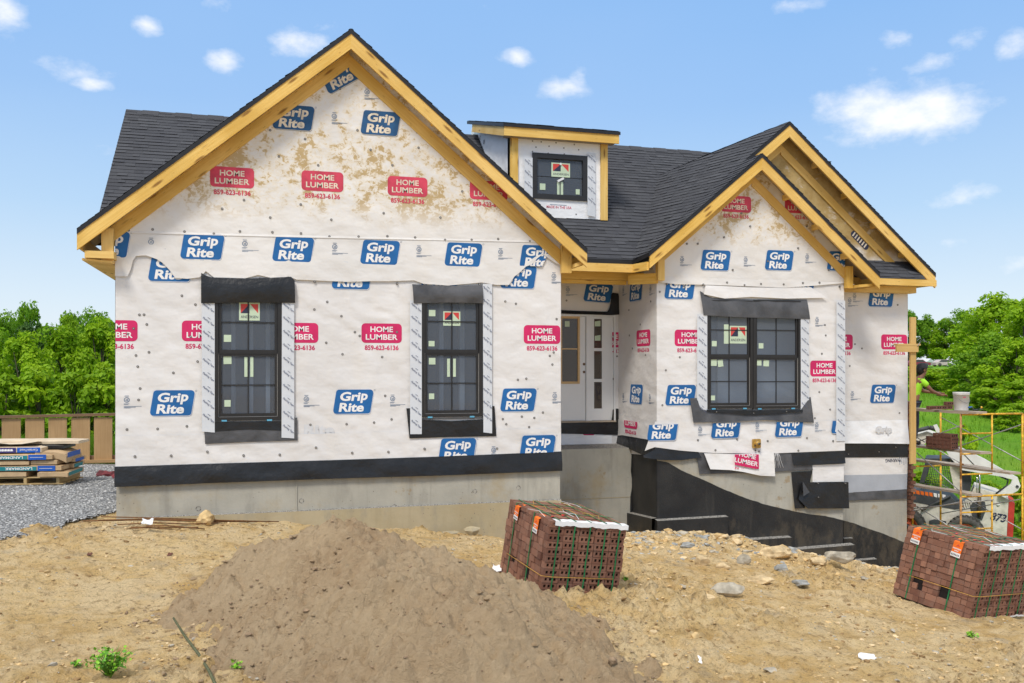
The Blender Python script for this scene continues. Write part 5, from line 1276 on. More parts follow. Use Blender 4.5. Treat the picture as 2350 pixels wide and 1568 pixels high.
# gravel yard on the left
def gravel_keep(x, y):
    e = (fbm(x*1.1, y*1.1, 91, 3)-.5)*1.4
    front = np.where(x > -3.6, 12.47+1.78*(x+3.14), 11.65+.35*(x+3.6))+e*.7
    return (y > front) & (y < 22.75) & (x < XL+.15) & ((x < XL-.02) | (y < D1-.05)) & (x > -26)
def goff(x, y):
    front = np.where(x > -3.6, 12.47+1.78*(x+3.14), 11.65+.35*(x+3.6)); return .048*np.clip((y-front+.45)*1.3, .12, 1.)
def gravel_mat():
    m, nt, b, o = nodes_of('crushed stone'); t = NT(nt); v = t.co()
    vo = t.n('ShaderNodeTexVoronoi', {'Vector': v, 'Scale': 36.}); col = t.n('ShaderNodeSeparateColor', {0: vo.outputs['Color']}).outputs[0]
    c = t.mix(col, (.20, .20, .20), (.55, .545, .53)); c = t.mix(t.mr(vo.outputs['Distance'], .35, .75, 0, .8), c, (.05, .05, .05))
    nt.links.new(c, b.inputs['Base Color']); b.inputs['Roughness'].default_value = .9
    nt.links.new(t.bump(vo.outputs['Distance'], 1., -.03), b.inputs['Normal']); return m
M['gravel'] = gravel_mat()
for i, c in enumerate(((.27, .265, .26), (.41, .405, .395), (.58, .57, .55), (.17, .165, .16))): M['grav%d' % i] = mat('crushed stone %d' % i, c, .9, .2, 20)
sheet('gravel', np.arange(-26, XL+1., .10), np.arange(10.4, 23., .10), lambda x, y: gbase(x, y)+goff(x, y)+.03*(fbm(x*1.2, y*1.2, 93, 3)-.5), gravel_keep, ('gravel',))
N = 42000; qx = np.array([rg.uniform(-8.5, XL+.9) if rg.random() < .85 else rg.uniform(-14, -6) for _ in range(N)]); qy = np.array([10.6+11.6*rg.random()**1.6 for _ in range(N)])
kk = gravel_keep(qx, qy) | (gravel_keep(qx+.35, qy+.35) & (np.array([rg.random() for _ in range(N)]) < .3) & (qy < D1-.1)); zz_ = np.maximum(gbase(qx, qy)+goff(qx, qy)-.004+.03*(fbm(qx*1.2, qy*1.2, 93, 3)-.5), np.where(gravel_keep(qx, qy), -99, ground(qx, qy)))
pts = [(qx[i], qy[i], zz_[i]+.004, rg.uniform(.010, .027), 'grav%d' % rg.choice((0, 1, 1, 2, 2, 3))) for i in range(N) if kk[i]]
scatter('gravel_stones', pts, None)
# the larger rocks, each its own
def rock(u, v, w, h, label, m='stone_tan', flat=.5, cat='rock', name='rock', depth=.7, group='rocks lying on the site', seed=None, D=None, dz=0.):
    rgs = random.Random(int(u*7+v)); vs, fs = rockmesh(rgs, 3, 1., .35)
    Z = 11.
    for _ in range(12):
        p = Wz(u, v, Z); z = gz(p.x, p.y); Z = (z-CZ)*F/(YH-v) if D is None else Z; Z = min(max(Z, 5), 30)
    if D is not None: p = W(u, v, D); p.z = gz(p.x, p.y)-.01
    else: p = Wz(u, v, Z)
    sc = Z/F; zmin = min(q[2] for q in vs); hx = max(q[0] for q in vs)-min(q[0] for q in vs); hz = max(q[2] for q in vs)-zmin
    mb = MB(); a = w*sc/hx; c = h*sc/hz*1.15
    mb.raw([(q[0]*a, q[1]*a*depth, (q[2]-zmin)*c-.12*h*sc) for q in vs], fs, m)
    o = mb.build(name); o.location = (p.x, p.y+.1*a, p.z+dz); o.rotation_euler = (0, 0, -TH)
    return tag(o, label, cat, group)
rock(1672, 1369, 80, 30, 'long grey-topped flat boulder lying alone on the clay in front of the tarred wall', 'stone_grey')
rock(1628, 1378, 30, 14, 'small tan stone touching the left end of the grey-topped boulder', 'stone_tan')
rock(1776, 1284, 84, 32, 'big rounded tan boulder on top of the rubble bank against the tarred wall', 'stone_tan', depth=.5)
rock(1748, 1340, 60, 18, 'flat tan slab halfway down the rubble bank', 'stone_tan')
rock(1795, 1312, 30, 17, 'blue-grey slab tilted under the big tan boulder', 'stone_blue')
rock(1610, 1250, 32, 22, 'bluish rock high at the left end of the rubble bank', 'stone_blue')
rock(1574, 1258, 36, 14, 'flat grey rock at the left end of the rubble bank near the brick pack', 'stone_blue')
rock(1612, 1298, 36, 22, 'square tan rock in the left part of the rubble bank', 'stone_tan')
rock(1660, 1308, 34, 15, 'yellowish flat rock beside the square tan rock', 'stone_tan')
rock(1840, 1345, 40, 14, 'grey-blue flat stone at the foot of the rubble bank', 'stone_blue')
rock(1925, 1292, 70, 26, 'wide pale rock cluster at the right end of the rubble bank', 'stone_grey', depth=.5)
rock(1710, 1296, 32, 24, 'rounded grey rock in the middle of the rubble bank', 'stone_grey')
rock(1880, 1300, 40, 20, 'small tan rock between the big boulder and the pale rock cluster', 'stone_tan')
rock(1500, 1456, 18, 10, 'small tan stone lying alone below the middle brick pack', 'stone_tan')
rock(1772, 1544, 30, 12, 'pale flat stone low in the right foreground', 'stone_grey')
rock(1690, 1240, 30, 14, 'pale yellow stone at the top of the rubble bank beside the wall', 'stone_tan')
rock(1085, 1238, 50, 28, 'rounded concrete lump leaning on the footing right of the sand pile', 'conc_low', D=D1-.22, flat=1)
rock(1030, 1241, 58, 9, 'flat concrete slab lying at the footing left of the concrete lump', 'conc_low', D=D1-.25)
rock(475, 1228, 46, 42, 'brown clay block standing among the steel rods by the footing', 'clod', D=D1-.42, cat='clay block', name='clay_block')
rock(1273, 1531, 22, 14, 'pale stone on the lower right slope of the sand pile', 'stone_tan') if False else None
mb = MB(); a, b = W(505, 1236, D1-.6), W(578, 1218, D1-.45); mb.tube([a, a.lerp(b, .5)+Z_*.03, b], [.02, .07, .085], 'clod', 9)
o = mb.build('clay_lump'); tag(rebase(o, a), 'long tan clay lump lying beside the brown clay block', 'clay lump')

# ---- the sand pile
def wz2(u, Z): k = (u-1175)/F; return np.array([Z*(k*CO+S_), Z*(CO-k*S_)])
A_, B_ = wz2(645, 9.5), wz2(800, 9.4)
def seg(x, y, a, b):
    d = b-a; t = np.clip(((x-a[0])*d[0]+(y-a[1])*d[1])/(d @ d), 0, 1); return np.hypot(x-a[0]-t*d[0], y-a[1]-t*d[1]), t
E_ = wz2(1010, 8.7); G_ = wz2(1060, 7.3); Q_ = wz2(850, 8.5); H_ = wz2(1270, 7.2)
def sandz(x, y):
    w = (fbm(x*1.3, y*1.3, 7, 3)-.5)*.5
    b0 = gbase(x, y)
    h = np.full(x.shape, -9.)
    for (a, b, top0, top1, sl) in ((A_, B_, -1.84, -1.67, .64), (B_, E_, -1.67, -1.88, .60), (E_, H_, -1.88, -2.26, .52), (Q_, G_, -1.78, -1.95, .54)):
        d, t = seg(x, y, a, b); d = np.maximum(d+w*np.clip(d, 0, 1)*.7-.12, 0)
        tt = top0+(top1-top0)*t
        h = np.maximum(h, CZ+tt-sl*(np.sqrt(d*d+.012)-.11))
    n = .14*(fbm(x*2.6, y*2.6, 12, 3)-.5)+.19*(fbm(x*5, y*6, 13, 3)-.5)+.16*(fbm(x*10, y*12, 14, 3)-.5)+.095*(fbm(x*24, y*28, 15, 3)-.5)
    lump = np.clip(fbm(x*4.5, y*4.5, 19, 2)-.62, 0, 1)*.35
    return h+n+lump
sx = np.arange(-3.2, 4.2, .021); sy = np.arange(4.4, 11.6, .023)
def sand_keep(x, y): return sandz(x, y) > gbase(x, y)-.06
def sand_mat():
    m, nt, b, o = nodes_of('damp brown sand'); t = NT(nt); v = t.co()
    c = t.mix(t.mr(t.noise(v, 1.2, 4), .3, .7), (.49, .34, .20), (.58, .43, .265))
    c = t.mix(t.mr(t.noise(v, 14, 6, .7), .42, .72, 0, .7), c, (.67, .51, .32))
    c = t.mix(t.mr(t.noise(v, 28, 5, .7), .55, .75, 0, .5), c, (.21, .14, .085))
    nt.links.new(c, b.inputs['Base Color']); b.inputs['Roughness'].default_value = .95; b.inputs['Specular IOR Level'].default_value = .15
    h = t.m('ADD', t.noise(v, 26, 8, .75), t.m('MULTIPLY', t.noise(v, 90, 4, .7), .5)); nt.links.new(t.bump(h, 1., .05), b.inputs['Normal']); return m
M['sand'] = sand_mat(); M['sand_dk'] = mat('wet sand clod', (.28, .195, .12), .95, .3, 20, .8, 40); M['sand_lt'] = mat('dry sand clod', (.56, .41, .255), .95, .25, 20, .8, 40)
o = sheet('sand_pile', sx, sy, sandz, sand_keep, ('sand',), kind=None)
tag(o, 'big heap of damp brown sand in the foreground', 'sand pile'); rebase(o, (-.2, 8.4, CZ-2.5))

N = 16000; qx = np.array([rg.uniform(-2.6, 3.6) for _ in range(N)]); qy = np.array([rg.uniform(5.4, 11.2) for _ in range(N)]); sz_ = sandz(qx, qy); dz_ = sz_-gbase(qx, qy); cl_ = fbm(qx*1.6, qy*1.6, 77, 3); gr_z = ground(qx, qy)
mb = MB()
for i in range(N):
    edge = -.35 < dz_[i] < .10
    if dz_[i] < -.35 or rg.random() > (.5*(dz_[i]+.35)/.45 if edge else .10+1.3*max(0, cl_[i]-.45)): continue
    z0 = max(sz_[i], gr_z[i]); s = rg.lognormvariate(-4.3, .5); s = min(s, .06); v, f = small[rg.randrange(len(small))]
    mb.raw(v, f, rg.choice(('sand', 'sand', 'sand', 'sand_dk')), Matrix.Translation((qx[i], qy[i], z0+s*.2)) @ Matrix.Rotation(rg.uniform(0, 6.28), 4, 'Z') @ Matrix.Scale(s, 4))
mb.build('sand_clods', o, kind='stuff')
# ---------------------------------------------------------------- BRICK PACKS
def Rview(a, az):  # lean by a about the horizontal line of sight with bearing az
    return Matrix.Rotation(a, 4, Vector((math.sin(az), math.cos(az), 0)))
def brick_pack(name, label, seed, tags, straps_front, straps_left, fork=True):
    BW, BD_, BH = .2, .085, .078; nx, ny, nz = 5, 14, 12; rg = random.Random(seed)
    root = thing(name, label, 'brick pack', group='strapped packs of brick')
    mb = MB(); w, d = nx*BW, ny*BD_
    def holed_face(x0, z0, bx, bz, y, tone, nh=3):    # front face with three cores, framed and recessed
        hw, hh = .030, .034; cs = [x0+bx*(.22+.28*i) for i in range(nh)]; zc = z0+bz/2; xs = [x0]
        for c in cs: xs += [c-hw/2, c+hw/2]
        xs.append(x0+bx); F_ = lambda x, z, q=0.: (x, y+q, z)
        mb.face([F_(x0, z0), F_(x0+bx, z0), F_(x0+bx, zc-hh/2), F_(x0, zc-hh/2)], 'brick', tone=tone); mb.face([F_(x0, zc+hh/2), F_(x0+bx, zc+hh/2), F_(x0+bx, z0+bz), F_(x0, z0+bz)], 'brick', tone=tone)
        for i in range(0, len(xs), 2): mb.face([F_(xs[i], zc-hh/2), F_(xs[i+1], zc-hh/2), F_(xs[i+1], zc+hh/2), F_(xs[i], zc+hh/2)], 'brick', tone=tone)
        for c in cs:
            q = [(c-hw/2, zc-hh/2), (c+hw/2, zc-hh/2), (c+hw/2, zc+hh/2), (c-hw/2, zc+hh/2)]
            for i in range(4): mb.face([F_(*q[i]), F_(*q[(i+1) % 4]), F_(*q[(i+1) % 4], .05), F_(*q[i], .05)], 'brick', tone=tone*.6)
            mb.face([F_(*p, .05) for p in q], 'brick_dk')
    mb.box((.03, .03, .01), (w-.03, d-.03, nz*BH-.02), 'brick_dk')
    for k in range(nz):
        off = rg.uniform(-.008, .008); sway = .006*math.sin(k*.9+seed)
        for i in range(nx):
            x0 = i*BW+rg.uniform(0, .005)+sway; z0 = k*BH; bx, bz = BW-.006-rg.uniform(0, .004), BH-.004; y = rg.uniform(-.010, .008); tone = min(1, max(0, rg.gauss(.42, .22)))
            holed_face(x0, z0, bx, bz, y, tone)
            mb.face([(x0, y, z0+bz), (x0+bx, y, z0+bz), (x0+bx, y+.08, z0+bz), (x0, y+.08, z0+bz)], 'brick', tone=tone)
            mb.face([(x0, y, z0), (x0, y+.08, z0), (x0, y+.08, z0+bz), (x0, y, z0+bz)], 'brick', tone=tone); mb.face([(x0+bx, y, z0), (x0+bx, y+.08, z0), (x0+bx, y+.08, z0+bz), (x0+bx, y, z0+bz)], 'brick', tone=tone)
        j = 1; 
        while j < ny:                                 # bricks seen along the long side
            n = 2 if (rg.random() < .22 and j < ny-1) else 1
            if fork and k in (2, 3) and (3 <= j <= 5 or 8 <= j <= 10) and not (k == 3 and j in (3, 8)):
                if k == 3 or j in (4, 5, 9): j += 1; continue
            y0 = j*BD_+rg.uniform(0, .004); x0 = rg.uniform(-.012, .010)+off; z0 = k*BH+rg.uniform(0, .004); tone = min(1, max(0, rg.gauss(.55, .25)))
            mb.box((x0, y0, z0), (x0+.19, y0+n*BD_-.005, z0+BH-.005), 'brick', None, tone); j += n
        for i in range(nx):                           # far side
            tone = rg.random(); mb.box((i*BW+.003, d-.08, k*BH), (i*BW+BW-.003, d, k*BH+BH-.004), 'brick', None, tone)
        for j in range(1, ny-1): mb.box((w-.1, j*BD_+.002, k*BH), (w+rg.uniform(-.006, .008), j*BD_+BD_-.003, k*BH+BH-.004), 'brick', None, rg.random())
    for i in range(nx):                               # uneven top course
        for j in range(ny):
            z = nz*BH+rg.uniform(-.012, .004); mb.box((i*BW+.002, j*BD_+.002, z-.05), (i*BW+BW-.004, j*BD_+BD_-.003, z), 'brick', None, rg.uniform(.3, 1))
    mb.build('brick_stack', root, False)
    H = nz*BH
    for x in straps_front:
        mb = MB(); s = .016; y = -.016
        pth = [(x+rg.uniform(-.004, .004), y, z*H/8) for z in range(9)]
        for a, b in zip(pth, pth[1:]): mb.raw([(a[0]-s/2, a[1], a[2]), (a[0]+s/2, a[1], a[2]), (b[0]+s/2, b[1], b[2]), (b[0]-s/2, b[1], b[2]), (a[0]-s/2, a[1]+.003, a[2]), (a[0]+s/2, a[1]+.003, a[2]), (b[0]+s/2, b[1]+.003, b[2]), (b[0]-s/2, b[1]+.003, b[2])], [(0, 1, 2, 3), (4, 7, 6, 5), (0, 3, 7, 4), (1, 5, 6, 2)], 'strap')
        mb.box((x-s/2, y, H+.008), (x+s/2, d+.01, H+.011), 'strap'); mb.build('strap', root, False)
    for y in straps_left:
        mb = MB(); s = .018; x = -.018; mb.box((x, y-s/2, .0), (x+.004, y+s/2, H+.01), 'strap'); mb.box((x, y-s/2, H+.008), (w+.01, y+s/2, H+.0112), 'strap'); mb.build('strap', root, False)
    mb = MB(); n = 20                                  # plastic edge strips on top and bottom
    for z0, z1, xa, xb, yy in ((H-.004, H-.05, .06, w+.006, -.020), (.0, .028, .06, w-.02, -.020)):
        vs = []; mb = MB()
        for i in range(n+1):
            x = xa+(xb-xa)*i/n; q = .008*math.sin(i*1.1+seed)+.006*math.sin(i*2.7)
            vs += [(x, yy, z1+q*.8), (x, yy+.002, z0+.006+q*.5), (x, yy+.10, z0+.010+q*.5)]
        mb.raw(vs, [(3*i+j, 3*i+3+j, 3*i+4+j, 3*i+1+j) for i in range(n) for j in (0, 1)], 'plastic', sm=False); mb.build('edge_strip', root, False)
    mb = MB(); mb.tube([(-.02, d*.85, 3.9*BH), (-.022, d*.4, 3.95*BH), (-.022, -.005, 3.97*BH), (.1, -.022, 3.9*BH), (w*.9, -.02, 3.93*BH)], .0035, 'wire', 5); mb.build('binding_wire', root, False)
    for i in range(14): mb = MB(); a = rg.uniform(0, w); b = rg.uniform(.1, d-.2); mb.tube([(a, b, H+.006), (a+rg.uniform(-.15, .15), b+rg.uniform(.05, .3), H+.02), (a+rg.uniform(-.2, .2), b+rg.uniform(.2, .5), H+.006)], .003, 'wire' if i % 3 else 'plastic', 4); mb.build('loose_wire', root, False)
    for i in range(4): mb = MB(); a, b = rg.uniform(.0, .3), rg.uniform(.1, .7); mb.face([(a, b, H+.014), (a+.05, b+.01, H+.02), (a+.06, b+.05, H+.013), (a+.01, b+.04, H+.016)], 'redtab'); mb.build('plastic_tab', root, False)
    for (y, z, s) in tags:                             # supplier cards hung over the edge
        fr = Fr((-.024, y, z), -Y_, Z_, -X_); t = MB(); T = xf(0, 0, R(-4)); w_, h_ = .15*s, .20*s
        t.prism([T(*p) for p in rect(-w_/2, w_/2, -h_/2, h_/2)], fr, 0, .003, 'tag_or'); c = t.build('label_card', root, False)
        t = MB(); t.face([fr(*T(*p), .0045) for p in rect(-w_/2, w_/2, -h_/2, -h_*.2)], 'tag_wh')
        for i in range(6): t.face([fr(*T(*p), .006) for p in rect(-w_*.42+i*w_*.145, -w_*.42+i*w_*.145+w_*.08, -h_*.42, -h_*.30)], 'navy')
        for i in range(9): t.face([fr(*T(*p), .006) for p in rect(-w_*.43+i*w_*.1, -w_*.43+i*w_*.1+w_*.065, h_*.02, h_*.10)], 'tag_wh')
        for i in range(4): t.face([fr(*T(*p), .006) for p in rect(-w_*.2+i*w_*.11, -w_*.2+i*w_*.11+w_*.07, -h_*.12, -h_*.05)], 'tag_wh')
        t.face([fr(*T(*p), .006) for p in ((-w_*.2, h_*.18), (w_*.05, h_*.36), (w_*.25, h_*.22), (w_*.02, h_*.26))], 'red')
        t.build('card_print', c, False)
        t = MB(); t.face([(-.026, y-w_/2, z+h_/2), (-.026, y+w_/2, z+h_/2), (.06, y+w_/2, H+.006), (.06, y-w_/2, H+.006)], 'tag_or'); t.build('card_top', c, False)
    return root
M['redtab'] = mat('red plastic', (.7, .03, .02), .5, .1)
def settle(root, corner, lean, az, yaw):
    root.matrix_basis = Matrix.Translation(corner) @ Rview(lean, az) @ Matrix.Rotation(yaw, 4, 'Z')
c = Wz(1236, 1384, 10.0)
pk = brick_pack('brick_pack', 'strapped pack of brown bricks standing behind the sand pile in front of the porch', 3, [(.30, .94-.13, .85), (.88, .94-.11, .8)], (.12, .32, .515, .715, .90), (.40, .93))
settle(pk, c, R(8.0), TH+R(4.6), R(7))
c2 = Wz(2222, 1425, 11.1)
pk2 = brick_pack('brick_pack', 'leaning pack of brown bricks below the yellow scaffold at the right edge', 8, [(.36, .94-.13, .95), (1.0, .94-.11, .95)], (.08, .28, .47, .66, .85), (.34, .96))
settle(pk2, c2, R(4.5), TH+R(27), R(8))
for o in bpy.data.objects:
    q = o
    while q.parent: q = q.parent
    if q == pk2 and o.type == 'MESH': o.data.transform(Matrix(((1, 0, .15, 0), (0, 1, -.04, 0), (0, 0, 1, 0), (0, 0, 0, 1))))
# a small pack seen through the fence
# ---------------------------------------------------------------- FENCE, BUNDLES, STEEL
FA, FB = Wz(-60, 1061, 20.3), Wz(300, 1053, 21.2)
FA.z = gz(FA.x, FA.y)+.06; fd_ = (FB-FA); fd_.z = 0; fdir = fd_.normalized(); fn = Vector((-fdir.y, fdir.x, 0)); FL = fd_.length
fence = thing('plank_fence', 'low fence of wide brown upright boards with gaps on the gravel yard', 'fence', FA)
fh = 1.02
def fz(t): return CZ-2.10+.04*t
i = 0; s = .08
while s < FL+.6:
    p = FA+fdir*s; b = MB(); b.board((p.x, p.y, FA.z-.03), (p.x, p.y, FA.z+fh), fdir, .385+rnd(-.015, .015), fn, .045, 'fence'); b.build('fence_board', fence); s += .485
b = MB(); q = FA+Z_*fh-fn*.05; b.board(q-fdir*.2, q+fdir*(FL+.7)+Z_*.05, fn, .15, Z_, .06, 'fence_rail'); b.build('top_rail', fence)
b = MB(); q = FA+fn*.046+Z_*.02; b.board(q-fdir*.2, q+fdir*(FL+.7), fn, .09, Z_, .10, 'fence_rail'); b.build('bottom_rail', fence)
b = MB(); q = FA-fn*.09-Z_*.04; b.board(q-fdir*.2, q+fdir*(FL+.7), fn, .09, Z_, .07, 'fence'); b.build('kick_board', fence)
far = copy_tree(pk, label='far pack of brown bricks half hidden behind the plank fence'); q = Wz(14, 1040, 24); far.matrix_basis = Matrix.Translation((q.x-1.6, q.y+.6, gz(q.x, q.y)-.05)) @ Matrix.Rotation(R(8), 4, 'Z')
# pallet with shingle bundles
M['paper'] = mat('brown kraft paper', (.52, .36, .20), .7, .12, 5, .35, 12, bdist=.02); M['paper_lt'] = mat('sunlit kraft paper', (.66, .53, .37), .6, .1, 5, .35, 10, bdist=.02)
M['teal'] = mat('teal print', (.015, .22, .24), .5, .1); M['roy'] = mat('royal blue print', (.015, .10, .45), .5, .1); M['purp'] = mat('purple print', (.05, .04, .18), .5, .1)
PO = Wz(128, 1124, 15.9); pz = gbase(np.array([PO.x]), np.array([PO.y]))[0]+.06
PR = Matrix.Translation((PO.x, PO.y, pz)) @ Matrix.Rotation(R(-9), 4, 'Z')
pal = thing('wooden_pallet', 'wooden pallet on the gravel carrying a jumbled stack of shingle bundles', 'pallet'); pal.matrix_basis = PR
for z in (.0, .115):
    for j in range(5): b = MB(); b.board((-2.0, .02+j*.22, z), (.12, .02+j*.22, z), (0, 1, 0), .12, (0, 0, 1), .018, 'oldwood'); b.build('deck_board', pal, False)
for x in (-1.95, -1.1, -.55, .0): b = MB(); b.board((x, .02, .018), (x, 1.05, .018), (1, 0, 0), .05, (0, 0, 1), .096, 'oldwood'); b.build('stringer', pal, False)
def bundle(x0, x1, y0, y1, z, h, label, face=None, rot=0., droop=0., m='paper', side=None):
    nx, ny = 14, 8; mb = MB(); L, D_ = x1-x0, y1-y0; sd = rnd(0, 50); top = []; bot = []
    for j in range(ny+1):
        for i in range(nx+1):
            u, v = i/nx, j/ny; e = min(u, 1-u, v, 1-v); r = .018*max(0, 1-e*9)**2
            w = .02*(float(fbm(u*4+sd, v*4, 3, 3))-.5)-droop*max(0, u-.55)**2*4
            top.append((x0+L*u, y0+D_*v, h-r+w)); bot.append((x0+L*u, y0+D_*v, r*.5-droop*max(0, u-.55)**2*4+.004))
    n = nx+1; k = len(top); V = top+bot; Fc = []
    for j in range(ny):
        for i in range(nx): a = j*n+i; Fc.append((a, a+1, a+n+1, a+n)); Fc.append((k+a, k+a+n, k+a+n+1, k+a+1))
    for i in range(nx): Fc += [(i, k+i, k+i+1, i+1), (ny*n+i, ny*n+i+1, k+ny*n+i+1, k+ny*n+i)]
    for j in range(ny): a = j*n; Fc += [(a, a+n, k+a+n, k+a), (a+nx, k+a+nx, k+a+n+nx, a+n+nx)]
    mb.raw(V, Fc, m, sm=False)
    fr = Fr((0, y0-.003, 0), X_, Z_, -Y_)
    if face == 'landmark':
        mb.face([fr(a, b_, .003) for a, b_ in rect(x0+.02, x1-.42, h*.12, h*.80)], 'teal'); mb.face([fr(a, b_, .003) for a, b_ in rect(x1-.40, x1-.10, h*.05, h*.92)], 'roy')
        put_text(mb, fr, 'LANDMARK', xf(x1-.42-.30, h*.46, R(180)), 0, 0, .46, h*.44, .006, 'pw', None, .02); mb.face([fr(a, b_, .006) for a, b_ in rect(x1-.37, x1-.15, h*.44, h*.5)], 'pw')
    if face == 'certain':
        mb.face([fr(a, b_, .003) for a, b_ in rect(x0+.02, x1-.43, .01, h*.9)], 'purp'); mb.face([fr(a, b_, .003) for a, b_ in rect(x1-.41, x1-.02, .01, h*.9)], 'roy')
        put_text(mb, fr, 'CertainTeed', xf(x1-.21, h*.5, R(180)), 0, 0, .30, h*.36, .006, 'pw', None, .01)
        for i in range(5): a = x1-.52-i*.05; mb.face([fr(*p, .006) for p in ((a, h*.3), (a+.045, h*.35), (a+.03, h*.7), (a-.01, h*.6))], 'pw')
    if side:
        fs2 = Fr((x1+.003, 0, 0), Y_, Z_, X_); mb.face([fs2(a, b_, .003) for a, b_ in rect(y0+.05, y1-.1, h*.15, h*.75)], side)
    o = mb.build('shingle_bundle'); o.matrix_basis = PR @ Matrix.Translation((0, 0, z)) @ Matrix.Translation((x1, y0, 0)) @ Matrix.Rotation(rot, 4, 'Z') @ Matrix.Translation((-x1, -y0, 0))
    return tag(o, label, 'shingle bundle', 'shingle bundles on the pallet')
z = .135; h = .105
bundle(-2.0, -.50, .0, .34, z, h, 'plain brown bundle at the bottom left of the stack, resting on the pallet')
bundle(-.28, .22, -.05, .95, z, h, 'plain bundle at the bottom right corner jutting past the pallet edge', None, R(4), .02, side='teal')
bundle(-2.0, -.52, .36, .95, z, h, 'plain bundle hidden at the back of the bottom layer')
bundle(-1.9, .10, -.02, .36, z+h, h, 'lower bundle with a teal band and a blue panel, second layer from the pallet', 'landmark', R(-1))
bundle(-1.9, .16, .38, .95, z+h, h, 'plain bundle behind the lower teal banded bundle', side='teal')
bundle(-2.0, -.45, -.01, .34, z+2*h, h*.9, 'plain bundle between the two teal banded bundles, left one')
bundle(-.43, .02, .0, .36, z+2*h, h*.9, 'plain bundle between the two teal banded bundles, right one', None, R(-3))
bundle(-2.0, .18, .38, .95, z+2*h, h*.9, 'plain bundle at the back of the middle layer', side='roy')
bundle(-1.95, -.05, -.03, .33, z+2.9*h, h, 'upper bundle with a teal band and white lettering', 'landmark')
bundle(-.36, .16, .05, .95, z+2.95*h, h*1.4, 'crumpled bundle sagging over the right side of the stack', None, R(3), .10, side='roy')
bundle(-2.0, -.30, .36, .95, z+2.9*h, h, 'plain bundle behind the upper teal banded bundle')
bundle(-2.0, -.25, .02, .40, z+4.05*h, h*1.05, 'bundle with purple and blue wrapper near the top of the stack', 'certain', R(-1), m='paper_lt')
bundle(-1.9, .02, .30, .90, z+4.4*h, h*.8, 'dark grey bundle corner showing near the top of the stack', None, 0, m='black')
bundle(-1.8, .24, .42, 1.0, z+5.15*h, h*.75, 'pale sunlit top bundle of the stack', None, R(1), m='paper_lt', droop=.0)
b = MB(); V = [PR @ Vector((-2.+i*.2, .05+j*.18+.02*math.sin(i), z+5.2*h+.05+.02*math.sin(i*1.7+j)+(.05 if i < 4 and j == 1 else 0))) for j in range(3) for i in range(9)]
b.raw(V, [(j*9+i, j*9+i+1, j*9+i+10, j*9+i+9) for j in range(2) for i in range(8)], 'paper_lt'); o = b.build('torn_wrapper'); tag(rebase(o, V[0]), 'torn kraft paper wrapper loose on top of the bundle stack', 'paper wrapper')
# steel rods
M['rust'] = mat('rusty steel', (.20, .095, .035), .85, .3, 30, .4, 80)
rods = [((190, 1196, .95), (620, 1213, .14)), ((232, 1186, .8), (640, 1219, .16)), ((225, 1194, .9), (560, 1222, .24)), ((270, 1204, 1.05), (500, 1226, .45)), ((300, 1210, 1.0), (455, 1237, .7)), ((335, 1207, .9), (470, 1240, .75)), ((200, 1195, .92), (520, 1212, .2)), ((300, 1213, 1.1), (395, 1235, .95))]
rl = ['longest of the rusty steel rods, its left end farthest out on the gravel', 'rusty rod whose left end points up toward the corner of the house', 'rusty rod ending near the clay block on the upper side of the bundle', 'rusty rod running low in the bundle under the clay block', 'short rusty rod slanting down into the clay in front of the bundle', 'rusty rod crossing the lower right of the rod bundle', 'rusty rod lying along the top of the bundle next to the longest one', 'shortest rusty rod, lowest in the bundle by the white scrap']
for (a, b_), l in zip(rods, rl):
    p, q = W(a[0], a[1], D1-a[2]), W(b_[0], b_[1], D1-b_[2]); p.z = max(p.z, gz(p.x, p.y)+.02); q.z = max(q.z, gz(q.x, q.y)+.03)
    mb = MB(); mb.tube([p, p.lerp(q, .35)+Z_*rnd(.0, .03), p.lerp(q, .7)+Z_*rnd(-.01, .02), q], .0085, 'rust', 6); o = mb.build('steel_rod'); tag(rebase(o, p), l, 'steel rod', 'rusty steel rods by the footing')
# scraps
def scrap(u, v, w, d, m, name, label, cat, Z=None, tilt=.2, D=None):
    if D is None:
        Zc = 10.
        for _ in range(10): p = Wz(u, v, Zc); Zc = min(max((gz(p.x, p.y)-CZ)*F/(YH-v), 5), 20)
        p = Wz(u, v, Zc)
    else: p = W(u, v, D); Zc = D; p.z = max(p.z, gz(p.x, p.y))
    s = Zc/F; mb = MB(); n = 5; V = []
    for j in range(n+1):
        for i in range(n+1): x, y = (i/n-.5)*w*s, (j/n-.5)*d; V.append((x*(1+.3*(float(vnoise(j*1.3+u, i*.7, 3))-.5)), y+x*.3*(float(vnoise(i*.9, j+v, 4))-.5), .01+.45*w*s*(float(fbm(i*.8+u, j*.8+v, 5, 2))-.3)+tilt*(y+d/2)))
    k = len(V); V2 = V+[(a, b_, c-.006) for a, b_, c in V]
    Fc = [(j*(n+1)+i, j*(n+1)+i+1, (j+1)*(n+1)+i+1, (j+1)*(n+1)+i) for j in range(n) for i in range(n)]
    mb.raw(V2, Fc+[tuple(a+k for a in f[::-1]) for f in Fc], m); o = mb.build(name); o.location = p; o.rotation_euler = (0, 0, -TH); return tag(o, label, cat)
scrap(339, 1205, 24, .05, 'plastic', 'paper_scrap', 'white paper scrap caught in the left end of the rod bundle', 'scrap', D=D1-1.1, tilt=1.2)
scrap(1601, 1524, 17, .07, 'plastic', 'plastic_scrap', 'white plastic scrap with a dark clod beside it in the right foreground', 'scrap', tilt=.7)
scrap(1990, 1513, 36, .07, 'plastic', 'plastic_scrap', 'long white scrap low in the far right foreground', 'scrap', tilt=.3)
scrap(1570, 1354, 28, .06, 'stone_grey', 'metal_scrap', 'pale grey curled strip on the clay left of the grey-topped boulder', 'scrap', tilt=.5)
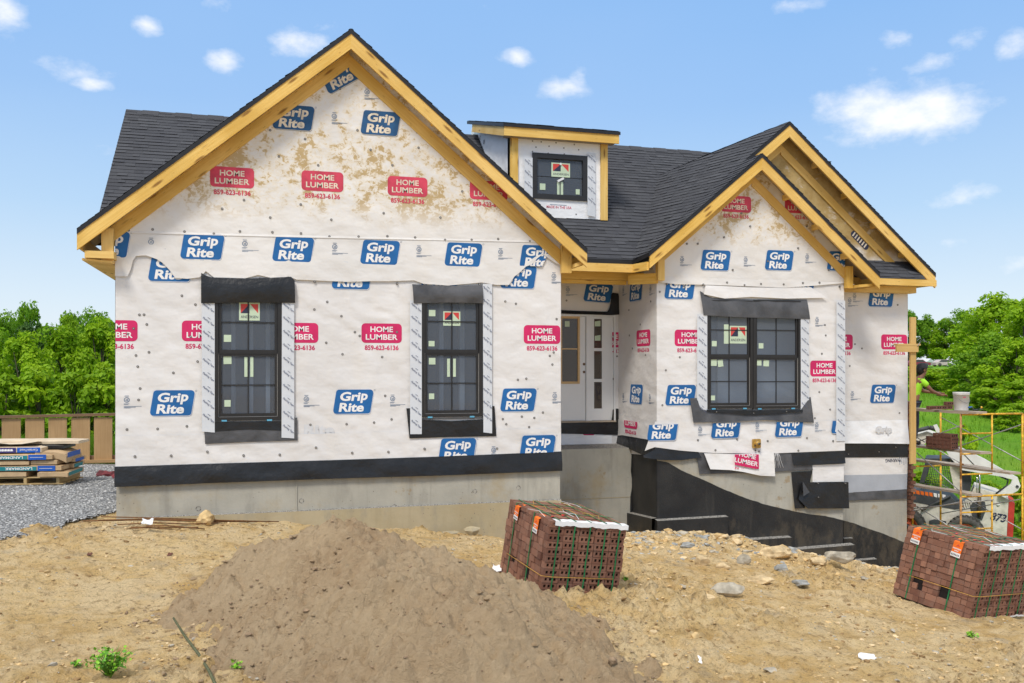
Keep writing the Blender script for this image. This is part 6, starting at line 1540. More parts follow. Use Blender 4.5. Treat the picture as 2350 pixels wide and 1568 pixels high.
scrap(1142, 1312, 22, .10, 'pw', 'plastic_scrap', 'white and pink plastic scrap between the sand pile and the middle brick pack', 'scrap', tilt=.5)
scrap(206, 1276, 10, .05, 'brick', 'brick_chip', 'small red brick chip on the clay at the left', 'brick chip', tilt=.4); scrap(390, 1276, 10, .05, 'brick', 'brick_chip', 'small red brick chip left of the sand pile foot', 'brick chip', tilt=.4)
scrap(244, 1096, 42, .18, 'rag', 'red_rag', 'dark red and black rag on the gravel beside the house corner', 'rag', D=16.2, tilt=.3) if 'rag' in M else None
# green cord from the sand to the bottom edge
M['rope'] = mat('green cord', (.10, .105, .05), .8, .4, 60)
pp = []
for u, v in ((398, 1432), (425, 1475), (455, 1515), (480, 1556), (500, 1600)):
    Zc = 8.
    for _ in range(8): p = Wz(u, v, Zc); Zc = (max(gz(p.x, p.y), float(sandz(np.array([p.x]), np.array([p.y]))[0]))-CZ)*F/(YH-v)
    p = Wz(u, v, Zc); p.z += .055; pp.append(p)
mb = MB(); mb.tube(pp, [.010, .012, .013, .013, .014], 'rope', 8); o = mb.build('green_cord'); tag(rebase(o, pp[0]), 'olive green cord running off the foot of the sand pile', 'cord')
# weeds
M['leaf_weed'] = mat('weed leaf', (.24, .50, .03), .55, .3, 12); M['leaf_weed2'] = mat('dark weed leaf', (.11, .30, .025), .55, .3, 12)
def weed(u, v, w, h, n, label, name='weed', seed=1):
    rgs = random.Random(seed); Zc = 8.
    for _ in range(10): p = Wz(u, v, Zc); Zc = (gz(p.x, p.y)-CZ)*F/(YH-v)
    s = Zc/F; root = thing(name, label, 'weed', p); st = MB(); lf = MB()
    for i in range(n):
        a = rgs.uniform(0, 6.28); rr = rgs.uniform(.1, 1)*w*s*.5; tip = Vector((math.cos(a)*rr, math.sin(a)*rr*.7, h*s*rgs.uniform(.35, 1)*(1-.35*abs(rr)/(w*s*.5)))); mid = tip*.5+Vector((0, 0, .12*h*s)); st.tube([(0, 0, -.02), mid, tip], [.004, .003, .0015], 'leaf_weed2', 4)
        for k in range(rgs.randint(7, 11)):
            t = rgs.uniform(.25, 1); c = (mid*(t/.5) if t < .5 else mid.lerp(tip, (t-.5)/.5))+Vector((rgs.gauss(0, .012), rgs.gauss(0, .012), rgs.gauss(0, .008))); d = Vector((rgs.gauss(0, 1), rgs.gauss(0, 1), rgs.gauss(.2, .5))).normalized(); e = d.cross(Vector((rgs.gauss(0, 1), rgs.gauss(0, 1), 1))).normalized(); L = rgs.uniform(.018, .044)
            lf.face([c, c+d*L*.5+e*L*.38, c+d*L, c+d*L*.5-e*L*.38], rgs.choice(('leaf_weed', 'leaf_weed', 'leaf_weed2')))
    st.build('stem', root, False); lf.build('foliage', root, False)
weed(252, 1552, 125, 84, 44, 'bushy bright green weed growing in the clay at the bottom left', 'weed_bush', 5)
weed(175, 1528, 26, 12, 4, 'tiny green weed just left of the bushy weed', 'weed', 6)
weed(338, 1374, 24, 8, 6, 'flat dark green tuft on the clay left of the sand pile', 'weed', 7)
weed(545, 1545, 26, 40, 4, 'thin grassy sprig beside the green cord', 'weed', 8)
weed(1436, 1333, 14, 12, 5, 'tiny weed at the right foot of the middle brick pack', 'weed', 9)
weed(2226, 1460, 44, 12, 8, 'small low weed below the leaning brick pack', 'weed', 10)
# cord along the footing
mb = MB(); mb.tube([W(1050, 1236, D1-.3), W(1180, 1240, D1-.3), W(1290, 1242, D1-.3)], .008, 'rust', 5); o = mb.build('rusty_cable'); tag(rebase(o, W(1050, 1236, D1-.3)), 'thin rusty cable stretched along the footing left of the middle brick pack', 'cable')
# ---------------------------------------------------------------- SCAFFOLD, MASON AND LOADER AT THE RIGHT CORNER
M['yellow'] = mat('worn yellow paint', (.72, .40, .03), .5, .35, 14, .3, 30); M['rusty_y'] = mat('rusted yellow tube', (.42, .22, .08), .7, .5, 18, .3, 30)
M['steel'] = mat('galvanised tube', (.36, .35, .34), .4, .2, 20, metal=.6)
def c4(x, y): return ((2220+x/3.9206)/1.0894, (740+y/3.9206)/1.0894)
def c5(x, y): return ((2220+x/4.1263)/1.0894, (1040+y/4.1263)/1.0894)
SX0, SX1, SD0, SD1 = W(2205, 1000, 14.72).x, W(2205, 1000, 14.72).x+1.52, 14.72, 17.0
zr = lambda v: W(2240, v, SD0).z
scaf = thing('scaffold', 'yellow tube scaffold of stacked ladder frames beside the right house corner', 'scaffold', (SX0, SD0, gz(SX0, SD0)))
tz = zr(951)
def frame(y, z0, z1, mm='yellow'):
    mb = MB(); r = .021
    mb.tube([(SX0, y, z0), (SX0, y, z1+.05)], r, 'rusty_y', 8); mb.tube([(SX1, y, z0), (SX1, y, z1)], r, mm, 8); mb.tube([(SX0, y, z1), (SX1, y, z1)], r*.95, mm, 8)
    xi = SX0+.76; H = z1-z0; mb.tube([(xi, y, z0+.12*H if z1 == tz else z0+.02), (xi, y, z1)], r*.8, mm, 8)
    for t in (.30, .62, .94): z = z1-H*t; mb.tube([(SX0, y, z), (xi, y, z)], r*.75, mm, 8)
    for x in (SX0, SX1):
        for t in (.18, .78): mb.tube([(x+.02, y, z1-H*t), (x+.06, y, z1-H*t)], .018, 'rust', 6)
    mb.build('ladder_frame', scaf)
zm = zr(1097); zlow = gz(SX0+.5, SD0)+.05
frame(SD0, zm, tz); frame(SD0, zr(1260), zr(1139)); frame(SD1, zm, tz); frame(SD1, zlow, zm-.02)
for x in (SX0, SX1): mb = MB(); mb.tube([(x, SD0, zlow-.2), (x, SD0, zm)], .019, 'rusty_y' if x == SX0 else 'yellow', 8); mb.build('frame_leg', scaf)
def brace(p, q):
    mb = MB(); mb.tube([p, q], .011, 'steel', 6); mb.build('cross_brace', scaf)
for (a, b) in (((zr(975)), zr(1065)), ((zr(1150)), zr(1225))):
    for x in (SX0, SX1):
        brace((x+.03, SD0, a), (x+.03, SD1, b)); brace((x+.045, SD0, b), (x+.045, SD1, a))
brace((SX0-.1, 16.3, zr(1195)), (SX0+.75, SD0-.05, zr(1148)-.0)); brace((SX0, SD0+.05, zr(1125)), (SX0-.05, 15.9, zr(1050)))
def plank(x, w, y0, y1, z, label, tilt=0., wob=.012):
    mb = MB(); n = 10; o = rnd(0, 30)
    for i in range(n):
        a, b = y0+(y1-y0)*i/n, y0+(y1-y0)*(i+1)/n; za, zb_ = z+wob*math.sin(i*1.1+o)+tilt*i/n, z+wob*math.sin((i+1)*1.1+o)+tilt*(i+1)/n; t = .042
        mb.face([(x, a, za), (x+w, a, za), (x+w, b, zb_), (x, b, zb_)], 'plank', [(a, 0), (a, w), (b, w), (b, 0)]); mb.face([(x, a, za-t), (x, b, zb_-t), (x+w, b, zb_-t), (x+w, a, za-t)], 'plank', [(a, 0), (b, 0), (b, w), (a, w)])
        mb.face([(x, a, za-t), (x, a, za), (x, b, zb_), (x, b, zb_-t)], 'plank', [(a, .5), (a, .5+t), (b, .5+t), (b, .5)]); mb.face([(x+w, a, za-t), (x+w, b, zb_-t), (x+w, b, zb_), (x+w, a, za)], 'plank', [(a, .5), (b, .5), (b, .5+t), (a, .5+t)])
    z0 = z+wob*math.sin(o); mb.face([(x, y0, z0-.042), (x+w, y0, z0-.042), (x+w, y0, z0), (x, y0, z0)], 'plank', [(0, 0), (.1, 0), (.1, .05), (0, .05)])
    o_ = mb.build('scaffold_plank'); return tag(rebase(o_, (x, y0, z-.042)), label, 'plank', 'weathered planks on the scaffold')
zA = tz+.066; zA1 = zr(1043)+.062; zA2 = zr(1090)+.062; zA3 = zr(1139)+.066
xe = lambda u, D: W(u, 1000, D).x
plank(xe(2240, 14.3), .26, 14.3, 19., zA, 'top scaffold plank carrying the white bucket'); plank(xe(2222, 14.5), .22, 14.5, 19., zA+.001, 'top scaffold plank beside the one with the bucket, nearer the wall')
plank(xe(2250, 14.45), .27, 14.45, 18.8, zA1, 'second highest scaffold plank, the brick stack standing on it'); plank(xe(2205, 14.9), .24, 14.9, 18.8, zA1+.002, 'second level scaffold plank nearest the brick veneer')
plank(xe(2318, 14.5), .27, 14.5, 18.6, zA2, 'third level scaffold plank reaching the right picture edge'); plank(xe(2285, 14.75), .25, 14.75, 18.6, zA2+.004, 'third level scaffold plank left of the one at the picture edge')
plank(xe(2230, 14.55), .26, 14.55, 18.4, zA3, 'lowest scaffold plank, just above the loader wheels')
# the mason's pole with its crosspiece
pz0, pz1 = W(2096, 1065, 14.9).z, W(2096, 728, 14.9).z; px0, px1 = W(2090, 900, 14.9).x, W(2102.5, 900, 14.9).x
pole = thing('wooden_pole', 'upright pale timber pole with a short crosspiece at the house corner', 'pole', (px0, 14.9, pz0))
b = MB(); b.board((px0, 14.9, pz0), (px0, 14.9, pz1), X_, px1-px0, Y_, .04, 'wood_pale'); b.build('upright', pole)
b = MB(); a0, a1 = W(2058, 800, 14.86), W(2108, 800, 14.86); b.board((a0.x, 14.86, W(2080, 808, 14.86).z), (a1.x, 14.86, W(2080, 808, 14.86).z), Y_, .039, Z_, .125, 'wood_pale'); b.build('crosspiece', pole)
b = MB(); b.board((a0.x+.02, 14.86, W(2080, 793, 14.86).z), (a1.x+.05, 14.86, W(2080, 793, 14.86).z), Y_, .12, Z_, .035, 'wood_pale'); b.build('crosspiece', pole)
b = MB(); b.tube([(px1-.01, 14.85, W(2100, 795, 14.85).z), (px1+.06, 14.86, W(2100, 785, 14.85).z)], .008, 'steel', 6); b.build('nail', pole)
# bucket
M['bucket'] = mat('white plastic pail', (.72, .71, .68), .45, .08, 8); M['dirtymark'] = mat('mortar smear', (.45, .42, .38), .9, .2)
bp = W(2206, 940, 14.85); bk = thing('bucket', 'white plastic bucket with a wire handle on the top scaffold plank', 'bucket', (bp.x, 14.85, zA)); T = Matrix.Identity(4)
b = MB(); b.lathe([(0, .01), (.125, .01), (.130, .02), (.150, .33), (.158, .33), (.158, .345), (.152, .345), (.152, .36), (.160, .36), (.160, .375), (.150, .375), (.142, .37), (.122, .03), (0, .03)], T, 'bucket', 28); b.build('pail', bk, False)
b = MB(); b.tube([(-.155+.02*0, 0, .33)]+[(-.155*math.cos(t), -.10*math.sin(t)-.05*math.sin(t), .33-.17*math.sin(t)) for t in (.3, .8, 1.2, 1.57, 1.95, 2.35, 2.85)]+[(.155, 0, .33)], .004, 'steel', 6); b.build('handle', bk, False)
b = MB(); b.face([(-.09, -.148, .27), (-.03, -.1565, .27), (-.03, -.1565, .285), (-.09, -.148, .285)], 'crim'); b.build('maker_mark', bk, False)
# tools
M['toolblue'] = mat('blue tool handle', (.02, .12, .38), .4, .1)
tp = W(2238, 943, 14.6)
for i, (dx, lab, m_) in enumerate(((0, 'blue handled trowel lying beside the white bucket', 'toolblue'), (.18, 'yellow handled trowel at the right end of the top plank', 'yellow'))):
    t = thing('trowel', lab, 'trowel', (tp.x-.02+dx, 14.62, zA+.02)); t.rotation_euler = (0, 0, R(20+30*i))
    b = MB(); b.face([(0, -.06, .02), (.26, 0, .015), (0, .06, .02)], 'steel'); b.face([(0, -.06, .017), (0, .06, .017), (.26, 0, .012)], 'steel'); b.build('blade', t, False)
    b = MB(); b.tube([(0, 0, .02), (-.05, 0, .07), (-.07, 0, .07)], .006, 'steel', 6); b.tube([(-.07, 0, .07), (-.19, 0, .06)], [.014, .018], m_, 8); b.build('handle', t, False)
# loose bricks
def one_brick(label, group):
    mb = MB(); w, d, h = .19, .083, .074
    mb.box((0, .0, 0), (w, d, h), 'brick', None, .5)
    for i in range(3): a = .045+.05*i; mb.box((a-.013, -.001, h/2-.015), (a+.013, .02, h/2+.015), 'brick_dk')
    o = mb.build('brick'); return tag(o, label, 'brick', group)
b0 = one_brick('brown cored brick in the stack on the second highest scaffold plank', 'bricks stacked on the scaffold'); first = True
stx, sty = W(2176, 1035, 15.1).x, 15.05
for k in range(4):
    for j in range(7):
        if k == 3 and j > 4: continue
        if first: o = b0; first = False
        else: o = b0.copy(); C.collection.objects.link(o)
        o.location = (stx+.02-j*.012+rnd(-.006, .006), sty+j*.09, zA1+.018+k*.078); o.rotation_euler = (0, 0, rnd(-.03, .03))
for j in range(4):
    o = b0.copy(); C.collection.objects.link(o); q = W(2128+j*14, 934, 15.3); o.location = (q.x, 15.25+.02*j, zA+.012 if j < 3 else zA+.012); o['label'] = 'brown brick lying on the top scaffold plank left of the bucket'; o['group'] = 'bricks beside the bucket'
o = b0.copy(); C.collection.objects.link(o); q = W(2172, 934, 15.3); o.location = (q.x, 15.3, zA+.092); o['label'] = 'single brown brick on top of the others beside the bucket'; o['group'] = 'bricks beside the bucket'
# ---- the mason
M['skin'] = mat('tanned skin', (.24, .11, .065), .5, .1); M['lime'] = mat('lime green shirt', (.36, .72, .03), .7, .06, 4, .4, 9, bdist=.03); M['jeans'] = mat('dark work trousers', (.05, .06, .09), .8, .2); M['cap'] = mat('dark cap', (.03, .03, .035), .7, .1); M['hair'] = mat('black hair', (.012, .010, .009), .6, .1)
def skinned(name, chains, m, parent, sub=1):
    """chains: lists of (x,y,z,r); joints shared by coordinates"""
    idx, vs, rs, es = {}, [], [], []
    for ch in chains:
        pr = None
        for (x, y, z, r) in ch:
            k = (round(x, 4), round(y, 4), round(z, 4))
            if k not in idx: idx[k] = len(vs); vs.append((x, y, z)); rs.append(r)
            if pr is not None: es.append((pr, idx[k]))
            pr = idx[k]
    me = bpy.data.meshes.new(name); me.from_pydata(vs, es, []); me.materials.append(M[m])
    o = bpy.data.objects.new(name, me); C.collection.objects.link(o); o.parent = parent
    md = o.modifiers.new('skin', 'SKIN'); md.use_smooth_shade = True; md.branch_smoothing = .4
    if not me.skin_vertices: me.attributes  # the layer is made by the modifier below
    if len(me.skin_vertices) == 0:
        import bmesh
        bm = bmesh.new(); bm.from_mesh(me); bm.verts.layers.skin.verify(); bm.to_mesh(me); bm.free()
    for d, r in zip(me.skin_vertices[0].data, rs): d.radius = (r, r)
    me.skin_vertices[0].data[0].use_root = True
    s = o.modifiers.new('sub', 'SUBSURF'); s.levels = s.render_levels = sub
    return o
ms = W(2094, 1030, 16.3)
man = thing('person', 'person in lime green shirt and dark cap reaching forward on the scaffold', 'person', (ms.x, 16.3, zA1+.01)); man.rotation_euler = (0, 0, R(-14))
pel = (0, 0, .94, .125); ch1 = (.05, 0, 1.14, .125); ch2 = (.13, 0, 1.36, .115); nk = (.18, 0, 1.47, .055); hd0 = (.22, 0, 1.56, .075); hd1 = (.225, 0, 1.63, .092); hd2 = (.22, 0, 1.70, .075)
chains = [[pel, ch1, ch2, nk, hd0, hd1, hd2], [hd0, (.30, 0, 1.575, .035)], [hd1, (.325, 0, 1.625, .016)]]
for s in (-1, 1):
    hip = (0, .095*s, .88, .085); chains.append([pel, hip, (.03, .10*s, .48, .058), (-.02, .10*s, .09, .042), (.10, .11*s, .035, .035)])
    sh = (.13, .18*s, 1.38, .058); elb = (.33, .21*s, 1.16, .043); wr = (.58, .10*s, 1.10+.02*s, .028); palm = (.645, .085*s, 1.095+.02*s, .032); chains.append([ch2, sh, elb, wr, palm])
    for i in range(4):
        y = .085*s+(i-1.5)*.019; L = (.030, .036, .038, .032)[i]; kx = palm[0]+.035; chains.append([palm, (kx, y, palm[2]+.008, .0105), (kx+L*.8, y, palm[2]-.004, .0095), (kx+L, y, palm[2]-.03, .0085)])
    chains.append([palm, (palm[0]+.01, .085*s-.032*s, palm[2]+.005, .011), (palm[0]+.045, .085*s-.042*s, palm[2]-.012, .009)])
skinned('body', chains, 'skin', man)
sc_ = [[(pel[0], 0, .86, .135), (pel[0], 0, .95, .142), (.05, 0, 1.14, .142), (.13, 0, 1.36, .132), (.165, 0, 1.43, .085)]]
for s in (-1, 1): sc_.append([(.13, 0, 1.36, .132), (.13, .185*s, 1.385, .076), (.24, .20*s, 1.27, .070)])
skinned('shirt', sc_, 'lime', man)
skinned('trousers', [[(0, 0, .95, .13), (0, .095, .87, .098), (.03, .10, .48, .075), (-.02, .10, .10, .065)], [(0, 0, .95, .13), (0, -.095, .87, .098), (.03, -.10, .48, .075), (-.02, -.10, .10, .065)]], 'jeans', man)
for s in (-1, 1): skinned('boot', [[(-.05, .10*s, .07, .055), (.03, .105*s, .055, .052), (.13, .11*s, .04, .045)], [(-.05, .10*s, .07, .055), (-.03, .10*s, .15, .055)]], 'hair', man)
b = MB(); T = Matrix.Translation((.215, 0, 1.655)) @ Matrix.Rotation(R(-6), 4, 'Y'); b.lathe([(.118, 0), (.118, .03), (.10, .085), (.06, .115), (.0, .122)], T, 'cap', 18)
b.raw([T @ Vector(q) for q in [(.09, -.09, .02), (.16, -.085, .012), (.215, -.04, .004), (.22, .04, .004), (.16, .085, .012), (.09, .09, .02), (.09, -.09, .008), (.16, -.085, .0), (.215, -.04, -.008), (.22, .04, -.008), (.16, .085, .0), (.09, .09, .008)]], [(0, 1, 2, 3, 4, 5), (11, 10, 9, 8, 7, 6), (0, 6, 7, 1), (1, 7, 8, 2), (2, 8, 9, 3), (3, 9, 10, 4), (4, 10, 11, 5)], 'cap'); b.build('cap', man, False)
b = MB(); T = Matrix.Translation((.165, 0, 1.61)) @ Matrix.Scale(1.15, 4, Vector((0, 0, 1))); b.lathe([(0, -.09), (.05, -.08), (.085, -.03), (.095, .03), (.06, .07), (0, .08)], T, 'hair', 14); b.build('hair', man, False)
for s in (-1, 1):
    b = MB(); b.lathe([(0, -.011), (.011, 0), (0, .011)], Matrix.Translation((.305, .032*s, 1.645)), 'pw', 8); b.lathe([(0, -.006), (.006, 0), (0, .006)], Matrix.Translation((.313, .032*s, 1.645)), 'hair', 8); b.build('eye', man, False)
    b = MB(); b.lathe([(.0, -.03), (.016, -.015), (.018, .01), (.0, .03)], Matrix.Translation((.215, .092*s, 1.61)), 'skin', 8); b.build('ear', man, False)
b = MB(); b.box((.292, -.022, 1.578), (.322, .022, 1.586), 'crim_old'); b.build('mouth', man, False)
hb = b0.copy(); C.collection.objects.link(hb); hb['label'] = 'brown brick held in the hands of the person on the scaffold'; hb['group'] = 'bricks beside the bucket'
q = Matrix.Translation(man.location) @ Matrix.Rotation(R(-14), 4, 'Z') @ Vector((.665, -.095, 1.055)); hb.location = q; hb.rotation_euler = (0, 0, R(76))
# ---- skid steer loader
LA = TH+math.atan((2233-1175)/F); LO = Wz(2233, 1222, 22.); lex = Vector((math.cos(LA), -math.sin(LA), 0)); ln = Vector((-math.sin(LA), -math.cos(LA), 0))
fL_ = Fr((LO.x, LO.y, 0), lex, Z_, ln); LB = Matrix((lex, Z_, ln)).transposed().to_4x4()
M['ldr'] = mat('dirty white paint', (.66, .62, .53), .5, .2, 5); M['ldr_w'] = mat('white arm paint', (.78, .77, .74), .45, .08, 4); M['ldr_dk'] = mat('dark grey panel', (.06, .065, .07), .5, .2); M['ldr_red'] = mat('red tailgate', (.55, .05, .035), .5, .15); M['tyre'] = mat('dusty tyre', (.085, .08, .072), .85, .3, 10, .5, 20); M['rim'] = mat('orange red rim', (.55, .10, .035), .6, .25, 9); M['orange'] = mat('orange lettering', (.8, .16, .02), .5, .1); M['chrome'] = mat('chrome rod', (.6, .6, .6), .2, .05, metal=.9); M['ram'] = mat('ram barrel', (.10, .075, .05), .6, .3)
def l5(*pts):
    o = []
    for x, y in pts: p = Wp(*c5(x, y), tuple(ln), ln.dot(LO)); o.append(((p-LO).dot(lex), p.z))
    return o
lo = LO.copy(); lo.z = l5((800, 1390))[0][1]
load = thing('skid_steer_loader', 'white skid steer loader with red tailgate and number 873 standing behind the scaffold', 'loader', lo)
def pr(name, pts, c0, c1, m, par=None): mb = MB(); mb.prism(l5(*pts), fL_, c0, c1, m); return mb.build(name, par or load)
body = pr('body', [(150, 870), (690, 965), (845, 840), (890, 735), (1120, 800), (1245, 865), (1222, 1285), (1000, 1270), (620, 1205), (150, 1130)], -1.15, 0, 'ldr')
pr('side_panel', [(150, 735), (640, 830), (770, 960), (690, 965), (150, 868)], -1.1, .012, 'ldr_dk')
mb = MB()
for i in range(8):
    x = 245+i*45; q = l5((x, 760+i*7.), (x+34, 766+i*7.), (x+38, 806+i*7.), (x+4, 796+i*7.)); mb.face([fL_(*p, .014) for p in q], 'orange' if i < 5 else 'pw')
mb.build('side_lettering', load)
pr('tailgate', [(1247, 868), (1308, 905), (1300, 1060), (1288, 1268), (1225, 1284)], -1.12, .006, 'ldr_red')
pr('lift_arm', [(470, 95), (505, 85), (560, 190), (690, 292), (1000, 442), (1250, 588), (1335, 630), (1366, 715), (1335, 765), (1205, 835), (1130, 802), (1260, 700), (1282, 650), (1180, 622), (760, 552), (640, 420), (540, 250)], .03, .16, 'ldr_w')
mb = MB(); T = Matrix.Translation(fL_(*l5((1330, 722))[0], .165)) @ LB; mb.lathe([(0, .0), (.035, .0), (.035, .01)], T, 'ldr_dk', 14)
mb.lathe([(0, .0), (.03, .0), (.045, -.02)], Matrix.Translation(fL_(*l5((1135, 912))[0], .03)) @ LB, 'ldr_w', 14); mb.build('arm_pivot', load)
pr('front_link', [(250, 205), (400, 160), (480, 190), (440, 240), (330, 330), (250, 330)], -.9, .02, 'ldr')
mb = MB(); mb.tube([fL_(*l5((240, 165))[0], .10), fL_(*l5((430, 118))[0], .10)], .05, 'ldr_dk', 10); mb.tube([fL_(*l5((430, 118))[0], .10), fL_(*l5((490, 130))[0], .10)], .06, 'ldr_dk', 10); mb.build('tilt_cylinder', load)
mb = MB(); mb.tube([fL_(*l5((945, 560))[0], .09), fL_(*l5((945, 800))[0], .09)], .022, 'chrome', 8); mb.tube([fL_(*l5((918, 600))[0], .06), fL_(*l5((918, 800))[0], .06)], .010, 'chrome', 6); mb.tube([fL_(*l5((945, 790))[0], .09), fL_(*l5((942, 1035))[0], .09)], .042, 'ram', 10); mb.build('lift_cylinder', load)
pr('side_plate', [(845, 935), (890, 870), (1000, 885), (1015, 960), (970, 1075), (870, 1030)], 0, .02, 'ldr_dk')
mb = MB(); mb.tube([fL_(*l5((480, 180))[0], .18), fL_(*l5((700, 300))[0], .17), fL_(*l5((900, 510))[0], .17)], .008, 'ldr_dk', 5); mb.build('hydraulic_hose', load); mb = MB(); mb.tube([fL_(*l5((1150, 620))[0], .0), fL_(*l5((1240, 660))[0], .02), fL_(*l5((1225, 720))[0], .02), fL_(*l5((1115, 800))[0], .02)], .022, 'ldr_dk', 8); mb.build('hydraulic_hose', load)
cab = pr('cab_frame', [(770, 550), (845, 575), (862, 690), (850, 770), (800, 800), (745, 795), (755, 640)], -.9, -.1, 'ldr_dk')
pr('cab_post', [(640, 420), (760, 420), (765, 795), (690, 785), (640, 560)], -.14, -.02, 'ldr'); pr('cab_post', [(375, 505), (440, 505), (370, 690), (325, 690)], -.14, -.02, 'ldr_dk'); pr('cab_post', [(375, 505), (440, 505), (370, 690), (325, 690)], -1.05, -.95, 'ldr_dk'); pr('cab_roof', [(380, 440), (760, 440), (770, 520), (380, 520)], -1.05, -.02, 'ldr_dk')
mb = MB()
for i in range(15): x = 385+i*20; mb.tube([fL_(*l5((x-.45*0, 515))[0], -.05), fL_(*l5((x-40, 760))[0], -.05)], .006, 'ldr_dk', 4, False)
for j in range(10): y = 530+j*24; mb.tube([fL_(*l5((375-j*5, y))[0], -.052), fL_(*l5((665, y+14))[0], -.052)], .006, 'ldr_dk', 4, False)
mb.build('cab_mesh', load); mb = MB()
for i in range(5): mb.tube([fL_(*l5((740+i*25, 870+abs(i-2)*10))[0], .02), fL_(*l5((770+i*20, 970-i*12))[0], .02)], .006, 'ldr_dk', 4, False)
mb.build('engine_grille', load)
for cx, cy, d in ((800, 1200, 0), (205, 1128, 0), (800, 1200, -1.0), (205, 1128, -1.0)):
    p = l5((cx, cy))[0]; T = Matrix.Translation(fL_(*p, .12+d)) @ LB; r = .42
    mb = MB(); mb.lathe([(r*.56, .10), (r*.62, .13), (r*.86, .14), (r*.97, .09), (r, .0), (r*.97, -.12), (r*.8, -.16), (r*.5, -.16)], T, 'tyre', 44)
    for i in range(26):
        a = 2*math.pi*i/26; Tl = T @ Matrix.Rotation(a, 4, 'Z'); mb.box((r*.90, -.03, -.10), (r*1.035, .025, .11), 'tyre', Tl @ Matrix.Rotation(R(18), 4, 'X'))
    w = mb.build('wheel', load); mb = MB(); mb.lathe([(0, .06), (.05, .06), (.06, .085), (.085, .085), (.10, .045), (.17, .03), (.20, .05), (r*.52, .11), (r*.57, .11)], T, 'rim', 28)
    for i in range(8): a = 2*math.pi*i/8; mb.lathe([(0, .06), (.014, .06), (.014, .035)], T @ Matrix.Translation((.135*math.cos(a), .135*math.sin(a), 0)), 'rust', 6)
    mb.lathe([(0, .10), (.05, .10), (.06, .07)], T, 'ldr_dk', 12); mb.build('rim', w)
pr('fuel_tank', [(425, 1080), (480, 1065), (600, 1085), (612, 1200), (560, 1215), (440, 1190)], -.2, .06, 'ldr_dk')
mb = MB(); a, b_ = l5((1140, 1048))[0]; sl_ = math.atan2(l5((1215, 1062))[0][1]-l5((1060, 1032))[0][1], l5((1215, 1062))[0][0]-l5((1060, 1032))[0][0])
put_text(mb, fL_, '873', xf(a, b_, sl_), 0, 0, abs(l5((1218, 1062))[0][0]-l5((1055, 1032))[0][0]), l5((1140, 1005))[0][1]-l5((1140, 1092))[0][1], .004, 'navy', None, .03, .25); mb.build('model_number', load)
mb = MB(); mb.tube([fL_(*l5((345, 975))[0], .05), fL_(*l5((640, 820))[0], .05)], .03, 'ldr_dk', 8); mb.build('grab_bar', load)

# ---------------------------------------------------------------- TREES, MEADOW, FAR BUILDINGS
def leaf_mat(name, a, b_, dk):
    m, nt, b, o = nodes_of(name); t = NT(nt)
    tn = t.n('ShaderNodeAttribute', attribute_name='tone').outputs['Fac']; oi = t.n('ShaderNodeObjectInfo').outputs['Random']
    c = t.mix(tn, a, b_); c = t.mix(t.m('MULTIPLY', oi, .45), c, dk)
    nt.links.new(c, b.inputs['Base Color']); b.inputs['Roughness'].default_value = .55; b.inputs['Specular IOR Level'].default_value = .25
    tr = t.n('ShaderNodeBsdfTranslucent', {0: c}); mx = t.n('ShaderNodeMixShader', {0: .42, 1: b.outputs[0], 2: tr.outputs[0]}); nt.links.new(mx.outputs[0], o.inputs[0]); return m
M['leaf_lime'] = leaf_mat('bright leaf', (.20, .39, .008), (.45, .64, .02), (.13, .28, .008)); M['leaf_mid'] = leaf_mat('mid green leaf', (.10, .25, .010), (.26, .45, .02), (.07, .18, .012)); M['leaf_dark'] = leaf_mat('dark leaf', (.04, .115, .016), (.10, .20, .035), (.04, .09, .018))
M['bark'] = mat('grey bark', (.12, .095, .07), .9, .3, 12, .6, 30)
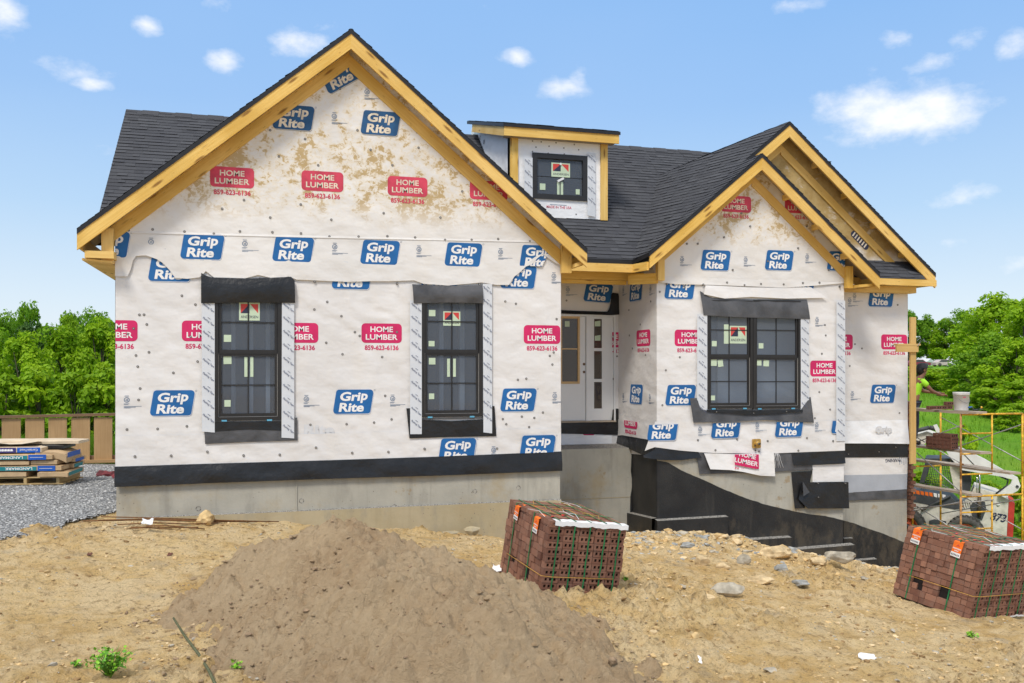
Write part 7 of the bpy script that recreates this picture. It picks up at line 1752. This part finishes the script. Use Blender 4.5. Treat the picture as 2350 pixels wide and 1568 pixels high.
def tree_meshes(seed, kind, nleaf, nclump, ls, low=.12, sparse=0.):
    """unit tree: 1 high, 1 wide"""
    rg = random.Random(seed); tr = MB(); cr_ = MB(); th = .30 if kind != 'shrub' else .12
    cl = []
    for i in range(nclump):
        a = rg.uniform(0, 6.28); t = rg.random(); z = low+(1-low)*(t**.8)
        prof = math.sin(math.pi*min(1, max(.03, (z-low)/(1-low)))**.75)**.7 if kind != 'shrub' else math.sqrt(max(.02, 1-((z-low)/(1.02-low))**2))
        rad = prof*.46*math.sqrt(rg.uniform(.15, 1)); c = Vector((rad*math.cos(a), rad*math.sin(a), min(z, .97))); cl.append((c*(1+(.12 if rg.random() < .18 else 0)), rg.uniform(.05, .145)*(1.15 if kind == 'shrub' else 1)))
    top = Vector((rg.uniform(-.03, .03), rg.uniform(-.03, .03), .72)); tr.tube([(0, 0, -.03), (.008, 0, th*.5), top*.6, top], [.028, .022, .014, .005], 'bark', 7)
    for c, r in cl[::2]:
        b = Vector((0, 0, rg.uniform(th*.5, max(th, c.z*.75)))); tr.tube([b, b.lerp(c, .5)+Vector((0, 0, -.02)), c], [.010, .006, .003], 'bark', 5)
    mm = {'lime': 'leaf_lime', 'mid': 'leaf_mid', 'dark': 'leaf_dark', 'shrub': 'leaf_lime', 'sparse': 'leaf_mid'}[kind]
    per = nleaf//nclump
    for c, r in cl:
        ct = rg.gauss(.5, .18)
        for i in range(per):
            d = Vector((rg.gauss(0, 1), rg.gauss(0, 1), rg.gauss(.15, .9))).normalized(); p = c+Vector((d.x, d.y, d.z*.8))*r*(rg.uniform(.35, 1.1)**.6)
            n = (d+Vector((rg.gauss(0, .6), rg.gauss(0, .6), rg.gauss(.35, .6)))).normalized(); u = n.orthogonal().normalized(); u = (Matrix.Rotation(rg.uniform(0, 6.28), 3, n) @ u); w = n.cross(u); L = ls*rg.uniform(.6, 1.3)
            cr_.face([p-u*L*.5, p+w*L*.30-u*L*.05+n*L*.06, p+u*L*.55, p-w*L*.30-u*L*.05+n*L*.06], mm, tone=min(1, max(0, ct+rg.gauss(0, .18))))
    return tr.mesh('trunk'), cr_.mesh('crown')
VAR = {}
for k, (kind, n, nc, ls, low) in {'lime1': ('lime', 11000, 70, .042, .12), 'lime2': ('lime', 11000, 60, .044, .08), 'mid1': ('mid', 9500, 62, .043, .14), 'mid2': ('mid', 9500, 54, .045, .12), 'dark1': ('dark', 8500, 52, .045, .14), 'sparse1': ('sparse', 2600, 30, .050, .32), 'shrub1': ('shrub', 4200, 34, .085, .02), 'shrub2': ('shrub', 4200, 40, .08, .02)}.items(): VAR[k] = tree_meshes(hash(k) % 1000 if False else sum(map(ord, k)), kind, n, nc, ls, low)
def tree(u, v, Z, wpx, k, label, group, name='tree', rot=None, base=None):
    p = Wz(u, 900, Z); g = gz(p.x, p.y)-.1 if base is None else base; top = CZ+(YH-v)/F*Z; h = max(top-g, .4); w = wpx*Z/F
    root = thing(name, label, name.replace('_', ' '), (p.x, p.y, g), group); root.rotation_euler = (0, 0, rnd(0, 6.28) if rot is None else rot); root.scale = (w, w, h)
    for me, nm in zip(VAR[k], ('trunk', 'crown')):
        o = bpy.data.objects.new(nm, me); C.collection.objects.link(o); o.parent = root
    return root
gl_, gr_ = 'trees behind the plank fence', 'trees on the hillside at the right'
LT = [(-25, 790, 34, 190, 'lime2', 'bright tree cut by the left picture edge behind the fence'), (55, 800, 33, 190, 'lime1', 'bright lime tree behind the fence above the bundle stack'), (140, 782, 35, 200, 'lime2', 'bright lime tree behind the middle of the fence'), (232, 770, 36, 200, 'lime1', 'bright lime tree close to the left house corner'),
      (5, 755, 48, 150, 'mid1', 'mid green tree at the far left skyline'), (62, 752, 52, 130, 'dark1', 'dark rounded tree in the left skyline under the tall sparse one'), (112, 758, 50, 130, 'dark1', 'second dark tree right of the rounded one'), (165, 752, 52, 130, 'lime2', 'light green tree in the middle of the left skyline'), (215, 748, 50, 140, 'mid1', 'mid green tree in the left skyline beside the house'), (262, 748, 52, 130, 'dark1', 'dark tree just showing beside the house wall'),
      (55, 692, 60, 105, 'sparse1', 'tallest sparse dark tree above the left tree line'), (165, 716, 62, 90, 'sparse1', 'thin feathery tree top in the middle of the left skyline'), (222, 718, 62, 100, 'sparse1', 'thin feathery tree top nearest the house on the left')]
for u, v, Z, w, k, l in LT: tree(u, v, Z, w, k, l, gl_)
for u, v, Z, w, k, l in ((10, 872, 28, 170, 'shrub1', 'low bright shrub behind the left end of the fence'), (95, 862, 28.5, 180, 'shrub2', 'low bright shrub behind the fence above the pallet'), (175, 868, 28, 170, 'shrub1', 'low bright shrub behind the right half of the fence'), (250, 856, 28.5, 170, 'shrub2', 'low bright shrub beside the house corner')): tree(u, v, Z, w, k, l, 'shrubs behind the fence', 'shrub')
RT = [(2085, 728, 108, 110, 'mid1', 'distant tree directly behind the timber pole'), (2128, 738, 112, 90, 'mid2', 'distant tree just right of the timber pole'), (2170, 742, 106, 100, 'lime2', 'distant light green tree above the white shed'), (2208, 728, 104, 120, 'mid1', 'rounded tall tree between the white shed and the big bright tree'), (2240, 735, 98, 110, 'lime1', 'light green tree left of the big bright tree'),
      (2290, 708, 50, 250, 'lime1', 'big bright green tree at the right, taller than its neighbours'), (2352, 712, 46, 230, 'lime2', 'big bright green tree cut by the right picture edge'), (2270, 790, 43, 200, 'mid2', 'mid green tree standing in front of the big bright tree'), (2335, 800, 41, 200, 'lime1', 'lime tree at the lower right in front of the edge tree'), (2258, 765, 52, 110, 'mid1', 'darker tree filling the gap left of the big bright tree')]
for u, v, Z, w, k, l in RT: tree(u, v, Z, w, k, l, gr_)
SH = [(2165, 850, 56, 130, 'shrub1', 'bright shrub mass under the white shed'), (2225, 852, 48, 150, 'shrub2', 'bright shrub above the white bucket'), (2120, 848, 52, 120, 'shrub2', 'shrub behind the head of the person'), (2290, 875, 40, 160, 'shrub1', 'dark based shrub under the big bright tree'), (2350, 880, 38, 150, 'shrub2', 'shrub at the right edge under the trees'), (2215, 985, 27, 70, 'shrub1', 'small bush in the meadow below the bucket'), (2345, 1100, 23, 90, 'shrub2', 'small bush in the meadow at the right picture edge'), (2180, 1150, 24, 120, 'shrub1', 'bush seen through the loader cab'), (2262, 1110, 25, 100, 'shrub2', 'bush seen under the lift arm of the loader'), (2330, 930, 36, 90, 'shrub1', 'small bush at the top edge of the meadow'), (2120, 1090, 26, 90, 'shrub2', 'bush behind the loader beside the brick veneer')]
for u, v, Z, w, k, l in SH: tree(u, v, Z, w, k, l, 'shrubs in the right meadow', 'shrub')
# grass
def blades(name, N, fx, hmin, hmax, seed, w=.012):
    rg = random.Random(seed); mb = MB(); P_ = []
    for i in range(N): P_.append(fx(rg))
    xs, ys = np.array([p[0] for p in P_]), np.array([p[1] for p in P_]); z = ground(xs, ys); gm = grass_mask(xs, ys)
    for i in range(N):
        if gm[i] < .4: continue
        h = rg.uniform(hmin, hmax); a = rg.uniform(0, 6.28); l = rg.gauss(0, .3)*h; x, y = xs[i], ys[i]; ww = w*(1+.03*max(0, y-15)); d = (math.cos(a)*ww, math.sin(a)*ww)
        mb.face([(x-d[0], y-d[1], z[i]-.02), (x+d[0], y+d[1], z[i]-.02), (x+l+d[0]*.5, y+l*.5, z[i]+h*.6), (x+l*1.8, y+l, z[i]+h)], 'blade', tone=rg.random())
    mb.build(name, kind='stuff')
M['blade'] = leaf_mat('grass blade', (.11, .27, .012), (.26, .44, .03), (.13, .27, .012))
blades('meadow_grass', 26000, lambda rg: (15+26*rg.random()**1.6, 12.5+34*rg.random()**1.5), .08, .26, 3)
blades('tall_grass', 12000, lambda rg: (-11+11*rg.random(), 23.3+6*rg.random()**1.4), .25, .75, 4, .016)
# far shed and parked cars
sp_ = Wz(2126, 838, 92); sg = CZ+(YH-842)/F*92; M['shedwhite'] = mat('white siding', (.8, .8, .8), .6, .05); M['shedroof'] = mat('pale metal roof', (.62, .64, .66), .5, .05)
shed = thing('shed', 'small white shed far off on the hill at the right', 'shed', (sp_.x, sp_.y, sg)); shed.rotation_euler = (0, 0, R(20)); shed.scale = (.68, .68, .68)
b = MB(); b.box((-.55, -.5, -.6), (.75, .9, .75), 'shedwhite'); b.build('wall', shed, False)
b = MB(); fr = Fr((0, -.6, 0), X_, Z_, -Y_); b.prism([(-.75, .72), (.95, .72), (.95, .8), (.1, 1.25), (-.75, .8)], fr, -1.6, 0, 'shedroof'); b.build('roof', shed, False)
b = MB(); b.face([(-.2, -.51, -.6), (.3, -.51, -.6), (.3, -.51, .3), (-.2, -.51, .3)], 'ldr_dk'); b.build('door', shed, False)
def car(u, v, col, label):
    Z = 88; p = Wz(u, v, Z); g = CZ+(YH-v)/F*Z; r = thing('parked_car', label, 'car', (p.x, p.y, g), 'cars parked on the far hill'); r.rotation_euler = (0, 0, R(-10)); M[col[0]] = mat(col[0], col[1], .3, .05)
    fr = Fr((0, -.45, .0), X_, Z_, -Y_); b = MB(); b.prism([(-1.1, .12), (1.1, .12), (1.1, .36), (.62, .42), (.30, .66), (-.55, .66), (-.85, .42), (-1.1, .38)], fr, -.9, 0, col[0]); b.build('body', r, False)
    b = MB(); b.prism([(-.74, .43), (.52, .43), (.27, .62), (-.52, .62)], fr, -.902, .003, 'ldr_dk'); b.build('window', r, False)
    for x in (-.7, .65):
        for y in (-.46, .40): b = MB(); b.lathe([(0, .0), (.09, .0), (.17, .02), (.17, .12), (0, .12)], Matrix.Translation((x, y+.06, .16)) @ Matrix.Rotation(R(90), 4, 'X'), 'tyre', 14); b.build('wheel', r, False)
car(2193, 843, ('white car paint', (.75, .75, .76)), 'white car parked on the far hill between the trees'); car(2166, 841, ('pale car paint', (.55, .45, .42)), 'pale reddish car parked on the far hill left of the white car'); car(2106, 841, ('maroon car paint', (.25, .04, .06)), 'maroon car parked on the far hill behind the person')
